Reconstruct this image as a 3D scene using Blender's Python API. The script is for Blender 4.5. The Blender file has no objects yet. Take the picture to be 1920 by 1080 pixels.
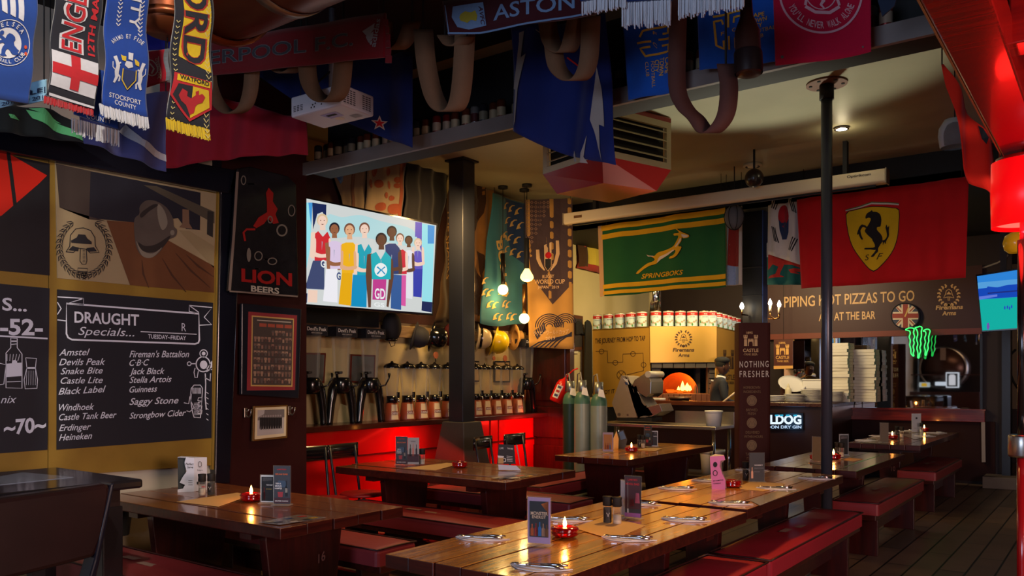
import bpy, bmesh, math, random
from mathutils import Vector, Matrix
random.seed(7)
SC = bpy.context.scene
COL = SC.collection
# ------------------------------------------------------------------ camera
F = 1540.0; HY = 708.0; YAW = math.radians(36.5); EYE = 1.5
SN, CS = math.sin(YAW), math.cos(YAW)
cd = bpy.data.cameras.new('camera'); cam = bpy.data.objects.new('camera', cd); COL.objects.link(cam)
cam.location = (0, 0, EYE); cam.rotation_euler = (math.pi/2, 0, YAW)
cd.sensor_width = 36; cd.lens = 36*F/1920; cd.shift_y = (HY-540)/1920; cd.clip_start = .05; cd.clip_end = 100
SC.camera = cam
# ------------------------------------------------------------------ world, exposure, large lights
w = bpy.data.worlds.new('world'); SC.world = w; w.use_nodes = True
w.node_tree.nodes['Background'].inputs[0].default_value = (.012, .014, .022, 1)
w.node_tree.nodes['Background'].inputs[1].default_value = 1.0
SC.view_settings.view_transform = 'Standard'; SC.view_settings.look = 'None'
SC.view_settings.exposure = 0.0; SC.view_settings.gamma = 1.0
SC.view_settings.use_curve_mapping = False
try:
    SC.cycles.max_bounces = 7; SC.cycles.transparent_max_bounces = 12; SC.cycles.caustics_reflective = False
    SC.cycles.caustics_refractive = False; SC.cycles.sample_clamp_indirect = 3.0; SC.cycles.use_denoising = True
except Exception: pass

def lin(c):
    r = []
    for v in c[:3]:
        v = v/255.0
        r.append(v/12.92 if v <= .04045 else ((v+.055)/1.055)**2.4)
    return (r[0], r[1], r[2], 1.0)

def light(name, kind, loc, power, col, size=.1, aim=None, sy=None, spot=None, blend=.3, spread=None):
    d = bpy.data.lights.new(name, kind); d.energy = power; d.color = lin(col)[:3]
    if kind == 'AREA':
        d.size = size
        if sy: d.shape = 'RECTANGLE'; d.size_y = sy
        if spread: d.spread = math.radians(spread)
    else: d.shadow_soft_size = size
    if kind == 'SPOT': d.spot_size = math.radians(spot); d.spot_blend = blend
    o = bpy.data.objects.new(name, d); COL.objects.link(o); o.location = loc
    if aim is not None: o.rotation_euler = (Vector(aim)-Vector(loc)).to_track_quat('-Z', 'Y').to_euler()
    return o

# daylight from the street windows behind the viewer, and what it throws up to the ceiling
light('window_daylight', 'AREA', (-1.2, -3.6, 1.9), 150, (205, 222, 255), 3.0, (-3.0, 6, .9), 1.5)
light('side_window_daylight', 'AREA', (3.6, 1.5, 2.0), 260, (255, 214, 200), 2.2, (-3.0, 5, .6), 1.4)
light('ceiling_bounce', 'SPOT', (-3.0, 8.3, .85), 330, (238, 240, 216), .10, (-2.25, 6.1, 3.83), spot=50, blend=.5)
light('kitchen_light', 'AREA', (-3.7, 11.5, 3.3), 34, (255, 232, 196), .7, (-4.2, 12.4, 1.4), .3)  # added to brighten the castle panel, plates and pizza boxes
light('kitchen_light', 'AREA', (-4.6, 9.9, 3.3), 75, (255, 220, 150), .9, (-5.2, 11.4, 1.6), .3)
light('shelf_wash', 'AREA', (-5.3, 6.3, 3.2), 56, (255, 205, 130), .5, (-6.3, 7.2, 1.2), .3)
light('table_fill_spot', 'SPOT', (-2.1, 5.0, 3.1), 190, (255, 190, 100), .12, (-2.1, 4.2, .7), spot=92, blend=.9)  # added spot to brighten the aisle tables and benches, no lamp hangs here
light('table_fill_spot', 'SPOT', (-4.2, 4.0, 2.6), 50, (255, 190, 120), .12, (-4.2, 4.0, .7), spot=100, blend=.9)  # added fill for the tables on the chalkboard side, without a lamp body
light('wall_spot', 'SPOT', (-1.5, .6, 3.4), 290, (255, 244, 228), .05, (-5.4, 2.9, 1.4), spot=46, blend=.6)

# ------------------------------------------------------------------ materials
MATS = {}
def _mk(name):
    m = bpy.data.materials.new(name); m.use_nodes = True
    nt = m.node_tree; b = nt.nodes['Principled BSDF']
    return m, nt, b
def M(name, col, rough=.5, metal=0., spec=.5, emit=0., ecol=None, alpha=1., trans=0., coat=0., var=0., scale=12., bump=0., bscale=60., sheen=0., ior=1.45):
    if name in MATS: return MATS[name]
    m, nt, b = _mk(name); c = lin(col)
    b.inputs['Base Color'].default_value = c; b.inputs['Roughness'].default_value = rough
    b.inputs['Metallic'].default_value = metal; b.inputs['Specular IOR Level'].default_value = spec
    b.inputs['IOR'].default_value = ior
    b.inputs['Coat Weight'].default_value = coat; b.inputs['Coat Roughness'].default_value = .12
    b.inputs['Transmission Weight'].default_value = trans; b.inputs['Alpha'].default_value = alpha
    b.inputs['Sheen Weight'].default_value = sheen
    if emit: b.inputs['Emission Color'].default_value = lin(ecol or col); b.inputs['Emission Strength'].default_value = emit
    tc = None
    if var or bump:
        tc = nt.nodes.new('ShaderNodeTexCoord')
    if var:
        n = nt.nodes.new('ShaderNodeTexNoise'); n.inputs['Scale'].default_value = scale; n.inputs['Detail'].default_value = 5
        nt.links.new(tc.outputs['Object'], n.inputs['Vector'])
        r = nt.nodes.new('ShaderNodeMixRGB'); r.inputs[1].default_value = tuple(max(0, k*(1-var)) for k in c[:3])+(1,)
        r.inputs[2].default_value = tuple(min(1, k*(1+var)) for k in c[:3])+(1,)
        nt.links.new(n.outputs['Fac'], r.inputs[0]); nt.links.new(r.outputs[0], b.inputs['Base Color'])
    if bump:
        n = nt.nodes.new('ShaderNodeTexNoise'); n.inputs['Scale'].default_value = bscale; n.inputs['Detail'].default_value = 3
        nt.links.new(tc.outputs['Object'], n.inputs['Vector'])
        bp = nt.nodes.new('ShaderNodeBump'); bp.inputs['Strength'].default_value = bump; bp.inputs['Distance'].default_value = .01
        nt.links.new(n.outputs['Fac'], bp.inputs['Height']); nt.links.new(bp.outputs[0], b.inputs['Normal'])
    MATS[name] = m; return m
def MWOOD(name, c1, c2, rough=.25, coat=.3, axis=1, scale=7., stretch=.07, bump=.1):
    if name in MATS: return MATS[name]
    m, nt, b = _mk(name)
    tc = nt.nodes.new('ShaderNodeTexCoord'); mp = nt.nodes.new('ShaderNodeMapping')
    s = [1, 1, 1]; s[axis] = stretch; mp.inputs['Scale'].default_value = s
    nt.links.new(tc.outputs['Object'], mp.inputs['Vector'])
    n = nt.nodes.new('ShaderNodeTexNoise'); n.inputs['Scale'].default_value = scale*4; n.inputs['Detail'].default_value = 8
    n.inputs['Roughness'].default_value = .65; n.inputs['Distortion'].default_value = .6
    nt.links.new(mp.outputs[0], n.inputs['Vector'])
    r = nt.nodes.new('ShaderNodeValToRGB'); r.color_ramp.elements[0].position = .35; r.color_ramp.elements[1].position = .68
    r.color_ramp.elements[0].color = lin(c1); r.color_ramp.elements[1].color = lin(c2)
    nt.links.new(n.outputs['Fac'], r.inputs[0]); nt.links.new(r.outputs[0], b.inputs['Base Color'])
    b.inputs['Roughness'].default_value = rough; b.inputs['Coat Weight'].default_value = coat; b.inputs['Coat Roughness'].default_value = .08
    bp = nt.nodes.new('ShaderNodeBump'); bp.inputs['Strength'].default_value = bump; bp.inputs['Distance'].default_value = .004
    nt.links.new(n.outputs['Fac'], bp.inputs['Height']); nt.links.new(bp.outputs[0], b.inputs['Normal'])
    MATS[name] = m; return m
def MBRICK(name, c1, c2, mortar, bw, bh, ms, rough=.7, rot=None, offset=.5):
    if name in MATS: return MATS[name]
    m, nt, b = _mk(name)
    tc = nt.nodes.new('ShaderNodeTexCoord'); mp = nt.nodes.new('ShaderNodeMapping')
    if rot: mp.inputs['Rotation'].default_value = rot
    nt.links.new(tc.outputs['Object'], mp.inputs['Vector'])
    t = nt.nodes.new('ShaderNodeTexBrick'); t.inputs['Color1'].default_value = lin(c1); t.inputs['Color2'].default_value = lin(c2)
    t.inputs['Mortar'].default_value = lin(mortar); t.inputs['Scale'].default_value = 1; t.inputs['Mortar Size'].default_value = ms
    t.inputs['Brick Width'].default_value = bw; t.inputs['Row Height'].default_value = bh; t.offset = offset
    nt.links.new(mp.outputs[0], t.inputs['Vector'])
    n = nt.nodes.new('ShaderNodeTexNoise'); n.inputs['Scale'].default_value = 3; n.inputs['Detail'].default_value = 6
    nt.links.new(tc.outputs['Object'], n.inputs['Vector'])
    mx = nt.nodes.new('ShaderNodeMixRGB'); mx.blend_type = 'MULTIPLY'; mx.inputs[0].default_value = .6
    nt.links.new(t.outputs['Color'], mx.inputs[1]); nt.links.new(n.outputs['Fac'], mx.inputs[2])
    nt.links.new(mx.outputs[0], b.inputs['Base Color']); b.inputs['Roughness'].default_value = rough
    MATS[name] = m; return m
def MGLASS(name, col=(255, 255, 255), alpha=.16, rough=.04):
    """clear thin glass: part see-through, part glossy sheet"""
    if name in MATS: return MATS[name]
    m, nt, b = _mk(name)
    out = nt.nodes['Material Output']
    tr = nt.nodes.new('ShaderNodeBsdfTransparent'); tr.inputs[0].default_value = lin(col)
    fr = nt.nodes.new('ShaderNodeFresnel'); fr.inputs[0].default_value = 1.45
    add = nt.nodes.new('ShaderNodeMath'); add.operation = 'MULTIPLY_ADD'; add.inputs[1].default_value = .28; add.inputs[2].default_value = alpha*.4; add.use_clamp = True
    nt.links.new(fr.outputs[0], add.inputs[0])
    mx = nt.nodes.new('ShaderNodeMixShader'); nt.links.new(add.outputs[0], mx.inputs[0])
    nt.links.new(tr.outputs[0], mx.inputs[1]); nt.links.new(b.outputs[0], mx.inputs[2])
    nt.links.new(mx.outputs[0], out.inputs['Surface'])
    MATS[name] = m; return m
def ME(name, col, s=1.0): return M(name, (0, 0, 0), rough=.6, spec=.1, emit=s, ecol=col)

BLACK = M('black_paint', (20, 20, 24), .35, var=.2)
BLACKM = M('matte_black', (18, 18, 20), .7)
BLACKG = M('gloss_black_plastic', (14, 14, 17), .2, coat=.3)
WHITE = M('white_paint', (214, 214, 210), .6)
PAPER = M('white_paper', (226, 224, 220), .7)
CHALK = M('chalk_white_paint', (226, 232, 244), .8)
STEEL = M('brushed_steel', (176, 172, 165), .3, 1., var=.08, scale=30)
CHROME = M('chrome', (210, 210, 215), .12, 1.)
DARKSTEEL = M('dark_steel', (60, 62, 68), .38, .7, var=.15)
GOLDP = M('gold_frame_paint', (168, 134, 48), .45, .35, var=.2, scale=9)
DKWOOD = MWOOD('dark_red_wood', (40, 10, 10), (66, 18, 14), .3, .3, axis=2)
DKWOODH = MWOOD('dark_red_wood_flat', (42, 12, 10), (74, 24, 16), .28, .3, axis=1)
TABLEY = MWOOD('table_planks_lengthwise', (112, 58, 22), (186, 112, 44), .24, .55, axis=1)
TABLEX = MWOOD('table_planks_crosswise', (96, 50, 26), (146, 84, 40), .26, .45, axis=0)
TABLESIDE = MWOOD('table_edge_stain', (58, 14, 12), (92, 26, 18), .35, .3, axis=1)
MAROON = M('maroon_vinyl', (134, 46, 50), .42, spec=.45, var=.12, scale=5, bump=.12, bscale=24)
MAROOND = M('maroon_piping', (46, 12, 14), .5)

# ------------------------------------------------------------------ pixel planes: a point of the photograph laid on a real plane
def ray(px, py):
    u = (px-960.0)/F; v = (HY-py)/F
    return Vector((-SN+u*CS, CS+u*SN, v))
class PL:
    """a plane n.x = d ; pt(px,py) is where the sight line of a picture point meets it (lifted by off towards the viewer)"""
    def __init__(s, n, p, wave=None):
        s.n = Vector(n).normalized(); s.p = Vector(p); s.wave = wave; s.up = (0., -1.)
        if (Vector((0, 0, EYE))-s.p).dot(s.n) < 0: s.n = -s.n
    def pt(s, a, b, off=0.):
        d = ray(a, b); e = Vector((0, 0, EYE)); t = (s.p-e).dot(s.n)/d.dot(s.n)
        q = e+d*t
        if s.wave: off += s.wave(a, b)
        return q+s.n*off
def PX(x, wave=None): return PL((1, 0, 0), (x, 0, 0), wave)
def PY(y, wave=None): return PL((0, -1, 0), (0, y, 0), wave)
def PZ(z): return PL((0, 0, 1), (0, 0, z))
def PD(t, wave=None): return PL((SN, -CS, 0), (-SN*t, CS*t, 0), wave)
class LP:
    """a local plane in metres: o + a*u + b*v, front towards n"""
    def __init__(s, o, u, v, wave=None):
        s.o = Vector(o); s.u = Vector(u); s.v = Vector(v); s.n = s.u.cross(s.v).normalized(); s.up = (0., 1.); s.wave = wave
    def pt(s, a, b, off=0.):
        if s.wave: off += s.wave(a, b)
        return s.o+s.u*a+s.v*b+s.n*off
def pz(px, py, z): return PZ(z).pt(px, py)

# ------------------------------------------------------------------ mesh builder
FONT = {}; FONTW = {}
def text2d(s, bold=0., shear=0., spacing=1.):
    k = (s, bold, shear, spacing)
    if k in FONT: return FONT[k]
    cu = bpy.data.curves.new('t', 'FONT'); cu.body = s; cu.resolution_u = 3; cu.offset = bold; cu.shear = shear
    cu.space_character = spacing; cu.fill_mode = 'FRONT'
    o = bpy.data.objects.new('t', cu); COL.objects.link(o)
    dg = bpy.context.evaluated_depsgraph_get(); me = bpy.data.meshes.new_from_object(o.evaluated_get(dg))
    vs = [(v.co.x, v.co.y) for v in me.vertices]; fs = [tuple(p.vertices) for p in me.polygons]
    bpy.data.objects.remove(o); bpy.data.curves.remove(cu); bpy.data.meshes.remove(me)
    x0 = min(v[0] for v in vs); x1 = max(v[0] for v in vs)
    r = ([((x-x0)/(x1-x0), y/.73) for x, y in vs], fs)
    FONT[k] = r; FONTW[k] = (x1-x0)/.73; return r
def refine(pts, faces, L):
    bm = bmesh.new(); vs = [bm.verts.new((p[0], p[1], 0)) for p in pts]
    for f in faces:
        try: bm.faces.new([vs[i] for i in f]).normal_update()
        except ValueError: pass
    bmesh.ops.triangulate(bm, faces=bm.faces[:])
    for _ in range(5):
        es = [e for e in bm.edges if e.calc_length() > L]
        if not es: break
        bmesh.ops.subdivide_edges(bm, edges=es, cuts=1)
        bmesh.ops.triangulate(bm, faces=[f for f in bm.faces if len(f.verts) > 3])
    bm.verts.index_update()
    r = ([(v.co.x, v.co.y) for v in bm.verts], [tuple(v.index for v in f.verts) for f in bm.faces]); bm.free(); return r

def sm(p, k=4):
    """rounds a closed outline"""
    n = len(p); r = []
    for i in range(n):
        a, b, c, d = p[i-1], p[i], p[(i+1) % n], p[(i+2) % n]
        for j in range(k):
            t = j/k; r.append(tuple(.5*(2*b[q]+(c[q]-a[q])*t+(2*a[q]-5*b[q]+4*c[q]-d[q])*t*t+(3*b[q]-a[q]-3*c[q]+d[q])*t**3) for q in (0, 1)))
    return r

class MB:
    def __init__(s): s.v = []; s.f = []; s.m = []; s.sm = []; s.mats = []; s.cur = 0
    def mat(s, m):
        if m not in s.mats: s.mats.append(m)
        s.cur = s.mats.index(m); return s
    def add(s, vs, fs, smooth=False):
        n = len(s.v); s.v += [Vector(v) for v in vs]
        for f in fs: s.f.append(tuple(n+i for i in f)); s.m.append(s.cur); s.sm.append(smooth)
        return s
    def box(s, c, d, rz=0., rx=0., ry=0.):
        c = Vector(c); h = Vector(d)/2; R = Matrix.Rotation(rz, 3, 'Z') @ Matrix.Rotation(ry, 3, 'Y') @ Matrix.Rotation(rx, 3, 'X')
        vs = [c+R @ Vector((h.x*i, h.y*j, h.z*k)) for i in (-1, 1) for j in (-1, 1) for k in (-1, 1)]
        return s.add(vs, [(0, 1, 3, 2), (4, 6, 7, 5), (0, 4, 5, 1), (2, 3, 7, 6), (0, 2, 6, 4), (1, 5, 7, 3)])
    def bb(s, a, b):
        return s.box([(p+q)/2 for p, q in zip(a, b)], [abs(q-p) for p, q in zip(a, b)])
    def prism(s, pts, vec):
        """polygon of 3-D points pushed along vec"""
        n = len(pts); vec = Vector(vec); a = [Vector(p) for p in pts]; b = [p+vec for p in a]
        fs = [tuple(range(n-1, -1, -1)), tuple(range(n, 2*n))]+[(i, (i+1) % n, n+(i+1) % n, n+i) for i in range(n)]
        nn = sum(((a[i]-a[0]).cross(a[(i+1) % n]-a[0]) for i in range(1, n-1)), Vector())
        if nn.dot(vec) < 0: fs = [tuple(reversed(f)) for f in fs]
        return s.add(a+b, fs)
    def cyl(s, p0, p1, r0, r1=None, n=16, cap=True, smooth=True):
        p0 = Vector(p0); p1 = Vector(p1); r1 = r0 if r1 is None else r1
        z = (p1-p0).normalized(); x = z.orthogonal().normalized(); y = z.cross(x)
        vs = []
        for p, r in ((p0, r0), (p1, r1)):
            vs += [p+(x*math.cos(2*math.pi*i/n)+y*math.sin(2*math.pi*i/n))*r for i in range(n)]
        s.add(vs, [(i, (i+1) % n, n+(i+1) % n, n+i) for i in range(n)], smooth)
        if cap:
            k = len(s.v)-2*n
            s.f.append(tuple(k+i for i in range(n-1, -1, -1))); s.m.append(s.cur); s.sm.append(False)
            s.f.append(tuple(k+n+i for i in range(n))); s.m.append(s.cur); s.sm.append(False)
        return s
    def lathe(s, prof, c=(0, 0, 0), n=20, axis=(0, 0, 1), smooth=True, a0=0., a1=2*math.pi, sx=1., sy=1.):
        c = Vector(c); z = Vector(axis).normalized()
        if abs(z.z) > .99: x = Vector((1, 0, 0)); y = Vector((0, 1, 0))*(1 if z.z > 0 else -1)
        else: x = z.orthogonal().normalized(); y = z.cross(x)
        full = abs(a1-a0-2*math.pi) < 1e-6; cols = n if full else n+1
        vs = []
        for r, h in prof:
            for i in range(cols):
                a = a0+(a1-a0)*i/n; vs.append(c+z*h+(x*math.cos(a)*sx+y*math.sin(a)*sy)*r)
        fs = []
        for j in range(len(prof)-1):
            for i in range(n):
                i2 = (i+1) % cols
                fs.append((j*cols+i, j*cols+i2, (j+1)*cols+i2, (j+1)*cols+i))
        return s.add(vs, fs, smooth)
    def tube(s, pts, r, n=8, cap=True):
        pts = [Vector(p) for p in pts]; rs = r if isinstance(r, (list, tuple)) else [r]*len(pts); vs = []; prev = None
        for i, p in enumerate(pts):
            t = (pts[min(i+1, len(pts)-1)]-pts[max(i-1, 0)]).normalized()
            x = t.orthogonal().normalized() if prev is None else (prev-t*prev.dot(t)).normalized()
            prev = x; y = t.cross(x)
            vs += [p+(x*math.cos(2*math.pi*k/n)+y*math.sin(2*math.pi*k/n))*rs[i] for k in range(n)]
        fs = [(i*n+k, i*n+(k+1) % n, (i+1)*n+(k+1) % n, (i+1)*n+k) for i in range(len(pts)-1) for k in range(n)]
        if cap: fs += [tuple(range(n-1, -1, -1)), tuple((len(pts)-1)*n+k for k in range(n))]
        return s.add(vs, fs, True)
    def grid(s, fn, nu, nv, thick=None, smooth=True):
        vs = [Vector(fn(i/nu, j/nv)) for j in range(nv+1) for i in range(nu+1)]
        fs = [(j*(nu+1)+i, j*(nu+1)+i+1, (j+1)*(nu+1)+i+1, (j+1)*(nu+1)+i) for j in range(nv) for i in range(nu)]
        return s.add(vs, fs, smooth)
    def sphere(s, c, r, n=16, m=10, sc=(1, 1, 1)):
        c = Vector(c); vs = []; 
        for j in range(m+1):
            p = math.pi*j/m
            for i in range(n):
                a = 2*math.pi*i/n
                vs.append(c+Vector((math.sin(p)*math.cos(a)*r*sc[0], math.sin(p)*math.sin(a)*r*sc[1], math.cos(p)*r*sc[2])))
        fs = [(j*n+i, (j+1)*n+i, (j+1)*n+(i+1) % n, j*n+(i+1) % n) for j in range(m) for i in range(n)]
        return s.add(vs, fs, True)
    # flat work on a plane
    def slab(s, pl, px, t=.01, off=0.):
        """picture polygon on a plane as a real slab: back face at off, front face at off+t"""
        a = [pl.pt(x, y, off) for x, y in px]; return s.prism(a, pl.n*t)
    def poly(s, pl, px, off=.003, L=None):
        p, f = refine(px, [tuple(range(len(px)))], L or 1e9)
        vs = [pl.pt(x, y, off) for x, y in p]; return s._front(pl, vs, f)
    def _front(s, pl, vs, fs):
        out = []
        for f in fs:
            nn = (vs[f[1]]-vs[f[0]]).cross(vs[f[2]]-vs[f[0]])
            out.append(f if nn.dot(pl.n) >= 0 else tuple(reversed(f)))
        return s.add(vs, out)
    def circ(s, pl, c, r, ry=None, off=.003, n=24, L=None, rot=0.):
        ry = r if ry is None else ry
        return s.poly(pl, [(c[0]+r*math.cos(2*math.pi*i/n)*math.cos(rot)-ry*math.sin(2*math.pi*i/n)*math.sin(rot), c[1]+r*math.cos(2*math.pi*i/n)*math.sin(rot)+ry*math.sin(2*math.pi*i/n)*math.cos(rot)) for i in range(n)], off, L)
    def stroke(s, pl, pts, wd, off=.003, closed=False):
        if pl.wave:
            q = []; m_ = len(pts); ws = wd if isinstance(wd, (list, tuple)) else [wd]*m_; w2_ = []
            for i in range(m_ if closed else m_-1):
                a, b = pts[i], pts[(i+1) % m_]; k = max(1, int(math.hypot(b[0]-a[0], b[1]-a[1])/5))
                for j in range(k): q.append((a[0]+(b[0]-a[0])*j/k, a[1]+(b[1]-a[1])*j/k)); w2_.append(ws[i]+(ws[(i+1) % m_]-ws[i])*j/k)
            if not closed: q.append(pts[-1]); w2_.append(ws[-1])
            pts, wd = q, w2_
        n = len(pts); L = []; R = []
        for i in range(n):
            a = pts[(i-1) % n] if (closed or i > 0) else pts[i]; b = pts[(i+1) % n] if (closed or i < n-1) else pts[i]
            dx, dy = b[0]-a[0], b[1]-a[1]; l = math.hypot(dx, dy) or 1; w2 = (wd[i] if isinstance(wd, (list, tuple)) else wd)/2
            L.append((pts[i][0]-dy/l*w2, pts[i][1]+dx/l*w2)); R.append((pts[i][0]+dy/l*w2, pts[i][1]-dx/l*w2))
        vs = [pl.pt(x, y, off) for x, y in L+R]; k = n if closed else n-1
        return s._front(pl, vs, [(i, (i+1) % n, n+(i+1) % n, n+i) for i in range(k)])
    def ring(s, pl, c, r, wd, ry=None, off=.003, n=28, a0=0, a1=360):
        ry = r if ry is None else ry; cl = (a1-a0) >= 360
        m = n if cl else n+1
        return s.stroke(pl, [(c[0]+r*math.cos(math.radians(a0+(a1-a0)*i/n)), c[1]+ry*math.sin(math.radians(a0+(a1-a0)*i/n))) for i in range(m)], wd, off, cl)
    def text(s, pl, t, p0, p1, h, bold=0., shear=0., off=.004, up=None, spacing=1., L=None):
        """t written from p0 to p1 along its baseline, capitals h high (units of the plane)"""
        vs, fs = text2d(t, bold, shear, spacing); ux, uy = up or pl.up
        pts = [(p0[0]+(p1[0]-p0[0])*x+ux*h*y, p0[1]+(p1[1]-p0[1])*x+uy*h*y) for x, y in vs]
        if L: pts, fs = refine(pts, fs, L)
        return s._front(pl, [pl.pt(x, y, off) for x, y in pts], fs)
    def arctext(s, pl, t, c, r, ry, a0, a1, h, bold=0., off=.004, inward=False, L=None):
        """letters along an arc from angle a0 to a1 (degrees, 0 = +x, screen down positive)"""
        n = len(t)
        for i, ch in enumerate(t):
            if ch == ' ': continue
            a = math.radians(a0+(a1-a0)*(i+.5)/n); slot = abs(math.radians((a1-a0)/n))*r*.42; text2d(ch, bold)
            hw = min(slot, FONTW[(ch, bold, 0., 1.)]*h*.5); sg = 1 if a1 > a0 else -1
            ux, uy = math.cos(a), math.sin(a); m = (c[0]+r*ux, c[1]+ry*uy); tx, ty = -uy*sg*hw, ux*sg*hw
            p0 = (m[0]-tx, m[1]-ty); p1 = (m[0]+tx, m[1]+ty)
            if inward: ux, uy = -ux, -uy
            s.text(pl, ch, p0, p1, h, bold, 0, off, (ux, uy), L=L)
        return s
    def mesh(s, name, base):
        me = bpy.data.meshes.new(name); b = Vector(base)
        me.from_pydata([v-b for v in s.v], [], s.f)
        for m in s.mats: me.materials.append(m)
        if len(s.m): me.polygons.foreach_set('material_index', s.m); me.polygons.foreach_set('use_smooth', s.sm)
        me.update(); return me

def tag(o, label=None, cat=None, group=None, kind=None):
    if label: o['label'] = label
    if cat: o['category'] = cat
    if group: o['group'] = group
    if kind: o['kind'] = kind
    return o
def mods(o, bev=0., sol=0., sub=0):
    if sol:
        m = o.modifiers.new('thickness', 'SOLIDIFY'); m.thickness = sol; m.offset = 0
    if bev:
        m = o.modifiers.new('edges', 'BEVEL'); m.width = bev; m.segments = 2; m.limit_method = 'ANGLE'; m.angle_limit = math.radians(40)
    if sub:
        m = o.modifiers.new('smooth', 'SUBSURF'); m.levels = sub; m.render_levels = sub
    return o
def thing(name, label, cat, loc=(0, 0, 0), group=None):
    o = bpy.data.objects.new(name, None); COL.objects.link(o); o.location = loc; o.empty_display_size = .1
    return tag(o, label, cat, group)
def root(o):
    while o.parent: o = o.parent
    return o
def part(name, mb, parent, m=None, bev=0., sol=0., sub=0, label=None):
    """a mesh under its thing; mb is in world coordinates while the thing stands unrotated where it was made"""
    if m is not None: mb.mats = [m]; mb.m = [0]*len(mb.f)
    me = mb.mesh(name, root(parent).location); o = bpy.data.objects.new(name, me); COL.objects.link(o); o.parent = parent
    if label: o['label'] = label
    return mods(o, bev, sol, sub)
def solo(name, mb, label, cat, m=None, base=None, group=None, bev=0., sol=0., sub=0):
    if m is not None: mb.mats = [m]; mb.m = [0]*len(mb.f)
    if base is None:
        n = len(mb.v); base = Vector((sum(v.x for v in mb.v)/n, sum(v.y for v in mb.v)/n, min(v.z for v in mb.v)))
    o = bpy.data.objects.new(name, mb.mesh(name, base)); COL.objects.link(o); o.location = base
    tag(o, label, cat, group); return mods(o, bev, sol, sub)
def struct(name, mb, m=None, bev=0.):
    o = solo(name, mb, None, None, m, (0, 0, 0), bev=bev); o['kind'] = 'structure'; return o
def dup(r, loc, rz=0., label=None, group=None):
    def cp(o, par):
        c = o.copy(); COL.objects.link(c); c.parent = par
        for ch in [x for x in KIDS.get(o.name, [])]: cp(ch, c)
        return c
    KIDS = {}
    def walk(o):
        KIDS[o.name] = list(o.children)
        for ch in o.children: walk(ch)
    walk(r)
    c = cp(r, None); c.location = loc; c.rotation_euler = (0, 0, rz)
    if label: c['label'] = label
    if group: c['group'] = group
    elif 'group' in c and group == '': del c['group']
    return c
class Proto:
    """build once, then copies; the first placement moves the original"""
    def __init__(s, fn): s.fn = fn; s.o = None
    def __call__(s, loc, rz=0., label=None, group=None):
        if s.o is None:
            s.o = s.fn(); o = s.o; o.location = loc; o.rotation_euler = (0, 0, rz)
            if label: o['label'] = label
            if group: o['group'] = group
            return o
        return dup(s.o, loc, rz, label, group)
def cent(p): n = len(p); return (sum(x for x, y in p)/n, sum(y for x, y in p)/n)
# ================================================================== the room
WALLDK = M('dark_wall_paint', (30, 14, 15), .6, var=.15)
BEIGE = M('aged_cream_plaster', (186, 172, 130), .75, var=.1, scale=3, bump=.05)
CREAM = M('cream_plaster', (196, 178, 128), .7, var=.08, scale=4)
CEILM = M('ceiling_board_paint', (158, 152, 126), .48, spec=.5, var=.14, scale=2.4, bump=.05, bscale=14)
FLOORM = MBRICK('floor_planks', (128, 102, 84), (96, 80, 68), (16, 12, 10), 1.3, .19, .008, .45, rot=(0, 0, math.pi/2))
REDPANEL = M('red_gloss_panel', (214, 8, 8), .38, coat=.2, var=.06, scale=2)
BLK = M('ceiling_black', (12, 12, 14), .7)
FASCIA = M('grey_fascia_board', (120, 112, 108), .5, var=.12, scale=8)
CEIL = 3.83
b = MB().bb((-6.7, -4, -.1), (4.1, 17, 0)); struct('floor', b, FLOORM)
b = MB().bb((-6.7, 4.55, CEIL), (4.1, 9.4, CEIL+.1)); struct('ceiling', b, CEILM)
b = MB().bb((-6.7, -4, CEIL), (4.1, 4.55, CEIL+.1)); struct('ceiling_2', b, BLK)
b = MB().bb((-6.7, 9.4, 3.5), (4.1, 17, 3.6)).bb((-6.7, 9.4, 3.5), (4.1, 9.5, CEIL)); struct('ceiling_3', b, BLK)
b = MB().bb((-5.5, -4, 0), (-5.42, 3.58, CEIL)); struct('wall_left', b, M('old_white_plaster', (196, 188, 168), .7, var=.14, scale=3))
b = MB().bb((-6.7, 3.66, 0), (-5.42, 4.46, CEIL)); struct('wall_pillar', b, M('dark_red_panelling', (46, 13, 13), .4, var=.12))
b = MB().bb((-6.5, 4.46, 0), (-6.36, 8.96, CEIL)); struct('wall_recess', b, CREAM)
b = MB().bb((-6.5, 8.9, 0), (-5.66, 9.0, 2.25)); struct('wall_stub', b, DKWOOD)
for i, y in enumerate((0, 1)):
    pass
b = MB()
for z0, z1 in ((.15, .62), (.72, 1.12), (1.2, 2.15)):
    b.bb((-6.22, 8.875, z0), (-5.72, 8.9, z1))
struct('trim_1', b, DKWOOD, .008)
b = MB().bb((-6.8, 9.0, 0), (-6.6, 13.3, 3.5)); struct('wall_kitchen', b, BEIGE)
b = MB().bb((-6.8, 13.2, 0), (-1.2, 13.3, 3.5)); struct('wall_back', b, WALLDK)
b = MB().bb((-2.6, 16.9, 0), (4.1, 17, 3.5)); struct('wall_passage', b, M('passage_plaster', (120, 104, 86), .7))
b = MB().bb((4, -4, 0), (4.1, 17, CEIL)); struct('wall_right', b, WALLDK)
b = MB().bb((-6.7, -4.1, 0), (4.1, -4, CEIL)); struct('wall_front', b, WALLDK)
b = MB().bb((-5.5, -4, 0), (-5.46, -3.9, 1)); 
# dado of the passage wall, door frame beside the mirror
b = MB().bb((-2.6, 16.84, 0), (4, 16.9, .95)); struct('trim_2', b, WALLDK)
b = MB().bb((-1.3, 13.05, 0), (-1.2, 13.3, 2.3)).bb((-1.0, 13.35, 0), (-.9, 13.5, 2.3)); struct('trim_3', b, BLACK)

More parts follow.
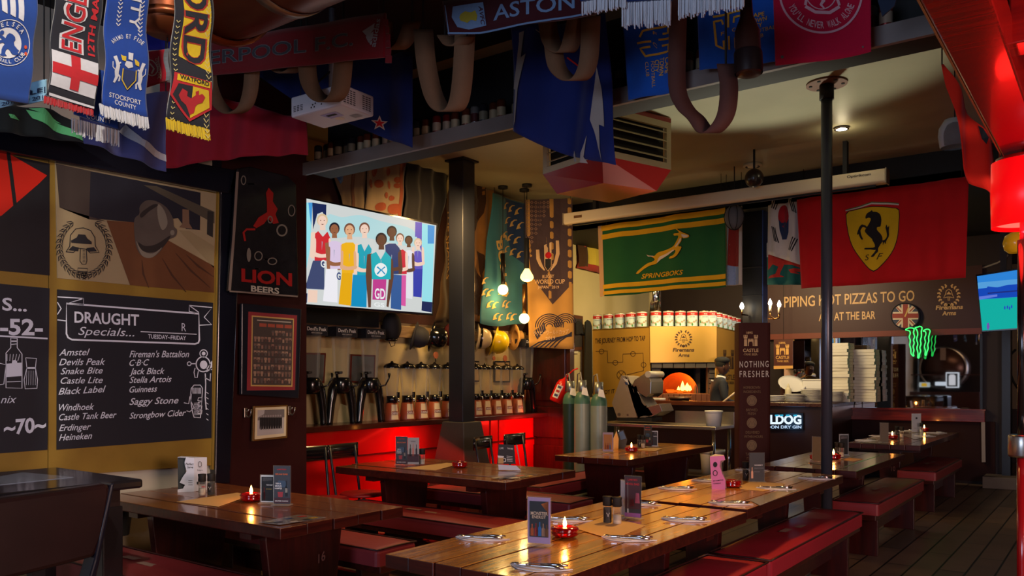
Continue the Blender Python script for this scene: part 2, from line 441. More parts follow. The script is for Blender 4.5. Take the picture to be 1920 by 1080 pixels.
# bulkhead shelf that carries the cans and hoses, right across the room
YB = 4.42
b = MB().mat(BLK).bb((-5.42, YB+.03, 3.2), (2.2, YB+.30, 3.24)).bb((-5.42, YB+.27, 3.24), (2.2, YB+.33, CEIL))
b.mat(FASCIA).bb((-5.42, YB, 3.17), (2.2, YB+.03, 3.27)); struct('beam_bulkhead', b)

# under-shelf red panelling of the recess
b = MB().bb((-6.36, 4.46, 0), (-6.22, 8.9, .98))
struct('wall_red_panel', b, REDPANEL)
b = MB().bb((-6.22, 4.46, .70), (-6.19, 8.9, .715)); struct('trim_4', b, M('red_groove', (80, 4, 4), .5))
for y in (7.95, 8.12): 
    b = MB().bb((-6.22, y, .1), (-6.205, y+.012, .98)); struct('trim_5', b, M('red_bead', (236, 40, 30), .4))
# dark band and plank that run under the TV
b = MB().bb((-6.36, 4.46, 2.02), (-6.2, 6.05, 2.28)); struct('trim_6', b, BLACK)
b = MB().bb((-6.36, 4.46, 1.94), (-6.30, 8.9, 2.06)); struct('trim_7', b, MWOOD('pale_plank', (118, 92, 66), (168, 140, 106), .6, 0, axis=1))
b = MB().bb((-6.36, 4.46, 2.1), (-6.33, 8.9, 3.6)); struct('trim_8', b, M('brown_wall', (54, 26, 22), .7, var=.15))

# beer shelf
b = MB().bb((-6.36, 4.46, .99), (-5.98, 8.9, 1.045)); b2 = solo('wall_shelf', b, 'long dark wooden shelf lined with beer towers above the red panelling', 'shelf', DKWOODH, bev=.006)
light('red_strip_light', 'AREA', (-5.98, 6.4, .95), 26, (255, 30, 20), .05, (-6.25, 6.4, .3), 3.6)
light('red_strip_light', 'AREA', (-5.7, 8.55, .92), 7, (255, 30, 20), .3, (-6.3, 8.6, .4), .1)

# ================================================================== chalkboard wall
XC = -5.40; W = PX(XC)
GOLD = M('olive_gold_paint', (150, 120, 46), .5, .25, var=.22, scale=6, bump=.05)
SLATE = M('chalkboard_slate', (21, 26, 38), .55, var=.15, scale=4)
b = MB().slab(W, [(407, 352), (446, 352), (424, 905), (396, 905)], .07, -.02); struct('trim_9', b, M('blue_black_gloss', (16, 17, 26), .25, coat=.4), .006)
b = MB().slab(W, [(-260, 190), (430, 322), (418, 366), (-260, 240)], .10, -.02); struct('beam_door_head', b, M('blue_black_gloss', (16, 17, 26), .25), .006)
b = MB().slab(W, [(404, 350), (412, 351), (402, 880), (393, 880)], .03, 0); struct('trim_10', b, GOLD)

rt = thing('chalk_menu_panel', 'tall gold framed chalkboard listing draught specials below a helmet mural', 'chalkboard', W.pt(250, 870))
part('frame', MB().slab(W, [(90, 290), (406, 354), (396, 872), (88, 893)], .018, .0), rt, GOLD, label='olive gold painted frame')
part('board', MB().slab(W, [(104, 543), (396, 568), (393, 821), (103, 843)], .006, .018), rt, SLATE)
MUR = M('mural_cream', (158, 140, 104), .6, var=.1, scale=4)
part('mural', MB().slab(W, [(100, 306), (402, 364), (396, 549), (104, 522)], .006, .018), rt, MUR)
o = .0265
b = MB().mat(M('mural_brown', (104, 62, 32), .6, var=.3, scale=5))
b.poly(W, [(196, 414), (252, 418), (398, 500), (397, 549), (240, 535)], o)
b.mat(M('mural_umber', (62, 50, 44), .6)).poly(W, [(101, 308), (166, 322), (163, 412), (196, 416), (108, 390)], o+.0006)
b.mat(M('mural_blue_black', (26, 26, 38), .6, var=.2)).poly(W, [(166, 322), (372, 362), (371, 432), (345, 430), (330, 410), (250, 418), (163, 410)], o)
b.mat(M('mural_sand', (146, 128, 92), .6)).poly(W, [(331, 432), (352, 434), (397, 462), (397, 503)], o)
b.mat(M('mural_shade', (78, 70, 56), .6)).poly(W, [(265, 348), (290, 350), (398, 398), (398, 420)], o+.0005)
b.mat(M('mural_chess', (120, 92, 70), .6)).poly(W, [(338, 393), (350, 394), (351, 420), (357, 430), (332, 427), (338, 420)], o+.001)
b.mat(M('mural_chess2', (40, 38, 36), .6)).poly(W, [(385, 396), (396, 398), (395, 446), (384, 440)], o+.001)
part('mural_painting', b, rt)
# the helmet of the mural, laurel wreath round the crest
b = MB().mat(M('mural_helmet', (84, 74, 66), .5, var=.25, scale=9))
b.poly(W, sm([(248, 412), (257, 402), (258, 388), (270, 377), (288, 378), (308, 390), (320, 410), (322, 425), (328, 432), (325, 444), (310, 452), (298, 470), (282, 483), (262, 480), (252, 465), (248, 440)]), o+.0015)
b.mat(M('mural_helmet_dark', (42, 36, 34), .5)).poly(W, sm([(258, 404), (266, 395), (284, 384), (292, 386), (276, 397), (262, 409)]), o+.002)
b.poly(W, sm([(255, 455), (268, 462), (290, 458), (316, 442), (300, 466), (280, 474), (262, 470)]), o+.002)
b.mat(M('mural_helmet_light', (128, 120, 104), .5)).poly(W, sm([(251, 452), (262, 470), (282, 476), (300, 464), (282, 483), (262, 480)]), o+.0025).circ(W, (319, 437), 4, 5, o+.0025)
b.poly(W, sm([(292, 384), (304, 396), (310, 420), (300, 432), (292, 410)]), o+.0018).mat(M('mural_plank_line', (70, 40, 22), .6))
for q in ((300, 485, 345, 548), (325, 475, 390, 540), (262, 488, 275, 540), (345, 478, 397, 520)): b.stroke(W, [(q[0], q[1]), ((q[0]+q[2])/2-4, (q[1]+q[3])/2), (q[2], q[3])], [1, 4, 1], o+.0012)
part('mural_helmet', b, rt)
b = MB().mat(M('mural_ink', (28, 28, 34), .6))
for k in range(15):
    for side in (-1, 1):
        a = math.radians(98+k*11.2) if side < 0 else math.radians(82-k*11.2)
        if k > 13: continue
        cx, cy = 154+46*math.cos(a), 465+52*math.sin(a)
        for q in (-1, 1):
            tx, ty = -math.sin(a)*side, math.cos(a)*side
            nx, ny = math.cos(a)*q, math.sin(a)*q
            p = [(cx, cy), (cx-tx*-3+nx*4, cy-ty*-3+ny*4), (cx+tx*11+nx*7, cy+ty*11+ny*7), (cx+tx*7+nx*1, cy+ty*7+ny*1)]
            b.stroke(W, p, [1.6, 2.2, .8, 1.6], o+.001, True)
b.stroke(W, [(120, 473), (127, 462), (128, 442), (138, 430), (152, 428), (166, 433), (174, 446), (175, 462), (182, 474), (165, 475), (158, 468), (142, 466), (134, 474), (120, 473)], 1.6, o+.001)
b.poly(W, [(129, 452), (140, 446), (143, 440), (156, 441), (160, 448), (168, 454), (168, 459), (130, 456)], o+.001)
b.poly(W, [(124, 470), (132, 462), (144, 465), (143, 472)], o+.001).poly(W, [(158, 466), (172, 464), (178, 472), (163, 473)], o+.001)
b.stroke(W, [(147, 466), (146, 490), (150, 496), (157, 496), (159, 490), (158, 467)], 1.5, o+.001)
for k in range(9): b.stroke(W, [(151, 470+k*2.7), (156, 470+k*2.7)], .9, o+.001)
b.stroke(W, [(142, 503), (160, 504), (160, 510), (142, 509)], 1.6, o+.001, True)
for k in range(6): b.stroke(W, [(144+k*2.8, 511), (140+k*4.3, 522)], 1.1, o+.001)
part('crest_drawing', b, rt)
c = .0255
b = MB().mat(CHALK)
b.text(W, 'DRAUGHT', (136, 604.5), (257, 610.5), 21, .022, off=c)
b.text(W, 'Specials...', (143, 628), (248, 631), 16, .0, .3, off=c)
b.text(W, 'R', (337, 621), (345, 621.6), 16, -.005, off=c)
b.text(W, 'TUESDAY~FRIDAY', (274, 634.5), (345, 638), 8, .012, off=c)
b.stroke(W, [(260, 622), (365, 627)], 1.6, c)
b.stroke(W, [(121, 569.5), (369, 588.5), (370, 638), (368, 643), (362, 645), (131, 637), (124, 633), (121, 626)], 3.2, c, True)
b.stroke(W, [(104, 557), (153, 560), (153, 572), (121, 570), (153, 560)], 2, c)
b.stroke(W, [(104, 567), (111, 579), (104, 590)], 2, c).stroke(W, [(104, 600), (120, 602)], 2, c)
b.stroke(W, [(362, 587), (351, 584), (351, 573), (394, 577), (379, 595), (393, 609), (370, 610)], 2, c).stroke(W, [(351, 573), (369, 586)], 1.6, c)
for t, x0, y0, x1, y1, h in (('Amstel', 107, 667, 165, 666, 13), ('Devils Peak', 107, 685, 194, 684, 13), ('Snake Bite', 110, 702, 189, 700, 12.5),
        ('Castle Lite', 110, 719.5, 189, 718, 12.5), ('Black Label', 106, 740, 195, 735, 13), ('Windhoek', 107, 770, 173, 768, 13), ('Castle Tank Beer', 107, 788, 215, 783, 12.5),
        ('Erdinger', 107, 808, 167, 805, 12.5), ('Heineken', 107, 826, 169, 822, 12.5), ("Fireman's Battalion", 239, 670, 351, 670, 13), ('C·B·C', 239, 686, 276, 685, 12),
        ('Jack Black', 239, 702, 305, 701, 12), ('Stella Artois', 239, 718, 318, 716, 12), ('Guinness', 239, 736, 291, 734, 12), ('Saggy Stone', 239, 759, 331, 756, 13), ('Strongbow Cider', 239, 785, 345, 779, 12)):
    b.text(W, t, (x0, y0), (x1, y1), h, .006, .35, off=c)
part('lettering', b, rt)
b = MB().mat(CHALK)   # beer tap and the hand with a glass
b.ring(W, (378, 663), 7, 1.6, off=c).circ(W, (378, 663), 3.5, off=c).ring(W, (377, 683), 13, 2.2, 14, c).circ(W, (378, 684), 7, 8, c).ring(W, (351, 682), 3.5, 1.6, off=c).stroke(W, [(355, 682), (364, 682)], 2, c)
b.stroke(W, [(362, 690), (360, 698), (362, 708), (366, 708), (368, 696)], 1.6, c).stroke(W, [(383, 697), (394, 690)], 2, c)
b.poly(W, [(383, 692), (394, 676), (394, 694)], c).stroke(W, [(381, 700), (382, 720), (381, 745), (383, 768)], 2, c).stroke(W, [(391, 700), (390, 715)], 1.6, c).stroke(W, [(380, 708), (391, 714)], 1.6, c)
b.stroke(W, [(355, 728), (353, 745), (357, 772), (360, 782), (372, 783), (374, 760), (376, 728), (372, 722), (360, 722)], 1.6, c, True)
for k in range(7): b.stroke(W, [(357+k*2.6, 727), (358+k*2.4, 738)], 1.2, c)
b.stroke(W, [(341, 755), (350, 757), (352, 744), (355, 738), (354, 752), (360, 764), (352, 772), (346, 770)], 1.5, c)
for k in range(4): b.stroke(W, [(375, 745+k*8), (368, 746+k*8), (367, 751+k*8), (374, 752+k*8)], 1.4, c, True)
for k in range(10): b.stroke(W, [(360, 756+k*2.4), (371, 755+k*2.4)], .8, c)
for k in range(6): b.stroke(W, [(383, 735+k*10), (387, 738+k*10)], 1, c)
part('tap_drawing', b, rt)

rt = thing('price_chalkboard', 'partly seen chalkboard with price 52 and a bottle drawing under a red and black mural', 'chalkboard', W.pt(0, 900))
part('frame', MB().slab(W, [(-300, 215), (89, 291), (87, 893), (-300, 920)], .016, 0), rt, GOLD)
part('board', MB().slab(W, [(-300, 505), (90, 541), (86, 843), (-300, 872)], .006, .016), rt, SLATE)
part('mural', MB().slab(W, [(-300, 225), (90, 308), (90, 517), (-300, 480)], .006, .016), rt, M('mural_black', (24, 24, 30), .45, var=.3, scale=10))
b = MB().mat(M('mural_red', (206, 34, 18), .4)).poly(W, [(-300, 250), (15, 290), (85, 330), (70, 345), (0, 405), (-300, 520)], .0235)
b.mat(BLK).stroke(W, [(12, 287), (18, 330), (25, 386)], 7, .0245)
part('mural_painting', b, rt)
b = MB().mat(CHALK)
b.text(W, 'S...', (1, 581.5), (47, 584), 24, .022, off=.0238).text(W, '-52-', (-3, 627), (77, 628), 30, .03, off=.0238).stroke(W, [(-100, 625), (86, 635)], 3, .0238)
b.text(W, 'nix', (-2, 756), (28, 755), 15, 0, .35, off=.0238).text(W, '~70~', (4, 815), (83, 808), 28, .03, off=.0238)
part('lettering', b, rt)
b = MB().mat(CHALK); c = .0238
b.stroke(W, [(17, 634), (29, 635), (29, 652), (38, 664), (38, 728), (8, 727), (8, 662), (17, 652)], 1.6, c, True)
b.poly(W, [(9, 682), (37, 680), (37, 705), (9, 707)], c).circ(W, (24, 680), 5, off=c+.0005)
b.stroke(W, [(10, 716), (36, 715)], 1.2, c).stroke(W, [(18, 640), (28, 640)], 2.4, c).stroke(W, [(18, 646), (28, 645)], 1.4, c)
b.stroke(W, [(45, 671), (65, 672), (63, 690), (67, 712), (66, 728), (44, 729), (42, 712), (47, 690)], 1.5, c, True).stroke(W, [(46, 690), (63, 690)], 3.2, c)
b.stroke(W, [(-8, 680), (8, 684), (4, 720), (-8, 722)], 1.5, c)
for k in range(5): b.stroke(W, [(10+k*6, 664), (10+k*5, 677)], 1.0, c).stroke(W, [(47+k*4, 695), (46+k*4.2, 722)], .7, c)
part('bottle_drawing', b, rt)

# ================================================================== pillar: enamel sign, framed collage, hooks
P = PX(-5.40)
SG = PX(-5.28)
rt = thing('enamel_beer_sign', 'worn black enamel sign with red LION lettering above the framed photo collage', 'sign', SG.pt(492, 560))
part('plate', MB().slab(SG, [(446, 316), (470, 312), (540, 330), (556, 346), (560, 556), (428, 546)], .03, -.03), rt, M('worn_black_enamel', (34, 32, 34), .22, .3, coat=.4, var=.5, scale=16), bev=.008)
b = MB().mat(M('rusty_edge', (120, 104, 92), .5)).stroke(SG, [(445, 322), (438, 440), (430, 545)], 5, .003).stroke(SG, [(430, 546), (558, 556)], 3, .003)
part('rim', b, rt)
b = MB().mat(M('enamel_red', (150, 30, 28), .3)).text(SG, 'LION', (452, 527), (547, 536), 24, .035, off=.004)
part('lettering', b, rt, label='red block lettering')
b = MB().mat(M('enamel_cream', (178, 170, 150), .35)).text(SG, 'BEERS', (470, 546), (523, 551), 11, .03, off=.004)
part('lettering', b, rt, label='cream small lettering')
b = MB().mat(M('enamel_red', (150, 30, 28), .3)).poly(SG, [(503, 352), (512, 362), (511, 378), (520, 392), (516, 402), (522, 418), (512, 420), (502, 410), (494, 420), (480, 428), (474, 424), (484, 408), (500, 398), (500, 380), (498, 362)], .004)
b.stroke(SG, [(478, 430), (462, 430), (456, 436), (459, 452)], 4, .004)
b.mat(M('enamel_wear', (112, 104, 92), .5, var=.3)).ring(SG, (528, 432), 9, 3, 10, .004).ring(SG, (484, 480), 7, 2, 8, .004).ring(SG, (502, 486), 7, 2, .004).ring(SG, (510, 490), 8, 2, 6, .004).ring(SG, (481, 504), 4, 2, .004)
b.ring(SG, (456, 338), 4, 2, 8, .004).ring(SG, (470, 345), 7, 2, .004).circ(SG, (466, 478), 4, 13, .0045).ring(SG, (546, 395), 6, 2, 10, .004).ring(SG, (506, 412), 4, 2, 6, .0045)
part('worn_picture', b, rt)

FRBLK = M('black_picture_frame', (26, 27, 34), .3, coat=.3)
rt = thing('framed_photo_collage', 'large black framed collage of tiny portraits with a red mount on the pillar', 'picture', P.pt(500, 745))
b = MB().slab(P, [(446, 569), (558, 580), (553, 747), (445, 740)], .03, .02); part('frame', b, rt, FRBLK, bev=.006)
part('mount', MB().slab(P, [(458, 585), (549, 592), (545, 731), (455, 732)], .003, .05), rt, M('red_mount', (142, 32, 36), .6))
part('slip', MB().slab(P, [(464, 592), (543, 598), (540, 725), (462, 724)], .002, .053), rt, M('gold_slip', (204, 168, 92), .5))
b = MB().mat(M('photo_sheet', (70, 58, 48), .6)).slab(P, [(466, 594.5), (541, 600.5), (538, 722.5), (464, 721.5)], .001, .055)
tones = [M('photo_tone_%d' % i, cc, .6) for i, cc in enumerate(((150, 112, 90), (120, 92, 74), (96, 84, 74), (164, 132, 104), (84, 60, 50)))]
def collage_pt(u, v): 
    return (464.5+u*(75-1.5*v)+1.5*(1-v), 595+v*127+u*(5-4*v))
for r in range(8):
    for cidx in range(11):
        u0 = .02+cidx*.088; v0 = .17+r*.102
        if r == 0 and cidx < 5: continue
        for (du, dv, su, sv) in ((.008, .012, .07, .036), (.02, .035, .045, .05)):
            b.mat(random.choice(tones)); b.poly(P, [collage_pt(u0+du, v0+dv), collage_pt(u0+du+su, v0+dv), collage_pt(u0+du+su, v0+dv+sv), collage_pt(u0+du, v0+dv+sv)], .0575+(dv > .02)*.0004)
b.mat(M('photo_heading', (170, 78, 50), .6))
for k in range(4): b.poly(P, [collage_pt(.16+k*.21, .085), collage_pt(.34+k*.21, .085), collage_pt(.34+k*.21, .135), collage_pt(.16+k*.21, .135)], .0575)
b.mat(M('photo_caption', (190, 180, 160), .6)).poly(P, [collage_pt(.1, .035), collage_pt(.95, .035), collage_pt(.95, .05), collage_pt(.1, .05)], .0575)
part('photographs', b, rt)
part('glazing', MB().poly(P, [(457, 584), (550, 591), (546, 732), (454, 733)], .060), rt, MGLASS('picture_glass', alpha=.02))

rt = thing('framed_team_photo', 'small gold framed black and white group photo between two coat hooks', 'picture', P.pt(502, 826))
part('frame', MB().slab(P, [(471, 761.5), (535, 759), (534, 821), (469, 827)], .02, .012), rt, M('gold_wood', (120, 86, 40), .4, .3), bev=.003)
part('mount', MB().slab(P, [(474, 764.5), (532, 762), (531, 817), (472.5, 823.5)], .002, .032), rt, M('ivory_mount', (214, 200, 160), .7))
b = MB().mat(M('photo_sky', (176, 172, 168), .6)).slab(P, [(478, 769), (528, 767), (527, 812), (477, 817)], .001, .034)
b.mat(M('photo_house', (112, 106, 102), .6)).poly(P, [(491, 768.5), (528, 767), (528, 782), (497, 786), (478, 788), (478, 783), (490, 776)], .0355)
b.mat(M('photo_dark', (34, 32, 34), .6))
for k in range(9):
    x = 484+k*4.6; b.poly(P, [(x-2.4, 783), (x+2.6, 782.5), (x+2.4, 804-k*.3), (x+.4, 806-k*.3), (x, 797), (x-.8, 806-k*.3), (x-2.6, 803)], .036)
    b.mat(M('photo_face', (150, 142, 138), .6)).circ(P, (x, 780.5-.2*k), 1.7, 2, .0362, 8); b.mat(M('photo_dark', (34, 32, 34), .6))
part('photograph', b, rt)
BRASSD = M('aged_metal_hook', (150, 140, 128), .35, .9)
for i, (x, y, l) in enumerate(((459, 774, 'metal double coat hook on the chalkboard side of the small photo'), (541, 770, 'metal double coat hook on the shelf side of the small photo'))):
    rt = thing('coat_hook', l, 'hook', P.pt(x, y+12)); q = P.pt(x, y)
    part('back_plate', MB().box(q+Vector((.012, 0, 0)), (.008, .03, .075)), rt, BRASSD, bev=.004)
    b = MB().tube([q+Vector((.012, 0, -.01)), q+Vector((.05, 0, -.035)), q+Vector((.075, 0, -.01)), q+Vector((.08, .0, .03))], [.006, .006, .005, .007])
    part('prong', b, rt, BRASSD)
    b = MB().tube([q+Vector((.012, 0, .015)), q+Vector((.04, 0, .01)), q+Vector((.05, 0, .03))], [.005, .005, .006]); part('prong', b, rt, BRASSD)
# ================================================================== things along the beer shelf
XS = -6.14; SH = 1.045; SP = PX(XS)
GL = MGLASS('clear_glass', (250, 250, 245), .10)
GL2 = MGLASS('clear_acrylic', (245, 248, 250), .06)
UY, UZ = (0, 1, 0), (0, 0, 1)
def mk_tower():
    rt = thing('beer_tower', '', 'beer dispenser')
    part('tube', MB().lathe([(.075, .44), (.08, .50), (.088, .70), (.105, .92)], n=20), rt, GL)
    b = MB().box((0, 0, .90), (.17, .27, .10)); hb = part('header_box', b, rt, M('navy_black_card', (22, 24, 34), .5), bev=.004)
    b = MB().mat(PAPER); q = LP((.0855, -.135, .85), UY, UZ)
    b.text(q, "Devil's Peak", (.02, .045), (.25, .045), .036, .01, off=.001).text(q, 'BEER COMPANY', (.07, .02), (.20, .02), .010, 0, off=.001)
    q = LP((.085, .1355, .85), (-1, 0, 0), UZ); b.text(q, "Devil's", (.02, .045), (.15, .045), .036, .01, off=.001)
    part('lettering', b, hb)
    b = MB().lathe([(.0, .30), (.075, .30), (.095, .34), (.098, .42), (.08, .455), (.0, .46)], n=20); part('hub', b, rt, BLACKG)
    for s in (-1, 1):
        b = MB().tube([(0, .07*s, .40), (0, .11*s, .33), (0, .135*s, .2), (.0, .155*s, .02), (0, .16*s, 0)], [.05, .05, .042, .036, .036], 8)
        part('leg', b, rt, BLACKG)
    b = MB().tube([(.05, .07, .36), (.09, .13, .38), (.10, .17, .45), (.10, .175, .50)], [.008, .008, .008, .016]); part('tap_lever', b, rt, BLACKG)
    b = MB().tube([(.02, -.07, .46), (.03, -.09, .50), (.03, -.02, .505)], [.014, .02, .014]); part('cap_knob', b, rt, BLACKG)
    return rt
tower = Proto(mk_tower)
for px, l in ((583, 'tall clear beer tower partly hidden by the framed portrait collage'), (640, 'tall clear beer tower standing in the middle of three black legged towers'),
              (694, 'tall clear beer tower beside the row of terracotta dispensers and black cap'), (987, 'lone tall clear beer tower under the straw hat at the far shelf end')):
    q = SP.pt(px, 785); tower((XS, q.y, SH), 0, l, 'tall beer towers on the shelf')
TERRA = M('terracotta_label', (132, 58, 34), .45, var=.1)
def mk_disp():
    rt = thing('beer_dispenser', '', 'beer dispenser')
    part('base', MB().lathe([(.0, 0), (.085, 0), (.085, .015), (.064, .19), (.0, .19)], n=24), rt, TERRA)
    part('collar', MB().lathe([(.0, .19), (.058, .19), (.058, .265), (.0, .265)], n=20), rt, BLACKG)
    part('vessel', MB().lathe([(.058, .265), (.066, .33), (.075, .45), (.085, .56)], n=24), rt, GL)
    part('lid', MB().lathe([(.088, .555), (.088, .575), (.06, .60), (.02, .61), (.012, .625), (.0, .63)], n=24), rt, BLACKG)
    b = MB().mat(M('cream_label', (206, 186, 150), .5))
    def lab(u, v): 
        a = -.55+u*1.0; h = .02+v*.155; r = .085-(h-.015)*(.021/.175)+.0012; return (r*math.cos(a), r*math.sin(a), h)
    n0 = len(b.v); b.grid(lab, 10, 4)
    part('label', b, rt)
    b = MB().mat(M('label_rust', (120, 48, 30), .5))
    def lab2(u, v):
        a = -.5+u*.9; h = .07+v*.035; r = .085-(h-.015)*(.021/.175)+.0024; return (r*math.cos(a), r*math.sin(a), h)
    b.grid(lab2, 10, 1); 
    b.mat(PAPER)
    for i, ch in enumerate('CASTLE'):
        a = -.42+i*.15; r = .0785; q = LP((r*math.cos(a)+.001*math.cos(a), r*math.sin(a), .075), (-math.sin(a), math.cos(a), 0), UZ)
        b.text(q, ch, (-.006, 0), (.008, 0), .022, .01, off=.004)
    part('lettering', b, rt)
    b = MB().tube([(.06, 0, .23), (.10, .02, .235), (.115, .022, .20)], .010); part('tap', b, rt, CHROME)
    b = MB().box((.10, .02, .275), (.02, .028, .06)); part('tap_handle', b, rt, BLACKG, bev=.003)
    return rt
disp = Proto(mk_disp)
DL = ['terracotta based beer dispenser next to the tall towers, first of the row', 'terracotta based beer dispenser under the black bowler hat', 'terracotta based beer dispenser below the glossy black helmet',
      'terracotta based beer dispenser third before the black column', 'terracotta based beer dispenser half hidden by the black column', 'terracotta based beer dispenser just past the black column',
      'terracotta based beer dispenser under the white helmet', 'terracotta based beer dispenser under the yellow helmet', 'terracotta based beer dispenser below the straw hat', 'terracotta based beer dispenser next to the lone far beer tower']
for px, l in zip((731, 760, 786, 811, 836, 889, 906, 926, 946, 966), DL):
    q = SP.pt(px, 780); disp((XS+.03, q.y, SH), -.3, l, 'terracotta beer dispensers on the shelf')
for px, py, l in ((817, 666, 'round amber cocktail badge topping a dispenser beside the column'), (926, 672, 'narrow amber badge standing on a dispenser lid beyond the column'), (947, 672, 'round amber badge on a dispenser lid beside the yellow helmet')):
    q = PX(XS+.03).pt(px, py); rt = thing('tap_badge', l, 'badge', (q.x, q.y, q.z-.07))
    part('disc', MB().cyl(q+Vector((-.006, 0, 0)), q+Vector((.006, 0, 0)), .038 if px != 926 else .026, n=20), rt, M('amber_badge', (150, 84, 56), .4))
    part('stem', MB().cyl(q+Vector((0, 0, -.075)), q+Vector((0, 0, -.03)), .006, n=8), rt, BLACKG)

# hats on the plank
HP = PX(-6.22)
def felt(name, c, r=.75): return M(name, c, r, var=.1)
q = HP.pt(732, 615); rt = thing('flat_cap', 'black peaked cap hanging beside the tall beer tower', 'hat', q-Vector((0, 0, .14)))
part('crown', MB().sphere(q+Vector((.02, 0, .01)), .13, 18, 12, (.75, .85, 1.2)), rt, felt('black_felt', (26, 26, 28)))
part('peak', MB().sphere(q+Vector((.06, -.05, -.13)), .08, 14, 8, (.7, 1.0, .28)), rt, BLACKG)
part('strap', MB().tube([q+Vector((.07, -.09, -.15)), q+Vector((.08, -.07, -.20)), q+Vector((.08, -.02, -.19)), q+Vector((.07, .0, -.15))], .004), rt, BLACKG)
q = HP.pt(776, 630); rt = thing('bowler_hat', 'black felt bowler hat hung by its brim under the screen corner', 'hat', q-Vector((0, 0, .2)))
part('crown', MB().lathe([(.115, 0), (.12, .03), (.115, .08), (.085, .13), (.04, .155), (0, .16)], q+Vector((0, .02, 0)), 22, (.75, .62, -.25)), rt, felt('charcoal_felt', (34, 34, 40)))
part('brim', MB().lathe([(.11, 0), (.15, -.004), (.185, -.018), (.19, -.012), (.15, .006), (.11, .008)], q+Vector((0, .02, 0)), 26, (.75, .62, -.25), sy=.72), rt, felt('charcoal_felt', (34, 34, 40)))
def helmet(q, l, mat, ax, trim=None, name='fire_helmet', sc=1.):
    rt = thing(name, l, 'helmet', q-Vector((0, 0, .2)))
    part('shell', MB().lathe([(.125*sc, -.02), (.128*sc, .03), (.118*sc, .08), (.09*sc, .125), (.045*sc, .148), (0, .152)], q, 24, ax), rt, mat)
    part('brim', MB().lathe([(.12*sc, -.02), (.165*sc, -.035), (.168*sc, -.03), (.12*sc, -.008)], q, 26, ax, sx=1.12), rt, mat)
    if trim: part('band', MB().lathe([(.1285*sc, .0), (.131*sc, .012), (.129*sc, .03)], q, 24, ax), rt, trim)
    return rt
helmet(HP.pt(815, 632), 'glossy black helmet hung next to the black column', M('gloss_black_shell', (14, 15, 20), .12, coat=.6), (.8, .55, -.2))
helmet(HP.pt(899, 634), 'cream white helmet with a black band beyond the column', M('cream_shell', (206, 186, 140), .25, coat=.5), (.72, .7, -.1), BLACKG)
rt = helmet(HP.pt(930, 640), 'bright yellow helmet with a raised centre ridge', M('yellow_shell', (214, 182, 8), .3, coat=.4), (.78, .6, -.3), None, sc=1.12)
q = HP.pt(930, 640); ax = Vector((.78, .6, -.3)).normalized(); ux = Vector((0, 0, 1)); ux = (ux-ax*ux.dot(ax)).normalized()
part('ridge', MB().tube([q+ax*(.135*math.cos(a)+.02)+ux*(.14*math.sin(a)) for a in [i*.28-1.4 for i in range(11)]], .012), rt, M('yellow_shell', (214, 182, 8)))
q = HP.pt(965, 632); rt = thing('straw_hat', 'tan straw hat seen edge on beside the far beer tower', 'hat', q-Vector((0, 0, .2)))
STR = M('straw', (190, 142, 74), .8, var=.2, scale=40)
part('crown', MB().lathe([(.09, 0), (.085, .09), (.06, .11), (0, .115)], q, 20, (.45, .88, 0)), rt, STR); part('brim', MB().lathe([(.09, 0), (.17, -.02), (.172, -.012), (.09, .01)], q, 24, (.45, .88, 0)), rt, STR)
part('band', MB().lathe([(.093, .0), (.092, .03)], q, 20, (.45, .88, 0)), rt, BLACKM)
q = HP.pt(844, 628); rt = solo('red_hat', MB().sphere(q, .12, 16, 10, (.6, .8, 1.1)), 'dark red cap mostly hidden behind the black column', 'hat', felt('dark_red_felt', (96, 24, 24)))
# mirrors and prints leaning behind the towers
WP = PX(-6.35)
for px, l, nm in (([(553, 661), (609, 662), (606, 718), (553, 716)], 'red brown framed mirror behind the hidden tall tower', 'framed_mirror'), ([(655, 664), (702, 666), (700, 719), (653, 717)], 'red brown framed mirror behind the third tall tower', 'framed_mirror')):
    rt = thing(nm, l, 'mirror', WP.pt(*px[3])); part('frame', MB().slab(WP, px, .02), rt, M('red_brown_frame', (96, 36, 22), .4), bev=.004)
    c = cent(px); part('glass', MB().slab(WP, [(c[0]+(x-c[0])*.88, c[1]+(y-c[1])*.88) for x, y in px], .004, .02), rt, M('old_mirror', (150, 146, 138), .2, .7, var=.1))
for px, l in (([(925, 677), (955, 677), (955, 717), (925, 717)], 'small black framed etching behind the dispensers beyond the column'), ([(880, 676), (897, 677), (897, 716), (880, 716)], 'narrow black framed print just past the column')):
    rt = thing('framed_print', l, 'picture', WP.pt(*px[3])); part('frame', MB().slab(WP, px, .015), rt, FRBLK, bev=.003)
    c = cent(px); part('print', MB().slab(WP, [(c[0]+(x-c[0])*.86, c[1]+(y-c[1])*.86) for x, y in px], .003, .015), rt, M('etching_paper', (176, 150, 110), .7, var=.2, scale=30))

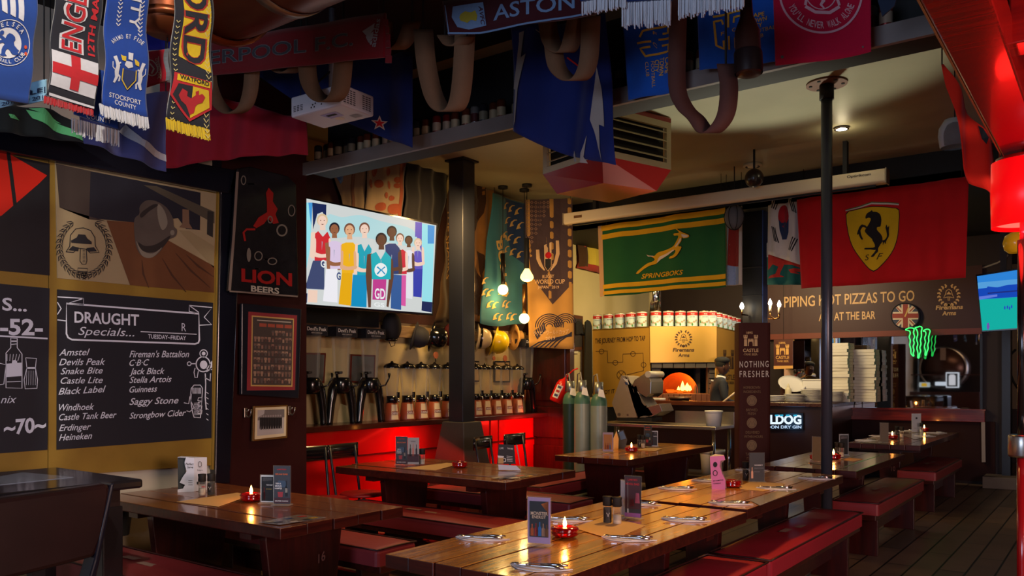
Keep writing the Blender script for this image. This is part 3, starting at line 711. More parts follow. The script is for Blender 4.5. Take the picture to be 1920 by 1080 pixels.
# ---------------------------------------------------------------- big television
TVP = PX(-5.72)
rt = thing('television', 'large wall television showing a row of netball players', 'television', TVP.pt(690, 590))
part('housing', MB().slab(TVP, [(566, 367), (822, 419), (813, 592), (561, 574)], .05, -.055), rt, BLACKG, bev=.006)
q = TVP.pt(690, 480); part('wall_bracket', MB().bb((-6.33, q.y-.25, q.z-.15), (q.x-.05, q.y+.25, q.z+.15)), rt, BLACKM)
def tq(x, y): return (540+x/5.143, 380+y/5.143)
def TP(b, pts, off): return b.poly(TVP, [tq(*p) for p in pts], off)
b = MB().mat(ME('tv_white', (206, 210, 208))); b.poly(TVP, [(570.5, 371.5), (818, 422.5), (809.5, 587.5), (566, 569.5)], .001)
part('screen', b, rt)
b = MB(); col = lambda n, c: b.mat(ME('tv_'+n, c))
col('ice', (150, 222, 232)); TP(b, [(160, 0), (235, 0), (215, 420), (135, 870), (125, 850), (150, 300)], .002); TP(b, [(1290, 200), (1410, 222), (1385, 1055), (1290, 1040)], .002)
col('blue', (70, 150, 214)); TP(b, [(195, 0), (235, 0), (222, 220), (205, 100)], .0025); TP(b, [(1345, 215), (1412, 225), (1406, 395), (1345, 395)], .0025)
col('wash', (176, 214, 218)); TP(b, sm([(380, 120), (520, 140), (700, 120), (900, 180), (1200, 260), (1210, 420), (700, 330), (400, 330)]), .0022)
col('navy', (28, 40, 84)); TP(b, [(232, 0), (368, 20), (365, 150), (330, 90), (280, 110), (240, 260)], .003); TP(b, [(110, 870), (185, 875), (180, 965), (106, 965)], .003); TP(b, [(1290, 950), (1390, 960), (1384, 1060), (1285, 1040)], .003)
col('violet', (96, 84, 186)); TP(b, [(1226, 185), (1290, 192), (1286, 480), (1240, 330), (1222, 330)], .003)
skin = {'p': (238, 205, 186), 'b': (150, 96, 66), 't': (222, 170, 130), 'd': (96, 62, 48)}
def fig(hx, hy, r, sk, hair, top, tpoly, skirt, spoly, arms, z):
    for a in arms: col('skin_'+sk, skin[sk]); TP(b, a, z)
    col(*skirt); TP(b, spoly, z+.0004); col(*top); TP(b, tpoly, z+.0006)
    xa, xb = min(p[0] for p in tpoly), max(p[0] for p in tpoly); yb_ = max(p[1] for p in tpoly); col('skin_'+sk, skin[sk])
    if hx != 890:
        TP(b, sm([(xa-8, yb_-85), (xa+(xb-xa)*.45, yb_-62), (xb+10, yb_-72), (xb+6, yb_-40), (xa+(xb-xa)*.4, yb_-28), (xa-10, yb_-45)]), z+.00085)
        for (q, sg) in ((xa, 1), (xb, -1)): TP(b, sm([(q-8*sg, yb_-190), (q+14*sg, yb_-205), (q+10*sg, yb_-60), (q-10*sg, yb_-50)]), z+.00083)
    col('fold', (150, 160, 176)); TP(b, [(hx-r*.1, yb_-190), (hx+r*.05, yb_-180), (hx-r*.1, yb_-100)], z+.0007)
    col('skin_'+sk, skin[sk]); TP(b, [(hx-r*.42, hy+r*.6), (hx+r*.45, hy+r*.6), (hx+r*.55, hy+r*1.8), (hx-r*.5, hy+r*1.8)], z+.0007)
    col(*hair); b.circ(TVP, tq(hx, hy-r*.12), r*1.06/5.143, r*1.22/5.143, z+.0008, 18)
    col('skin_'+sk, skin[sk]); b.circ(TVP, tq(hx, hy+r*.12), r*.84/5.143, r*1.08/5.143, z+.0010, 18)
    col('feature', (110, 60, 56)); b.poly(TVP, [tq(hx-r*.3, hy+r*.62), tq(hx+r*.35, hy+r*.62), tq(hx+r*.02, hy+r*.8)], z+.0012)
    for s in (-.34, .36): b.circ(TVP, tq(hx+s*r, hy-r*.05), r*.11/5.143, r*.08/5.143, z+.0012, 8)
hb, hk, hl = ('hair_brown', (120, 78, 60)), ('hair_black', (34, 30, 40)), ('hair_blond', (216, 190, 150))
fig(1250, 390, 36, 'p', hl, ('violet', (96, 84, 186)), [(1200, 480), (1235, 465), (1265, 465), (1300, 490), (1295, 640), (1205, 640)], ('indigo', (54, 62, 168)), [(1205, 640), (1295, 640), (1285, 915), (1205, 905)], [[(1190, 490), (1215, 480), (1210, 640), (1290, 610), (1290, 650), (1190, 690)]], .0035)
fig(1160, 365, 36, 'd', hk, ('white2', (226, 226, 232)), [(1115, 470), (1145, 460), (1175, 460), (1205, 480), (1200, 700), (1130, 700)], ('white2', (226, 226, 232)), [(1130, 700), (1200, 700), (1195, 930), (1135, 920)], [[(1110, 480), (1130, 470), (1125, 690), (1110, 690)]], .0050)
fig(1075, 345, 38, 'p', hb, ('crimson', (204, 40, 60)), [(1065, 470), (1100, 450), (1140, 480), (1140, 690), (1075, 690)], ('pink', (214, 86, 160)), [(1075, 700), (1135, 700), (1130, 1000), (1085, 990)], [[(1055, 460), (1085, 450), (1110, 690), (1015, 690), (1015, 650), (1060, 640)]], .0065)
fig(995, 285, 46, 'd', hk, ('navy2', (40, 60, 110)), [(930, 410), (970, 395), (1030, 395), (1070, 440), (1060, 690), (950, 690)], ('navy3', (50, 90, 150)), [(990, 690), (1090, 700), (1085, 1035), (985, 1020)], [[(1050, 430), (1085, 460), (1100, 640), (1090, 690), (1010, 690), (1010, 650), (1060, 630)]], .0080)
fig(325, 175, 50, 'p', hl, ('red', (204, 44, 52)), [(255, 300), (285, 275), (330, 330), (375, 280), (400, 340), (385, 560), (250, 560)], ('slate', (62, 72, 110)), [(235, 560), (345, 560), (345, 840), (175, 830), (165, 800)], [[(215, 290), (260, 280), (262, 470), (345, 480), (345, 530), (225, 540), (205, 520)], [(190, 840), (280, 845), (275, 965), (185, 960)]], .0080)
fig(730, 255, 48, 'p', hb, ('teal', (20, 160, 180)), [(665, 410), (700, 400), (730, 470), (770, 400), (800, 450), (770, 700), (660, 700)], ('teal2', (10, 140, 190)), [(620, 695), (755, 700), (750, 1010), (590, 1000)], [[(630, 400), (670, 395), (665, 600), (740, 610), (740, 690), (625, 690)]], .0095)
fig(440, 255, 48, 'b', hk, ('lilac', (216, 196, 224)), [(385, 385), (420, 370), (460, 370), (510, 390), (520, 640), (400, 640)], ('white3', (236, 234, 240)), [(360, 640), (470, 640), (470, 965), (330, 950)], [[(350, 390), (400, 380), (400, 590), (500, 590), (500, 650), (370, 650)]], .0095)
fig(585, 265, 50, 't', hb, ('amber', (236, 176, 30)), [(510, 400), (550, 385), (620, 385), (640, 410), (625, 680), (510, 680)], ('amber2', (228, 168, 20)), [(510, 680), (615, 680), (600, 995), (480, 980)], [[(500, 410), (530, 395), (520, 580), (610, 600), (610, 660), (500, 640)]], .0110)
fig(890, 360, 52, 'd', hk, ('aqua', (20, 172, 184)), [(790, 500), (840, 475), (885, 550), (930, 470), (985, 530), (980, 740), (800, 740)], ('magenta', (190, 60, 140)), [(810, 735), (940, 735), (930, 940), (805, 935)], [[(755, 500), (800, 490), (800, 720), (790, 1010), (765, 1010), (740, 700)], [(975, 520), (1005, 560), (1010, 720), (960, 1010), (940, 1000), (965, 720)]], .0125)
col('white4', (232, 236, 236)); b.circ(TVP, tq(885, 650), 12, 13, .0142, 20); col('teal2', (10, 140, 190)); b.stroke(TVP, [tq(850, 620), tq(885, 650), tq(850, 690)], 3, .0146).stroke(TVP, [tq(925, 620), tq(890, 650), tq(925, 690)], 2.4, .0146)
col('white4', (232, 236, 236)); b.text(TVP, 'GD', tq(826, 925), tq(926, 930), 20, .02, off=.0146).text(TVP, 'G', tq(308, 620), tq(352, 625), 14, .02, off=.0102)
b.text(TVP, 'GS', tq(820, 1000), tq(920, 1010), 8, .02, off=.0146)
col('blue2', (40, 60, 120)); b.text(TVP, 'G', tq(460, 740), tq(500, 745), 14, .02, off=.0118)
part('broadcast_picture', b, rt)

# ---------------------------------------------------------------- flags hung along the recess wall
def ripple(amp, k, ph=0.): return lambda x, y: amp*(1+math.sin(x*k+ph))*.5+amp*.3*math.sin(y*k*.4+ph)
def flag(name, label, cat, pl, px, m, nu=18, nv=12, group=None, thick=.004, edge=None, hang=True):
    """cloth over a four-cornered picture outline TL TR BR BL on its plane, with ripples of the plane"""
    (a, b_, c, d) = px; bb = MB().mat(m); nu = max(nu, int(max(b_[0]-a[0], c[0]-d[0])/3.5)); nv = max(nv, int((d[1]-a[1])/12))
    def fn(u, v):
        x = (a[0]*(1-u)+b_[0]*u)*(1-v)+(d[0]*(1-u)+c[0]*u)*v; y = (a[1]*(1-u)+b_[1]*u)*(1-v)+(d[1]*(1-u)+c[1]*u)*v
        if edge: y += edge(u)*v
        return pl.pt(x, y, 0)
    bb.grid(fn, nu, nv)
    base = pl.pt((c[0]+d[0])/2, (c[1]+d[1])/2)
    rt = thing(name, label, cat, base, group)
    part('cloth', bb, rt, sol=thick)
    if hang:
        k = MB()
        for u in (.04, .96):
            q = fn(u, .01); k.cyl(q, (q.x, q.y, (CEIL if q.y < 9.4 else 3.5)+.005), .003, n=5)
        part('cord', k, rt, BLACKM)
    return rt
def cl(n, c, v=.12): return M('cloth_'+n, c, .8, spec=.25, var=v, scale=7, sheen=.15)
F1 = PX(-6.27, ripple(.03, .30)); F2 = PX(-6.25, ripple(.03, .22, 1)); F3 = PX(-6.23, ripple(.04, .25, 2))
rt = flag('hanging_flag', 'faded cream flag with a brown stripe above the television', 'flag', F1, [(622, 322), (692, 292), (688, 425), (650, 418)], cl('faded_cream', (118, 100, 80)))
part('stripe', MB().poly(F1, [(654, 308), (664, 304), (664, 420), (655, 418)], .006, 8), rt, cl('faded_brown', (86, 50, 36)))
b = MB().poly(F1, [(622, 322), (640, 306), (641, 340), (634, 346)], .008, 8)
part('blue_fold', b, rt, cl('fold_blue', (60, 96, 150)))
rt = flag('hanging_flag', 'spotted cream and rust flag above the television', 'flag', F2, [(688, 288), (762, 298), (750, 435), (680, 425)], cl('dusty_cream', (122, 104, 84)))
b = MB().mat(cl('rust', (116, 54, 34)))
for x, y, r, ry in ((701, 315, 6, 17), (727, 322, 5, 8), (742, 338, 5, 6), (708, 345, 7, 8), (692, 345, 4, 9), (728, 347, 3, 8), (741, 349, 5, 5), (720, 367, 4, 6), (732, 372, 5, 5), (712, 388, 9, 8), (738, 392, 12, 10)):
    b.circ(F2, (x, y), r, ry, .006, 14, 8)
b.poly(F2, [(690, 290), (760, 300), (759, 313), (722, 306), (690, 303)], .006, 8).poly(F2, [(747, 305), (757, 305), (748, 425), (742, 425)], .006, 8); part('spots', b, rt)
flag('hanging_flag', 'black flag with a bright hem between the spotted flag and the column', 'flag', F3, [(762, 306), (842, 324), (818, 440), (750, 436)], cl('soot', (26, 24, 28)))
rt = flag('hanging_flag', 'dark brown rugby flag with vertical lettering behind the column', 'flag', PX(-6.2, ripple(.05, .2)), [(843, 342), (872, 352), (872, 605), (814, 605)], cl('tobacco', (70, 50, 32)))
b = MB().mat(cl('gold_print', (176, 132, 64))); q = PX(-6.2, ripple(.05, .2)); b.text(q, 'THE SHARKS', (836, 392), (836, 524), 8, .02, off=.008, up=(1, 0), L=9); part('lettering', b, rt)
F5 = PX(-6.27, ripple(.03, .3))
rt = flag('hanging_flag', 'gold and brown flag with a lion head right beside the column', 'flag', F5, [(876, 332), (926, 356), (902, 604), (874, 600)], cl('old_gold', (146, 100, 44), .3))
b = MB().mat(cl('lion_brown', (58, 36, 20))).poly(F5, [(882, 340), (908, 352), (904, 400), (882, 440)], .006, 8).poly(F5, [(892, 470), (903, 478), (906, 500), (900, 520), (888, 500), (884, 520), (884, 590), (898, 590), (904, 480)], .008, 8); part('print', b, rt)
F6 = PX(-6.18, ripple(.035, .13))
rt = flag('hanging_flag', 'blue green rugby flag with a vertical bulls wordmark above the hats', 'flag', F6, [(921, 362), (984, 384), (981, 612), (899, 606)], cl('teal_blue', (50, 108, 124)), edge=lambda u: 4*math.sin(u*5))
b = MB().mat(cl('navy_print', (26, 54, 96))).poly(F6, [(945, 372), (983, 386), (982, 500), (960, 480), (950, 430)], .005, 8); part('print_panel', b, rt)
b = MB().mat(cl('sand_print', (196, 164, 96)))
b.text(F6, 'BULLS', (927, 452), (937, 546), 13, .03, off=.009, up=(1, -.15), L=8)
b.stroke(F6, [(936, 452), (937, 444), (942, 440), (948, 443), (949, 450)], 4, .009).stroke(F6, [(934, 546), (940, 553), (948, 555), (952, 548)], 4, .009)
for x, y in [(946+i % 3*11+(i//3 % 2)*4, 390+i*9-(i % 3)*4) for i in range(12)]+[(908+i*9 % 62, 530+(i*23) % 70) for i in range(13)]:
    b.stroke(F6, [(x, y), (x-4, y+2), (x-3, y-5), (x+1, y-9), (x+5, y-9)], [2.5, 6, 3, 2, 1.2], .009)
part('print', b, rt)

# ---------------------------------------------------------------- black column with its flared foot
cx, cy = -5.68, 6.77
rt = thing('structural_column', 'black square steel column with a flared foot in front of the beer shelf', 'column', (cx, cy, 0)); rt['kind'] = 'thing'
part('shaft', MB().bb((cx-.1, cy-.1, .96), (cx+.1, cy+.1, CEIL)), rt, M('blue_black_column', (26, 28, 36), .4, coat=.2), bev=.008)
part('head_plate', MB().bb((cx-.13, cy-.13, CEIL-.02), (cx+.13, cy+.13, CEIL)), rt, BLACK)
b = MB(); r0, r1 = .15, .30
b.add([(cx+s*r, cy+t*r, z) for r, z in ((r0, 1.03), (r1, 0)) for s, t in ((-1, -1), (1, -1), (1, 1), (-1, 1))], [(0, 1, 2, 3), (7, 6, 5, 4)]+[(i, 4+i, 4+(i+1) % 4, (i+1) % 4) for i in range(4)])
part('foot', b, rt, M('column_foot_grey', (50, 48, 46), .55, var=.1), bev=.01)
# bright emissive-free indicator left out; pendants
def pend(px, py, zc, t, kind, l, tubel, mt):
    top = PD(t).pt(px, py); x, y = top.x, top.y; q = top
    rt = thing('pendant_lamp', l, 'lamp', (x, y, q.z))
    part('ceiling_rose', MB().cyl((x, y, CEIL-.03), (x, y, CEIL), .06, n=16), rt, BLACKM)
    part('cord', MB().cyl((x, y, q.z+.06+tubel), (x, y, CEIL-.02), .004, n=6), rt, BLACKM)
    part('holder', MB().cyl((x, y, q.z+.05), (x, y, q.z+.06+tubel), .026, n=16), rt, mt)
    em = M('warm_bulb', (255, 220, 150), .3, emit=4.5, ecol=(255, 226, 150))
    if kind == 'round': part('bulb', MB().sphere(q, .064, 18, 12), rt, em)
    else: part('bulb', MB().lathe([(.02, .10), (.03, .085), (.075, .01), (.082, -.02), (.06, -.05), (.03, -.065), (0, -.07)], q, 18), rt, M('amber_bulb', (255, 214, 130), .2, emit=3.2, ecol=(255, 214, 120)))
    light('pendant_glow', 'POINT', (x+.02, y-.02, q.z-.12), 5, (255, 200, 120), .06)
BRONZE = M('bronze_tube', (120, 84, 46), .3, .9)
pend(943, 543, 0, 10.0, 'round', 'round glowing bulb on a black tube before the blue rugby flag', .38, M('dark_bronze', (40, 32, 28), .35, .6))
pend(988, 518, 0, 9.9, 'pear', 'pear shaped amber bulb hanging higher beside the tan banner', .40, BLACKM)
pend(983, 597, 0, 10.15, 'round', 'lowest round bulb on a bronze tube beside the tan banner', .36, BRONZE)

# ---------------------------------------------------------------- rugby banner, stub wall things
BN = PD(10.45, lambda x, y: .012*math.sin(x*.16))
rt = flag('hanging_banner', 'tall dark and gold tournament banner with world cup lettering', 'banner', BN, [(984, 375), (1073, 372), (1076, 655), (992, 651)], cl('banner_gold', (186, 140, 72), .1), 14, 10)
b = MB().mat(cl('banner_mauve', (74, 58, 62))).poly(BN, [(984, 375), (1073, 372), (1074, 531), (1036, 571), (997, 518), (985, 440)], .004, 14); part('dark_panel', b, rt)
b = MB().mat(cl('banner_pattern', (150, 118, 100)))
for j in range(11):
    for i in range(6-j//2): b.ring(BN, (989.5+i*7.6, 380+j*8.2), 2.6, 1.4, off=.008, n=4)
b.mat(cl('banner_cream', (222, 186, 140)))
b.stroke(BN, [(1008, 468), (1009, 485), (1014, 497), (1021, 507)], [6, 7, 6, 2], .008).stroke(BN, [(1045, 451), (1046, 475), (1041, 494), (1032, 508)], [6, 7, 6, 2], .008).poly(BN, [(1020, 460), (1034, 454), (1034, 500), (1027, 509), (1021, 500)], .008)
b.mat(cl('banner_red', (196, 24, 34))).circ(BN, (1028, 479), 6, 6, .010, 16); b.mat(BLACKM).poly(BN, [(1022, 486), (1033, 486), (1033, 500), (1027, 508), (1022, 500)], .010); part('emblem', b, rt)
b = MB().mat(cl('banner_cream', (222, 186, 140))).text(BN, 'RUGBY', (1017, 522), (1039, 521), 6.5, .012, off=.009).text(BN, 'WORLD CUP', (1002, 532.5), (1059, 531.5), 8.5, .012, off=.009).text(BN, 'JAPAN   2019', (1008, 541), (1048, 541), 5.5, .012, off=.009)
b.text(BN, '2019', (1023, 638), (1041, 636), 6, .01, off=.009)
try: b.text(BN, 'ラグビーワールドカップ', (1000, 629), (1066, 625), 7, .01, off=.009)
except Exception: pass
part('lettering', b, rt)
b = MB().mat(cl('banner_navy', (44, 44, 62)))
for k in range(6): b.ring(BN, (1030, 612), 6+k*4, 1.8, 5+k*3.6, .006, 20, 175, 365)
for k in range(5): b.ring(BN, (1060, 606), 4+k*4, 1.6, 4+k*3.4, .007, 16, 150, 360)
for k in range(6): b.stroke(BN, [(994+k*9, 652), (1010+k*8, 642-k*.5), (1040+k*5, 634-k), (1072, 630-k*1.5)], 2.2, .006)
for k in range(6): b.poly(BN, [(1000+k*3.6, 622-k*3), (1002.4+k*3.6, 620-k*3), (1010+k*2.7, 634-k*3), (1007+k*2.7, 636-k*3)], .007)
part('wave_print', b, rt)
FE = M('extinguisher_red', (214, 22, 14), .3, coat=.4)
q0, q1 = PD(10.3).pt(1041, 754), PD(10.3).pt(1058, 716)
rt = thing('fire_extinguisher', 'red fire extinguisher with a white label hung aslant by the gas bottles', 'fire extinguisher', q0)
ax = (q1-q0).normalized(); L = (q1-q0).length
part('cylinder', MB().lathe([(0, 0), (.075, 0), (.085, .02), (.085, L-.05), (.07, L), (.03, L+.035), (.025, L+.05), (0, L+.05)], q0, 22, ax), rt, FE)
part('valve', MB().cyl(q1+ax*.04, q1+ax*.10, .02, n=10).tube([q1+ax*.08, q1+ax*.13+Vector((.06, .02, .03)), q1+ax*.15+Vector((.11, .03, .03))], .009), rt, FE)
e = (Vector((0, 0, EYE))-q0).normalized(); sd = ax.cross(e).normalized()
lb = MB().mat(PAPER)
def lbl(u, v): a = -.1+u*.9; n_ = (e-ax*e.dot(ax)).normalized(); return q0+ax*(.05+v*.17)+(n_*math.cos(a)-sd*math.sin(a))*.0865
lb.grid(lbl, 6, 3)
def lbl2(u, v): a = .05+u*.55; n_ = (e-ax*e.dot(ax)).normalized(); return q0+ax*(.07+v*.03)+(n_*math.cos(a)-sd*math.sin(a))*.0872
lb.mat(M('label_blue', (40, 60, 110), .5)).grid(lbl2, 5, 1); lb.mat(M('label_red', (180, 30, 30), .5)).grid(lambda u, v: lbl2(u, v+1.8), 5, 1); lb.mat(M('label_blue', (40, 60, 110), .5)).grid(lambda u, v: lbl2(u, v+3.6), 5, 1)
part('label', lb, rt)
part('wall_bracket', MB().tube([q1+ax*.02, q1+Vector((-.02, .12, .02)), Vector((q1.x-.1, 8.9, q1.z+.02))], .012), rt, BLACKM)
GAS = M('gas_bottle_grey', (136, 146, 132), .4, .15, var=.22, scale=5); GAST = M('gas_bottle_green', (70, 112, 90), .4, var=.2)
for px, t, hh, l in ((1092, 9.45, 1.34, 'tall grey green gas cylinder, middle of three beside the fire extinguisher'), (1123, 9.35, 1.32, 'tall grey green gas cylinder standing nearest the dough machine'), (1070, 9.75, 1.33, 'dark green gas cylinder standing behind under the extinguisher')):
    q = PD(t).pt(px, 708); x, y = q.x, q.y
    rt = thing('gas_cylinder', l, 'gas cylinder', (x, y, 0), 'gas cylinders by the dark red door')
    part('body', MB().lathe([(0, 0), (.092, 0), (.095, .02), (.095, hh-.16), (.094, hh-.14)], (x, y, 0), 24), rt, GAS if px != 1070 else M('dark_green_gas', (34, 54, 42), .45, var=.2))
    part('shoulder', MB().lathe([(.0945, hh-.14), (.09, hh-.08), (.07, hh-.03), (.04, hh), (.03, hh+.03)], (x, y, 0), 24), rt, GAST)
    part('valve_guard', MB().lathe([(.045, hh+.0), (.05, hh+.01), (.05, hh+.13), (.042, hh+.13), (.042, hh+.02)], (x, y, 0), 18), rt, M('valve_metal', (150, 154, 150), .35, .8))
    part('valve', MB().cyl((x, y, hh), (x, y, hh+.10), .018, n=10), rt, BRASSD)
    n_ = Vector((-x, -y, 0)).normalized(); s_ = n_.cross(Vector((0, 0, 1)))
    part('paper_tag', MB().prism([Vector((x, y, hh+.02))+n_*.10-s_*.07+Vector((0, 0, -.07)), Vector((x, y, hh+.02))+n_*.11+s_*.01+Vector((0, 0, -.05)), Vector((x, y, hh+.05))+n_*.06+s_*.0, Vector((x, y, hh+.04))+n_*.06-s_*.05], n_*.002), rt, PAPER)
    part('hose', MB().tube([(x, y, hh+.08), (x-.05, y+.04, hh+.22), (x-.14, y+.12, hh+.2), (x-.2, y+.2, hh)], .008), rt, M('grey_hose', (150, 146, 138), .5))
KW = PX(-6.59)
rt = thing('framed_cap_display', 'brown framed black cap on the cream wall beside the tan banner', 'picture', KW.pt(1082, 655))
part('frame', MB().slab(KW, [(1072, 590), (1090, 593), (1090, 656), (1072, 658)], .03), rt, M('brown_frame', (84, 48, 30), .45), bev=.004)
part('backing', MB().slab(KW, [(1074, 597), (1088, 599), (1088, 650), (1074, 651)], .003, .03), rt, M('display_dark', (48, 44, 44), .5))
part('cap', MB().mat(BLACKM).slab(KW, [(1074, 605), (1080, 602), (1085, 606), (1086, 618), (1091, 630), (1083, 626), (1074, 628)], .04, .03), rt, bev=.01)
PLW = PX(-6.5)
rt = thing('pizza_peel', 'black round ended pizza peel leaning on the cream wall', 'pizza peel', PLW.pt(1101, 780))
part('blade', MB().slab(PLW, [(1096, 604), (1100, 600), (1105, 603), (1108, 612), (1109, 745), (1095, 745)], .02), rt, M('peel_black', (30, 32, 32), .5)); part('handle', MB().slab(PLW, [(1100, 745), (1104, 745), (1105, 860), (1101, 860)], .025), rt, DKWOOD)
b = MB().slab(KW, [(1072, 651), (1083, 651), (1083, 663), (1072, 663)], .012); solo('wall_socket', b, 'small cream wall socket plate under the framed cap', 'socket', M('cream_plastic', (196, 188, 160), .5), bev=.003)
FW = PX(-6.56, ripple(.03, .3))
rt = flag('hanging_flag', 'black red and yellow national flag on the cream wall beside the green flag', 'flag', FW, [(1099, 425), (1136, 418), (1136, 515), (1082, 502)], cl('flag_red', (150, 52, 44)), 12, 8)
part('yellow_band', MB().poly(FW, [(1099, 462), (1136, 464), (1136, 503), (1100, 494)], .006, 8), rt, cl('flag_yellow', (190, 168, 62)))
part('dark_band', MB().poly(FW, [(1082, 424), (1099, 424), (1100, 500), (1084, 500)], .008, 8), rt, cl('flag_brown', (64, 40, 22)))
# ================================================================== kitchen and oven
def PV(a, b):
    """upright plane through two world points"""
    d = Vector((b[0]-a[0], b[1]-a[1], 0)); return PL((d.y, -d.x, 0), a)
A_ = PD(12.8).pt(1110, 618); B_ = PD(12.0).pt(1218, 612); C_ = PD(12.0).pt(1343, 612); D_ = PD(13.4).pt(1388, 622)
OZ = B_.z
BRASS = M('gold_foil_panel', (190, 144, 58), .38, .4, var=.12, scale=1.5)
BROWNP = M('panel_brown_print', (58, 36, 22), .6)
BRK = MBRICK('oven_brick', (78, 60, 52), (58, 46, 42), (108, 96, 84), .23, .08, .012, .8)
rt = thing('pizza_oven', 'gold clad corner pizza oven with a glowing brick mouth', 'oven', PD(12.6).pt(1270, 800))
pa, pb, pc = PV(A_, B_), PV(B_, C_), PV(C_, D_)
b = MB().slab(pa, [(1111, 618), (1217, 612.5), (1219, 760), (1113, 764)], .02, -.02); hoodA = part('hop_panel', b, rt, BRASS)
b = MB().slab(pb, [(1218, 612), (1343, 612), (1343, 679), (1219, 680)], .03, -.01); hoodB = part('crest_panel', b, rt, M('gold_foil_bright', (214, 170, 84), .38, .65, var=.1, scale=2))
b = MB().slab(pc, [(1343, 612), (1388, 622), (1388, 760), (1343, 760)], .02, -.02); hoodC = part('castle_panel', b, rt, BRASS)
b = MB(); z = OZ; b.prism([(p.x, p.y, z-.02) for p in (A_, B_, C_, D_)]+[(D_.x, 13.19, z-.02), (-6.59, 13.19, z-.02)], (0, 0, .02)); part('roof', b, rt, M('oven_roof', (120, 90, 44), .5, .3))
b = MB().mat(BROWNP); b.text(pa, 'THE JOURNEY FROM HOP TO TAP', (1116, 644), (1210, 638.5), 9.5, .012, off=.003)
b.text(pa, 'ENJOY IT', (1122, 740), (1153, 737), 8, .012, off=.003)
b.stroke(pa, [(1117, 659), (1139, 658), (1140, 680), (1168, 679), (1168, 664), (1206, 662), (1207, 695), (1175, 703)], 1.0, .003)
for x, y in ((1128, 659), (1154, 680), (1187, 663.5), (1207, 684)): b.ring(pa, (x, y), 4.5, .9, off=.003)
b.ring(pa, (1165, 703), 8, 1, off=.003).stroke(pa, [(1160, 697), (1170, 709)], .8, .003).stroke(pa, [(1170, 697), (1160, 709)], .8, .003)
part('lettering', b, hoodA)
def crest(b, pl, c, s, mat, off=.003, text=True, ts=1.):
    """laurel wreath round a fireman's helmet"""
    b.mat(mat); X, Y = c
    for k in range(9):
        for sd in (-1, 1):
            a = math.radians(100+k*20) if sd < 0 else math.radians(80-k*20)
            x, y = X+15*s*math.cos(a), Y+15*s*math.sin(a); tx, ty = -math.sin(a)*sd, math.cos(a)*sd
            for q in (-1, 1):
                nx, ny = math.cos(a)*q*s, math.sin(a)*q*s
                b.poly(pl, [(x, y), (x+tx*2*s+nx*3, y+ty*2*s+ny*3), (x-tx*-4*s+nx*2.5, y+ty*4*s+ny*2.5), (x+tx*3*s, y+ty*3*s)], off)
    b.stroke(pl, [(X-8*s, Y+4*s), (X-5*s, Y-2*s), (X-4*s, Y-7*s), (X, Y-9.5*s), (X+4*s, Y-7*s), (X+5*s, Y-2*s), (X+8*s, Y+4*s), (X+2*s, Y+2.5*s), (X-2*s, Y+2.5*s)], 1.1*s, off, True)
    b.poly(pl, [(X-4*s, Y-1.5*s), (X, Y-6*s), (X+4*s, Y-1.5*s)], off).stroke(pl, [(X-1.3*s, Y+2*s), (X-1*s, Y+8*s), (X+1*s, Y+8*s), (X+1.3*s, Y+2*s)], 1*s, off)
    b.stroke(pl, [(X-4*s, Y+15*s), (X+4*s, Y+15*s)], 3*s, off)
    return b
b = crest(MB(), pb, (1281, 635), .92, BROWNP, .023); b.text(pb, 'Firemans', (1261, 659.5), (1301, 659), 7, .03, .1, off=.023).text(pb, 'Arms', (1271, 669), (1292, 669), 6.5, .03, .1, off=.023); part('lettering', b, hoodB)
def castle(b, pl, x0, x1, yt, yb, mat, off=.003):
    """castle badge in a box"""
    b.mat(mat); w_ = x1-x0; h = yb-yt
    P_ = lambda u, v: (x0+u*w_, yt+v*h)
    for u0 in (0, .72):
        b.poly(pl, [P_(u0, .18), P_(u0+.28, .18), P_(u0+.25, .34), P_(u0+.03, .34)], off)
        for k in range(3): b.poly(pl, [P_(u0+k*.105, 0), P_(u0+k*.105+.065, 0), P_(u0+k*.105+.065, .18), P_(u0+k*.105, .18)], off)
        b.poly(pl, [P_(u0+.04, .38), P_(u0+.24, .38), P_(u0+.25, 1), P_(u0+.03, 1)], off)
    for k in range(4): b.poly(pl, [P_(.31+k*.1, .34), P_(.38+k*.1, .34), P_(.38+k*.1, .46), P_(.31+k*.1, .46)], off)
    b.poly(pl, [P_(.30, .46), P_(.70, .46), P_(.70, .6), P_(.30, .6)], off)
    b.poly(pl, [P_(.30, .6), P_(.40, .6), P_(.36, .78), P_(.36, 1), P_(.30, 1)], off).poly(pl, [P_(.60, .6), P_(.70, .6), P_(.70, 1), P_(.64, 1), P_(.64, .78)], off)
    return b
b = castle(MB(), pc, 1356, 1376, 656, 692, BROWNP); b.text(pc, 'CASTLE', (1354, 712), (1377, 712), 10, .015, off=.003).text(pc, 'TANK BEER', (1356, 720), (1376, 720), 5, .01, off=.003); part('lettering', b, hoodC)
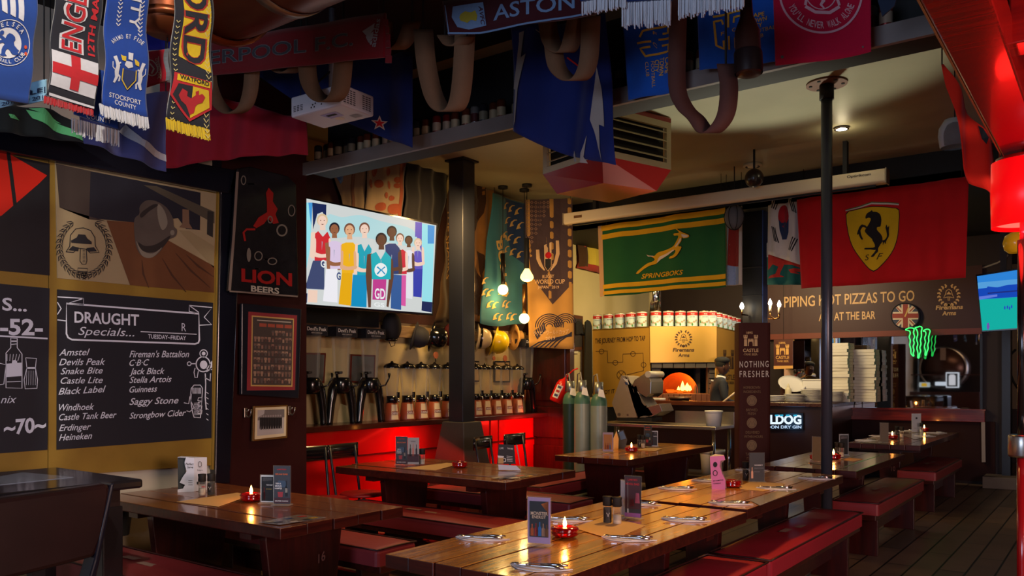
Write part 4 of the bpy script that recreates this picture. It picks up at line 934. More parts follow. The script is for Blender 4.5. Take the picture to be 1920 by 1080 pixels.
# brick mouth
BKS = MBRICK('oven_brick_face', (84, 62, 50), (62, 48, 42), (120, 106, 92), .12, .055, .008, .8)
ob = PL(pb.n, B_-pb.n*.03)
for nm, px in (('jamb', [(1221, 680), (1240, 680), (1240, 742), (1221, 742)]), ('jamb', [(1328, 680), (1345, 680), (1345, 742), (1328, 742)])):
    part('brick_'+nm, MB().slab(ob, px, .12, -.15), rt, BRK)
b = MB()
for k in range(6): b.slab(ob, [(1221+k*20.8, 679), (1240.5+k*20.8, 679), (1240.5+k*20.8, 690), (1221+k*20.8, 690)], .06+.004*(k % 2), -.03)
part('lintel', b, rt, M('lintel_brick', (72, 66, 64), .7, var=.2), bev=.004)
b = MB()
for k in range(12): b.slab(ob, [(1222+k*10.3, 739), (1231.5+k*10.3, 739), (1231.5+k*10.3, 757), (1222+k*10.3, 757)], .08, -.05)
part('hearth_course', b, rt, M('hearth_brick', (110, 62, 40), .7, var=.25), bev=.003)
b = MB()
for k in range(5): b.slab(ob, [(1222.5, 691.5+k*9.6), (1238, 691.5+k*9.6), (1238, 699.6+k*9.6), (1222.5, 699.6+k*9.6)], .035, -.03).slab(ob, [(1330, 691.5+k*9.6), (1344, 691.5+k*9.6), (1344, 699.6+k*9.6), (1330, 699.6+k*9.6)], .035, -.03)
part('jamb_bricks', b, rt, M('jamb_brick', (70, 62, 60), .7, var=.25), bev=.004)
# chamber: floor, curved back wall of fire brick
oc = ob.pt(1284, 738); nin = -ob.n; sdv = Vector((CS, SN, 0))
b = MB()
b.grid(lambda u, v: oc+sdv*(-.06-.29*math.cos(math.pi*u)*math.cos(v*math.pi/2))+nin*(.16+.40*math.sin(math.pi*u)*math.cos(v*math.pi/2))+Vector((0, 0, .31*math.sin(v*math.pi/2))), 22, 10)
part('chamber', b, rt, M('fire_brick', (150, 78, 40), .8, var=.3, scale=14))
b = MB().prism([oc+sdv*-.5, oc+sdv*.5, oc+sdv*.5+nin*.75, oc+sdv*-.5+nin*.75], (0, 0, -.03)); part('chamber_floor', b, rt, M('fire_floor', (120, 74, 40), .8, var=.3))
b = MB().prism([oc+sdv*-.52+Vector((0, 0, .42)), oc+sdv*.52+Vector((0, 0, .42)), oc+sdv*.52+nin*.8+Vector((0, 0, .42)), oc+sdv*-.52+nin*.8+Vector((0, 0, .42))], (0, 0, .03)); part('chamber_roof', b, rt, M('soot', (22, 18, 16), .9))
b = MB().prism([oc+sdv*.20+nin*.18, oc+sdv*.26+nin*.16, oc+sdv*.28+nin*.3, oc+sdv*.2+nin*.32], (0, 0, .40)); part('soot_pillar', b, rt, M('soot_grey', (58, 52, 48), .9))
b = MB()
for i in range(16):
    q = oc+sdv*(-.18+.34*random.random())+nin*(.25+.25*random.random()); b.box(q+Vector((0, 0, .02+.02*random.random())), (.09, .03, .03), random.random()*3)
part('embers', b, rt, M('ember_log', (90, 40, 16), .8, emit=1.2, ecol=(255, 96, 12)))
b = MB()
for dx, h, r in ((.03, .16, .035), (.10, .13, .045), (-.03, .08, .025), (.14, .09, .03)):
    q = oc+sdv*dx+nin*.3; b.lathe([(0, 0), (r*.8, .02), (r, h*.3), (r*.6, h*.65), (0, h)], q+Vector((0, 0, .03)), 12)
part('flame', b, rt, M('oven_flame', (255, 200, 90), .5, emit=6., ecol=(255, 190, 80)))
q = oc+nin*.22+sdv*.05; light('oven_fire', 'POINT', (q.x, q.y, q.z+.14), 7, (255, 130, 30), .08)
b = MB().cyl(PD(12.7).pt(1228, 618), PD(12.7).pt(1228, 480), .095, n=20); solo('flue_pipe', b, 'shiny steel flue pipe rising from the pizza oven', 'flue', CHROME)
# catering tins
TIN = M('tin_metal', (190, 170, 130), .3, .8)
def mk_tin():
    rt = thing('food_tin', '', 'tin'); r = .078
    part('can', MB().lathe([(0, 0), (r, 0), (r, .005), (r, .225), (r, .23), (r-.006, .23), (r-.006, .225), (0, .225)], n=20), rt, TIN)
    b = MB().mat(M('tin_label_sky', (186, 206, 208), .5)).lathe([(r+.001, .008), (r+.001, .22)], n=20)
    b.mat(M('tin_label_red', (178, 34, 28), .5)).lathe([(r+.0016, .165), (r+.0016, .21)], n=20)
    part('label', b, rt)
    b = MB().mat(M('tin_mushroom', (166, 148, 124), .6))
    for k in range(14):
        a = k*.449; h = .03+.05*((k*7) % 5)/5
        q = Vector((math.cos(a)*(r+.0018), math.sin(a)*(r+.0018), h+.02)); pl = LP(q, (-math.sin(a), math.cos(a), 0), UZ); b.circ(pl, (0, 0), .020, .014, .0003, 10)
        if k % 3 == 0: b.mat(M('tin_green', (54, 130, 60), .6)).circ(pl, (.01, -.02), .012, .02, .0006, 8).mat(M('tin_mushroom', (166, 148, 124), .6))
    part('mushroom_print', b, rt)
    b = MB().mat(PAPER)
    for k in range(3):
        a0 = k*2.09
        for i, ch in enumerate('PAN'):
            a = a0+i*.2; pl = LP((math.cos(a)*(r+.002), math.sin(a)*(r+.002), .175), (-math.sin(a), math.cos(a), 0), UZ); b.text(pl, ch, (-.006, 0), (.007, 0), .02, .02, off=.0005)
        for i, ch in enumerate('MUSHROOMS'):
            b.mat(M('tin_blue_print', (60, 80, 120), .6)); a = a0-.35+i*.11; pl = LP((math.cos(a)*(r+.002), math.sin(a)*(r+.002), .135), (-math.sin(a), math.cos(a), 0), UZ); b.text(pl, ch, (-.003, 0), (.004, 0), .012, .01, off=.0005)
        b.mat(PAPER)
    part('lettering', b, rt); return rt
tin = Proto(mk_tin)
pos = ['first', 'second', 'third', 'fourth', 'fifth', 'sixth', 'seventh', 'eighth', 'ninth', 'tenth', 'eleventh', 'twelfth', 'thirteenth', 'fourteenth', 'fifteenth', 'last']
for i, px in enumerate((1119, 1140.5, 1162, 1182.5, 1203.5, 1229.7, 1253, 1275.6, 1298, 1320.6, 1334, 1345, 1354.5, 1363, 1371, 1380)):
    pl = pa if i < 5 else pb if i < 10 else pc; k = PL(pl.n, (A_ if i < 5 else B_ if i < 10 else C_)-pl.n*.09)
    q = k.pt(px, 600); tin((q.x, q.y, OZ), math.atan2(-q.y, -q.x)+random.uniform(-.2, .2), '%s mushroom tin from the cream wall along the oven top' % pos[i], 'catering tins along the oven roof')
# counter, dough table and machine
ct = 11.25; CY = 10.5
def fbox(px0, px1, z0, z1, t, depth):
    a = PD(t).pt(px0, 708); c = PD(t).pt(px1, 708); n_ = Vector((-SN, CS, 0))*depth
    return [(a.x, a.y, z0), (c.x, c.y, z0), (c.x+n_.x, c.y+n_.y, z0), (a.x+n_.x, a.y+n_.y, z0)], (0, 0, z1-z0)
CZ = EYE-(752-HY)*ct/F
rt = thing('kitchen_counter', 'dark wooden counter in front of the pizza oven', 'counter', PD(ct).pt(1290, 900))
rt.location.z = 0; cx0, cx1 = PY(CY).pt(1150, 752).x, PY(CY).pt(1400, 752).x
part('body', MB().bb((cx0+.02, CY+.04, 0), (cx1-.02, CY+.32, CZ-.05)), rt, M('counter_front_dark', (36, 12, 12), .4, var=.12))
part('worktop', MB().bb((cx0, CY, CZ-.06), (cx1, CY+.34, CZ)), rt, MWOOD('counter_top_wood', (70, 30, 20), (112, 58, 34), .25, .4, axis=0), bev=.006)
q = PY(CY+.17).pt(1274, 748); q.z = CZ
rt = thing('serving_tray', 'oval steel tray on the counter under the oven mouth', 'tray', q); part('pan', MB().lathe([(0, .0), (.12, 0), (.15, .05), (.157, .05), (.153, .045), (.12, .006), (0, .006)], q, 24, sx=1.1, sy=.9), rt, STEEL)
q = PY(CY+.15).pt(1228, 748); q.z = CZ
solo('dough_tray', MB().box(q+Vector((0, 0, .015)), (.25, .18, .03), 0), 'low white tray on the counter beside the dough machine', 'tray', WHITE, bev=.006)
T0 = pz(1138, 790, .9); T1 = pz(1318, 803, .9); T2_ = pz(1352, 797, .9)
ya, yb = (T0.y+T1.y)/2, min((T0.y+T1.y)/2+.6, 10.46); xa, xb = T0.x, T1.x+.02
rt = thing('steel_prep_table', 'stainless steel prep table carrying the dough machine and a white bucket', 'table', ((xa+xb)/2, (ya+yb)/2, 0))
part('top', MB().bb((xa, ya, .86), (xb, yb, .9)), rt, STEEL, bev=.004)
part('splashback', MB().bb((xa+.9, yb-.02, .9), (xb, yb, 1.06)), rt, STEEL)
for x, y in ((xa+.05, ya+.05), (xb-.05, ya+.05), (xa+.05, yb-.05), (xb-.05, yb-.05), (xa+.3, ya+.05)): part('leg', MB().cyl((x, y, 0), (x, y, .87), .022, n=12), rt, CHROME)
part('shelf', MB().bb((xa+.03, ya+.03, .28), (xb-.03, yb-.03, .30)), rt, STEEL)
def bucket(q, r, h, l):
    rt = thing('bucket', l, 'bucket', q); part('tub', MB().lathe([(0, 0), (r*.86, 0), (r*.98, h*.8), (r*.98, h), (r*.92, h), (r*.8, .02), (0, .02)], q, 24), rt, WHITE)
    part('lid', MB().lathe([(r*1.0, h*.86), (r*1.06, h*.86), (r*1.06, h*1.0), (r*.98, h*1.0), (0, h)], q, 24), rt, WHITE)
q = Vector((xb-.10, ya+.18, .9)); bucket(q, .105, .19, 'white lidded plastic bucket standing on the end of the steel table')
bucket(Vector((xb-.15, ya+.25, .30)), .15, .30, 'white plastic bucket on the lower shelf of the steel table')
MP = PY(ya+.12)
rt = thing('dough_machine', 'grey steel dough rolling machine with an angled hopper', 'dough machine', MP.pt(1180, 786))
def thk(px, d, off=0.): 
    a = [MP.pt(x, y) for x, y in px]; return a, (0, d, 0)
MS = M('machine_steel', (160, 146, 132), .42, .3, var=.08)
part('side_panel', MB().prism(*thk([(1165, 704), (1147, 756), (1157, 783), (1197, 785)], .34)), rt, MS, bev=.004)
part('inner_body', MB().prism(*thk([(1172, 705), (1186, 722), (1207, 752), (1224, 778), (1206, 784), (1195, 785)], .32)), rt, M('machine_inner', (120, 112, 102), .5, .2))
part('front_plate', MB().prism(*thk([(1165.5, 704), (1178, 706), (1204, 778), (1197, 785)], .33)), rt, M('machine_plate', (186, 176, 160), .35, .6))
b = MB().prism(*thk([(1182, 727), (1190, 712), (1212, 698), (1221, 716), (1220, 738), (1211, 745)], .36)); part('hopper', b, rt, STEEL, bev=.006)
part('roller', MB().cyl(MP.pt(1216, 702)-Vector((0, .02, 0)), MP.pt(1216, 702)+Vector((0, .38, 0)), .042, n=18), rt, M('roller_white', (196, 190, 176), .3))
part('upper_chute', MB().prism(*thk([(1186, 726), (1193, 722), (1204, 755), (1223, 776), (1200, 782)], .34)), rt, M('chute_steel', (196, 190, 180), .35, .3), bev=.004)
part('tray', MB().prism(*thk([(1193, 770), (1212, 760), (1213, 772), (1198, 780)], .36)), rt, M('pink_steel', (170, 140, 126), .4, .4))
part('lower_chute', MB().prism(*thk([(1212, 764), (1236, 757), (1242, 771), (1222, 781), (1206, 780)], .34)), rt, STEEL, bev=.004)
part('base', MB().prism(*thk([(1158, 783), (1222, 783), (1222, 790), (1158, 789)], .3)), rt, BLACKM)
b = MB().circ(MP, (1161, 777), 3, off=.004).circ(MP, (1177, 778), 2, off=.004); part('knob', b, rt, BRASSD)
b = MB().mat(PAPER); b.poly(MP, [(1168, 709), (1177, 711), (1180, 722)], .005); b.mat(M('label_blue', (40, 60, 110), .5)).poly(MP, [(1171, 716), (1177, 717), (1178, 721), (1174, 722)], .006); part('label', b, rt)

# ================================================================== projection screen, flags before the kitchen
ZS = 3.5
S0, S1 = pz(1062, 402, ZS), pz(1657, 312, ZS); ys = (S0.y+S1.y)/2
rt = thing('projector_screen_case', 'long cream roll up projector screen case under the ceiling', 'projector screen', ((S0.x+S1.x)/2, ys, ZS-.15))
SCM = M('screen_case_cream', (224, 206, 168), .4)
b = MB(); prof = [(0, 0), (0, -.115), (.02, -.135), (.10, -.135), (.13, -.11), (.13, 0)]
b.prism([(S0.x, ys+y, ZS+z) for y, z in prof], (S1.x-S0.x, 0, 0)); part('case', b, rt, SCM, bev=.01)
for x in (S0.x-.008, S1.x-.004): part('end_cap', MB().bb((x, ys-.004, ZS-.14), (x+.012, ys+.135, ZS+.004)), rt, M('end_cap', (150, 136, 112), .5))
part('bottom_bar', MB().bb((S0.x+.1, ys+.05, ZS-.155), (S1.x-.1, ys+.075, ZS-.135)), rt, BLACK)
for x in (S0.x+.4, S1.x-.4): part('bracket', MB().bb((x, ys+.03, ZS), (x+.04, ys+.1, CEIL)), rt, BLACKM)
pl = PY(ys-.002); b = MB().mat(M('case_label', (110, 74, 40), .5)); q = pl.pt(1080, 407)
b.poly(pl, [(1076, 404.5), (1091, 402.5), (1091, 407.5), (1076, 409.5)], .002); b.mat(BLACKM).text(pl, 'Optirikcom', (1588, 334), (1633, 328.5), 5, .012, off=.003); part('lettering', b, rt)

G = PY(8.95, lambda x, y: .022*math.sin(x*.055+.6)+.01*math.sin(x*.12))
rt = flag('rugby_flag', 'green flag with gold stripes and a leaping golden antelope', 'flag', G, [(1127, 424), (1360, 389), (1361, 537), (1131, 555)], cl('springbok_green', (24, 84, 42)), 30, 14, edge=lambda u: 2*math.sin(u*9))
YEL = cl('springbok_gold', (206, 156, 20)); b = MB().mat(YEL)
def fl(u, v, e=None):
    a, b_, c, d = (1127, 424), (1360, 389), (1361, 537), (1131, 555)
    return ((a[0]*(1-u)+b_[0]*u)*(1-v)+(d[0]*(1-u)+c[0]*u)*v, (a[1]*(1-u)+b_[1]*u)*(1-v)+(d[1]*(1-u)+c[1]*u)*v)
for v0, v1 in ((.0, .075), (.125, .195), (.84, .90), (.935, .985)):
    n = 20; b.poly(G, [fl(i/n, v0) for i in range(n+1)]+[fl(i/n, v1) for i in range(n, -1, -1)], .007, 9)
part('gold_stripes', b, rt)
b = MB().mat(M('canvas_hoist', (190, 150, 104), .8)).poly(G, [(1121, 424), (1129, 423), (1133, 555), (1125, 557)], .006, 9); part('hoist', b, rt)
def sq(*p): return [(1100+x/4.8, 360+y/4.8) for x, y in p]
b = MB().mat(cl('print_black', (20, 22, 20)))
body = sm(sq((536, 562), (552, 572), (604, 576), (640, 543), (720, 521), (788, 493), (818, 450), (838, 398), (800, 396), (796, 378), (840, 372), (832, 352), (782, 314), (816, 332), (852, 356), (884, 372), (922, 388), (920, 408), (880, 420), (866, 410), (862, 444), (836, 490), (864, 498), (830, 564), (794, 594), (748, 600), (760, 582), (788, 572), (812, 540), (800, 526), (742, 560), (664, 604), (624, 644), (562, 664), (502, 700), (462, 734), (442, 732), (466, 702), (538, 646), (598, 622), (604, 596)), 3)
cc = cent(body)
b.poly(G, [(x+(1.2 if x > cc[0] else -1.0), y+(.9 if y > cc[1] else -.9)) for x, y in body], .006, 7)
b.mat(YEL).poly(G, body, .008, 7); b.mat(cl('antelope_white', (214, 196, 180))).poly(G, sq((640, 600), (655, 580), (720, 555), (790, 522), (800, 528), (742, 565), (664, 606), (628, 640)), .010, 7)
b.poly(G, sq((862, 380), (916, 392), (914, 404), (882, 414), (866, 402)), .010, 7).poly(G, sq((850, 420), (862, 420), (856, 446), (820, 496), (806, 496), (836, 454)), .010, 7).poly(G, sq((536, 562), (552, 572), (600, 574), (600, 580), (550, 580)), .010, 7)
b.mat(YEL).text(G, 'SPRINGBOKS', (1202, 522.5), (1283, 515), 9, .02, .25, off=.009, L=9); part('print', b, rt)
FS = PY(9.05, lambda x, y: .02*math.sin(x*.3))
rt = flag('hanging_flag', 'white red and pale blue striped flag beside the black column', 'flag', FS, [(1361, 392), (1392, 386), (1392, 534), (1362, 536)], cl('off_white', (176, 168, 156)), 8, 10)
part('red_stripe', MB().poly(FS, [(1368, 420), (1387, 418), (1386, 500), (1365, 498)], .006, 8), rt, cl('brick_red', (138, 40, 30))); part('blue_stripe', MB().poly(FS, [(1362, 497), (1386, 501), (1386, 533), (1363, 535)], .007, 8), rt, cl('pale_blue', (134, 150, 178)))
q = PY(8.75).pt(1377, 407); rt = thing('wire_lantern', 'dark wire and glass globe lantern beside the green flag', 'lantern', q-Vector((0, 0, .14)))
part('globe', MB().sphere(q, .105, 18, 12, (1, 1, 1.3)), rt, MGLASS('smoked_globe', (120, 124, 124), .35))
b = MB()
for k in range(7):
    a = k*math.pi/3.5; b.tube([q+Vector((math.cos(a)*math.sin(p)*.11, math.sin(a)*math.sin(p)*.11, math.cos(p)*.143)) for p in [i*math.pi/8 for i in range(9)]], .004, 5, False)
part('wire_cage', b, rt, BLACKM); part('chain', MB().cyl(q+Vector((0, 0, .14)), (q.x, q.y, CEIL), .006, n=6), rt, BLACKM)

# box column with its printed wrap
cx, cy = -3.48, 9.75
rt = thing('steel_box_column', 'black steel column with blue light painted on one side and a brown advertising wrap below', 'column', (cx, cy, 0))
part('shaft', MB().bb((cx-.20, cy-.08, 0), (cx+.045, cy+.08, 3.5)), rt, M('column_black', (20, 20, 24), .4), bev=.004)
b = MB().bb((cx+.045, cy-.08, 2.1), (cx+.055, cy+.08, 3.5)); part('blue_light_sheet', b, rt, M('column_side_blue_light', (44, 70, 128), .35))  # blue television light on this side, painted as a thin coloured sheet
b = MB()
for z in (2.48, 2.82): b.bb((cx-.205, cy-.09, z), (cx+.045, cy-.075, z+.012))
part('joint', b, rt, BLACKM)
wt = 9.5; wp = PD(wt)
column_rt = rt; rt['kind'] = 'thing'
wa = wp.pt(1386, 605); wb = wp.pt(1446, 605); wz1 = wa.z; c_ = (wa+wb)/2; hw = (wb-wa).length/2
b = MB(); sd = Vector((CS, SN, 0)); fw = Vector((SN, -CS, 0)); o = c_-fw*.02; prof = []
for i in range(13):
    a = math.pi*i/12; prof.append(o+sd*(-hw*math.copysign(abs(math.cos(a))**.22, math.cos(a)))+fw*(.07*abs(math.sin(a))**.25-.06))
prof += [o+sd*hw-fw*.18, o-sd*hw-fw*.18]
WRAPM = M('wrap_brown_print', (64, 26, 22), .6, spec=.2)
b.prism([(p.x, p.y, .25) for p in prof], (0, 0, wz1-.25)); wr_ = part('advert_wrap', b, rt, WRAPM, label='dark brown rounded advertising wrap reading nothing fresher')
wq = PL(fw, o+fw*.012); TAN = M('print_tan', (206, 170, 120), .5); TANW = M('print_pale', (208, 198, 188), .5)
def wrap_print(wq, wr_):
    b = MB(); castle(b, wq, 1394, 1421, 628, 649, TAN, .003)
    b.text(wq, '1895', (1399, 626), (1411, 626), 4.5, .01, off=.003).text(wq, 'CASTLE', (1393, 660), (1422, 660), 6.5, .02, off=.003).text(wq, '-TANK BEER-', (1394, 666.5), (1421, 666.5), 4.5, .0, off=.003)
    b.mat(TANW).text(wq, 'NOTHING', (1386.5, 689), (1441, 688), 12, .01, off=.003, spacing=1.35).text(wq, 'FRESHER', (1386.5, 707), (1442, 706.5), 12, .01, off=.003, spacing=1.35)
    b.mat(M('print_dull_gold', (126, 96, 62), .5))
    for t, x0, x1, y in (('HOMEGROWN', 1394, 1425, 729), ('INGREDIENTS', 1394, 1426, 737), ('BREWED', 1399, 1420, 771), ('FRESH', 1402, 1417, 778), ('DELIVERED', 1398, 1424, 813), ('WITHIN HOURS', 1395, 1430, 821), ('TANK', 1398, 1412, 854), ('IT FRESH', 1400, 1416, 862)): b.text(wq, t, (x0, y), (x1, y), 5.2, 0, off=.003)
    for y in (751, 793, 835):
        b.circ(wq, (1409.5, y), 9.5, 10, .003); 
    part('lettering', b, wr_)
    b = MB().mat(M('print_brown_dark', (84, 62, 42), .5))
    for y in (751, 793, 835): b.ring(wq, (1409.5, y), 7.5, .8, 8, .004).stroke(wq, [(1404, y+4), (1407, y-4), (1410, y+3), (1413, y-4), (1415, y+4)], 1, .004)
    part('badge_lines', b, wr_)
wrap_print(wq, wr_)
k_ = wt/F; wk = LP((0, 0, 0), -sd*k_, Vector((0, 0, -k_))); wk.up = (0., -1.); wk.n = -fw; wk.o = o+sd*hw-fw*.18+Vector((0, 0, wz1-o.z))+sd*k_*1386+Vector((0, 0, k_*605)); wrap_print(wk, wr_)

# Korean and Welsh flags, horse flag
KF = PY(9.42, lambda x, y: .02*math.sin(x*.2)+.01*math.sin(x*.4+y*.05))
rt = flag('hanging_flag', 'white flag with a red and blue roundel and black bars behind the red horse flag', 'flag', KF, [(1439, 377), (1500, 369), (1502, 497), (1439, 476)], cl('flag_white', (190, 184, 176)), 12, 12)
b = MB().mat(cl('roundel_red', (158, 26, 36))).circ(KF, (1470, 406), 10, 22, .007, 20, 6); b.mat(cl('roundel_blue', (34, 50, 84))).poly(KF, [(1461, 412), (1465, 418), (1471, 415), (1475, 419), (1480, 411), (1479, 436), (1475, 449), (1466, 449), (1462, 432)], .009, 6)
b.mat(cl('bar_black', (26, 26, 30)))
for (x, y, dx, dy) in ((1454, 384, -2.6, 8), (1487, 386, 3, 12), (1454, 440, 3, 14), (1487, 458, -4.5, 12)):
    for k in (-1, 0, 1): b.stroke(KF, [(x+k*3.2-dx, y-dy+k*1.5), (x+k*3.2+dx, y+dy+k*1.5)], 1.7, .008)
part('print', b, rt)
WF = PY(9.5, lambda x, y: .015*math.sin(x*.2))
rt = flag('hanging_flag', 'green and white flag with part of a red beast under the roundel flag', 'flag', WF, [(1437, 455), (1504, 455), (1504, 534), (1438, 534)], cl('dragon_green', (26, 92, 84)), 8, 8)
part('white_band', MB().poly(WF, [(1437, 455), (1504, 455), (1504, 482), (1437, 482)], .005, 8), rt, cl('flag_white', (190, 184, 176)))
b = MB().mat(cl('dragon_red', (178, 48, 36))).poly(WF, [(1440, 478), (1450, 474), (1470, 482), (1490, 488), (1500, 492), (1500, 502), (1486, 497), (1470, 496), (1464, 508), (1462, 515), (1470, 519), (1458, 520), (1440, 522), (1444, 517), (1455, 514), (1460, 500), (1450, 496), (1440, 506)], .008, 6).poly(WF, [(1479, 506), (1490, 503), (1501, 504), (1501, 510), (1490, 509), (1500, 514), (1484, 512)], .008, 6); part('print', b, rt)
R = PY(9.32, lambda x, y: .02*math.sin(x*.05)+.006*math.sin(x*.17+1))
RED = cl('racing_red', (178, 10, 18), .15)
rt = flag('racing_flag', 'large red flag with a yellow shield and black rearing horse', 'flag', R, [(1493, 374), (1817, 331), (1811, 521), (1502, 541)], RED, 30, 14)
def rq(*p): return [(1400+x/3.692, 330+y/3.692) for x, y in p]
shield = sm(rq((690, 266), (735, 240), (800, 224), (870, 216), (940, 218), (1010, 226), (1053, 238), (1052, 330), (1046, 410), (1022, 500), (980, 570), (930, 620), (880, 656), (830, 620), (780, 560), (735, 490), (706, 400)), 2)
c = cent(shield); b = MB().mat(cl('print_black', (20, 22, 20))).poly(R, [(c[0]+(x-c[0])*1.03, c[1]+(y-c[1])*1.03) for x, y in shield], .005, 9); b.mat(cl('shield_yellow', (198, 164, 18))).poly(R, shield, .008, 9); part('shield', b, rt)
b = MB().mat(cl('tricolour_green', (70, 90, 50))).poly(R, rq((684, 232), (868, 178), (1055, 188), (1055, 194), (868, 186), (684, 238)), .007, 9); b.mat(cl('flag_white', (190, 184, 176))).poly(R, rq((684, 238), (868, 186), (1055, 194), (1055, 204), (868, 197), (684, 244)), .008, 9); part('tricolour', b, rt)
b = MB().mat(cl('horse_black', (26, 24, 26)))
for p in (rq((822, 286), (832, 262), (858, 246), (870, 238), (876, 248), (900, 250), (926, 266), (936, 300), (934, 330), (928, 352), (906, 356), (906, 376), (930, 402), (944, 430), (940, 462), (916, 480), (890, 470), (872, 440), (838, 408), (818, 384), (822, 368), (846, 336), (862, 300), (846, 290), (828, 296)),
          rq((832, 362), (800, 352), (786, 372), (792, 408), (804, 436), (792, 438), (776, 410), (770, 372), (790, 338), (826, 344)), rq((822, 352), (798, 334), (776, 358), (762, 396), (770, 404), (790, 368), (804, 352)),
          rq((870, 440), (888, 474), (886, 494), (850, 498), (820, 498), (816, 508), (860, 510), (896, 512), (906, 480)), rq((890, 470), (930, 470), (914, 500), (912, 524), (896, 540), (880, 560), (862, 558), (884, 532), (896, 508)),
          rq((936, 450), (960, 444), (976, 420), (972, 384), (966, 360), (974, 340), (982, 360), (992, 346), (990, 384), (990, 420), (972, 452), (966, 476), (958, 460), (948, 482), (946, 460))): b.poly(R, sm(p, 3), .0105, 7)
part('horse', b, rt)
b = MB().mat(cl('horse_black', (26, 24, 26))).text(R, 'S', rq((818, 584))[0], rq((850, 582))[0], 11, .0, .2, off=.0105).text(R, 'F', rq((900, 580))[0], rq((950, 576))[0], 12, .0, .35, off=.0105)
part('lettering', b, rt)

# ================================================================== back wall of the bar: mirror, banner, clock, neon
WB = PY(13.17); WB2 = PY(13.185)
MIR = M('mirror_silver', (205, 205, 208), .02, 1.)
rt = thing('wall_mirror', 'wide wall mirror in two panes beneath the pizza banner', 'mirror', WB2.pt(1700, 768))
part('pane', MB().slab(WB2, [(1470, 633), (1616, 629), (1616, 764.5), (1470, 762)], .008, -.01), rt, MIR); part('pane', MB().slab(WB2, [(1617.5, 629), (1838, 622), (1838, 769), (1617.5, 765)], .008, -.01), rt, MIR)
part('frame_post', MB().slab(WB2, [(1838, 618), (1843, 618), (1843, 770), (1838, 770)], .04, -.01), rt, BLACK)
rt = thing('pizza_banner', 'long brown banner advertising hot pizzas to go above the mirror', 'banner', WB.pt(1650, 636))
part('board', MB().slab(WB, [(1430, 527), (1842, 497), (1842, 619), (1430, 631)], .02, .0), rt, M('banner_brown', (56, 25, 25), .5, var=.08))
part('rail', MB().slab(WB, [(1430, 627.5), (1842, 615), (1842, 626), (1430, 637.5)], .06, -.01), rt, M('red_brown_rail', (106, 46, 32), .4))
b = MB().mat(M('banner_tan', (204, 162, 108), .5)).text(WB, 'PIPING HOT PIZZAS TO GO', (1471, 576.5), (1715, 564), 20.5, .012, off=.022).text(WB, 'ASK AT THE BAR', (1536, 602), (1642, 598), 15.5, .012, off=.022)
crest(b, WB, (1779.5, 554), 1.22, M('banner_tan', (204, 162, 108), .5), .022); b.text(WB, 'Firemans', (1755, 581), (1806, 579), 8, .03, .1, off=.022).text(WB, 'Arms', (1767, 591.5), (1793, 590.5), 8, .03, .1, off=.022); part('lettering', b, rt)
CK = PY(13.1)
rt = thing('wall_clock', 'round union jack wall clock hung over the pizza banner', 'clock', CK.pt(1698, 618))
cc = (1698, 592.5); rx, ry = 25.5, 23
b = MB(); ring = [(cc[0]+27.5*math.cos(i*math.pi/16), cc[1]+25*math.sin(i*math.pi/16)) for i in range(32)]; part('case', b.slab(CK, ring, .05, -.04), rt, BLACKG)
part('face', MB().circ(CK, cc, rx, ry, .012, 32), rt, M('clock_navy', (42, 48, 74), .5))
def clip(p): 
    x, y = (p[0]-cc[0])/rx, (p[1]-cc[1])/ry; r = math.hypot(x, y); 
    return p if r <= .98 else (cc[0]+x/r*rx*.98, cc[1]+y/r*ry*.98)
b = MB().mat(M('clock_cream', (206, 186, 160), .5))
for s in (-1, 1): b.poly(CK, [clip(p) for p in ((cc[0]-22, cc[1]-s*19), (cc[0]-14, cc[1]-s*22), (cc[0]+22, cc[1]+s*18), (cc[0]+14, cc[1]+s*22))], .0135)
b.poly(CK, [clip((cc[0]-26, cc[1]-8)), clip((cc[0]+26, cc[1]-9)), clip((cc[0]+26, cc[1]+7)), clip((cc[0]-26, cc[1]+8))], .0148).poly(CK, [clip((cc[0]-9, cc[1]-26)), clip((cc[0]+9, cc[1]-26)), clip((cc[0]+9, cc[1]+26)), clip((cc[0]-9, cc[1]+26))], .0153)
b.mat(M('clock_red', (140, 44, 30), .5)); b.poly(CK, [clip((cc[0]-26, cc[1]-4.5)), clip((cc[0]+26, cc[1]-5)), clip((cc[0]+26, cc[1]+4)), clip((cc[0]-26, cc[1]+4.5))], .0158).poly(CK, [clip((cc[0]-5.5, cc[1]-26)), clip((cc[0]+5.5, cc[1]-26)), clip((cc[0]+5.5, cc[1]+26)), clip((cc[0]-5.5, cc[1]+26))], .0163)
for s in (-1, 1): b.stroke(CK, [clip((cc[0]-20, cc[1]-s*20)), (cc[0], cc[1]), clip((cc[0]+20, cc[1]+s*20))], 2, .0142)
part('union_flag', b, rt)
part('hand', MB().mat(M('brass_hand', (206, 170, 90), .4)).stroke(CK, [(1697, 594), (1704, 576)], 1.8, .018).stroke(CK, [(1697, 594), (1702, 583)], 2.4, .018), rt)
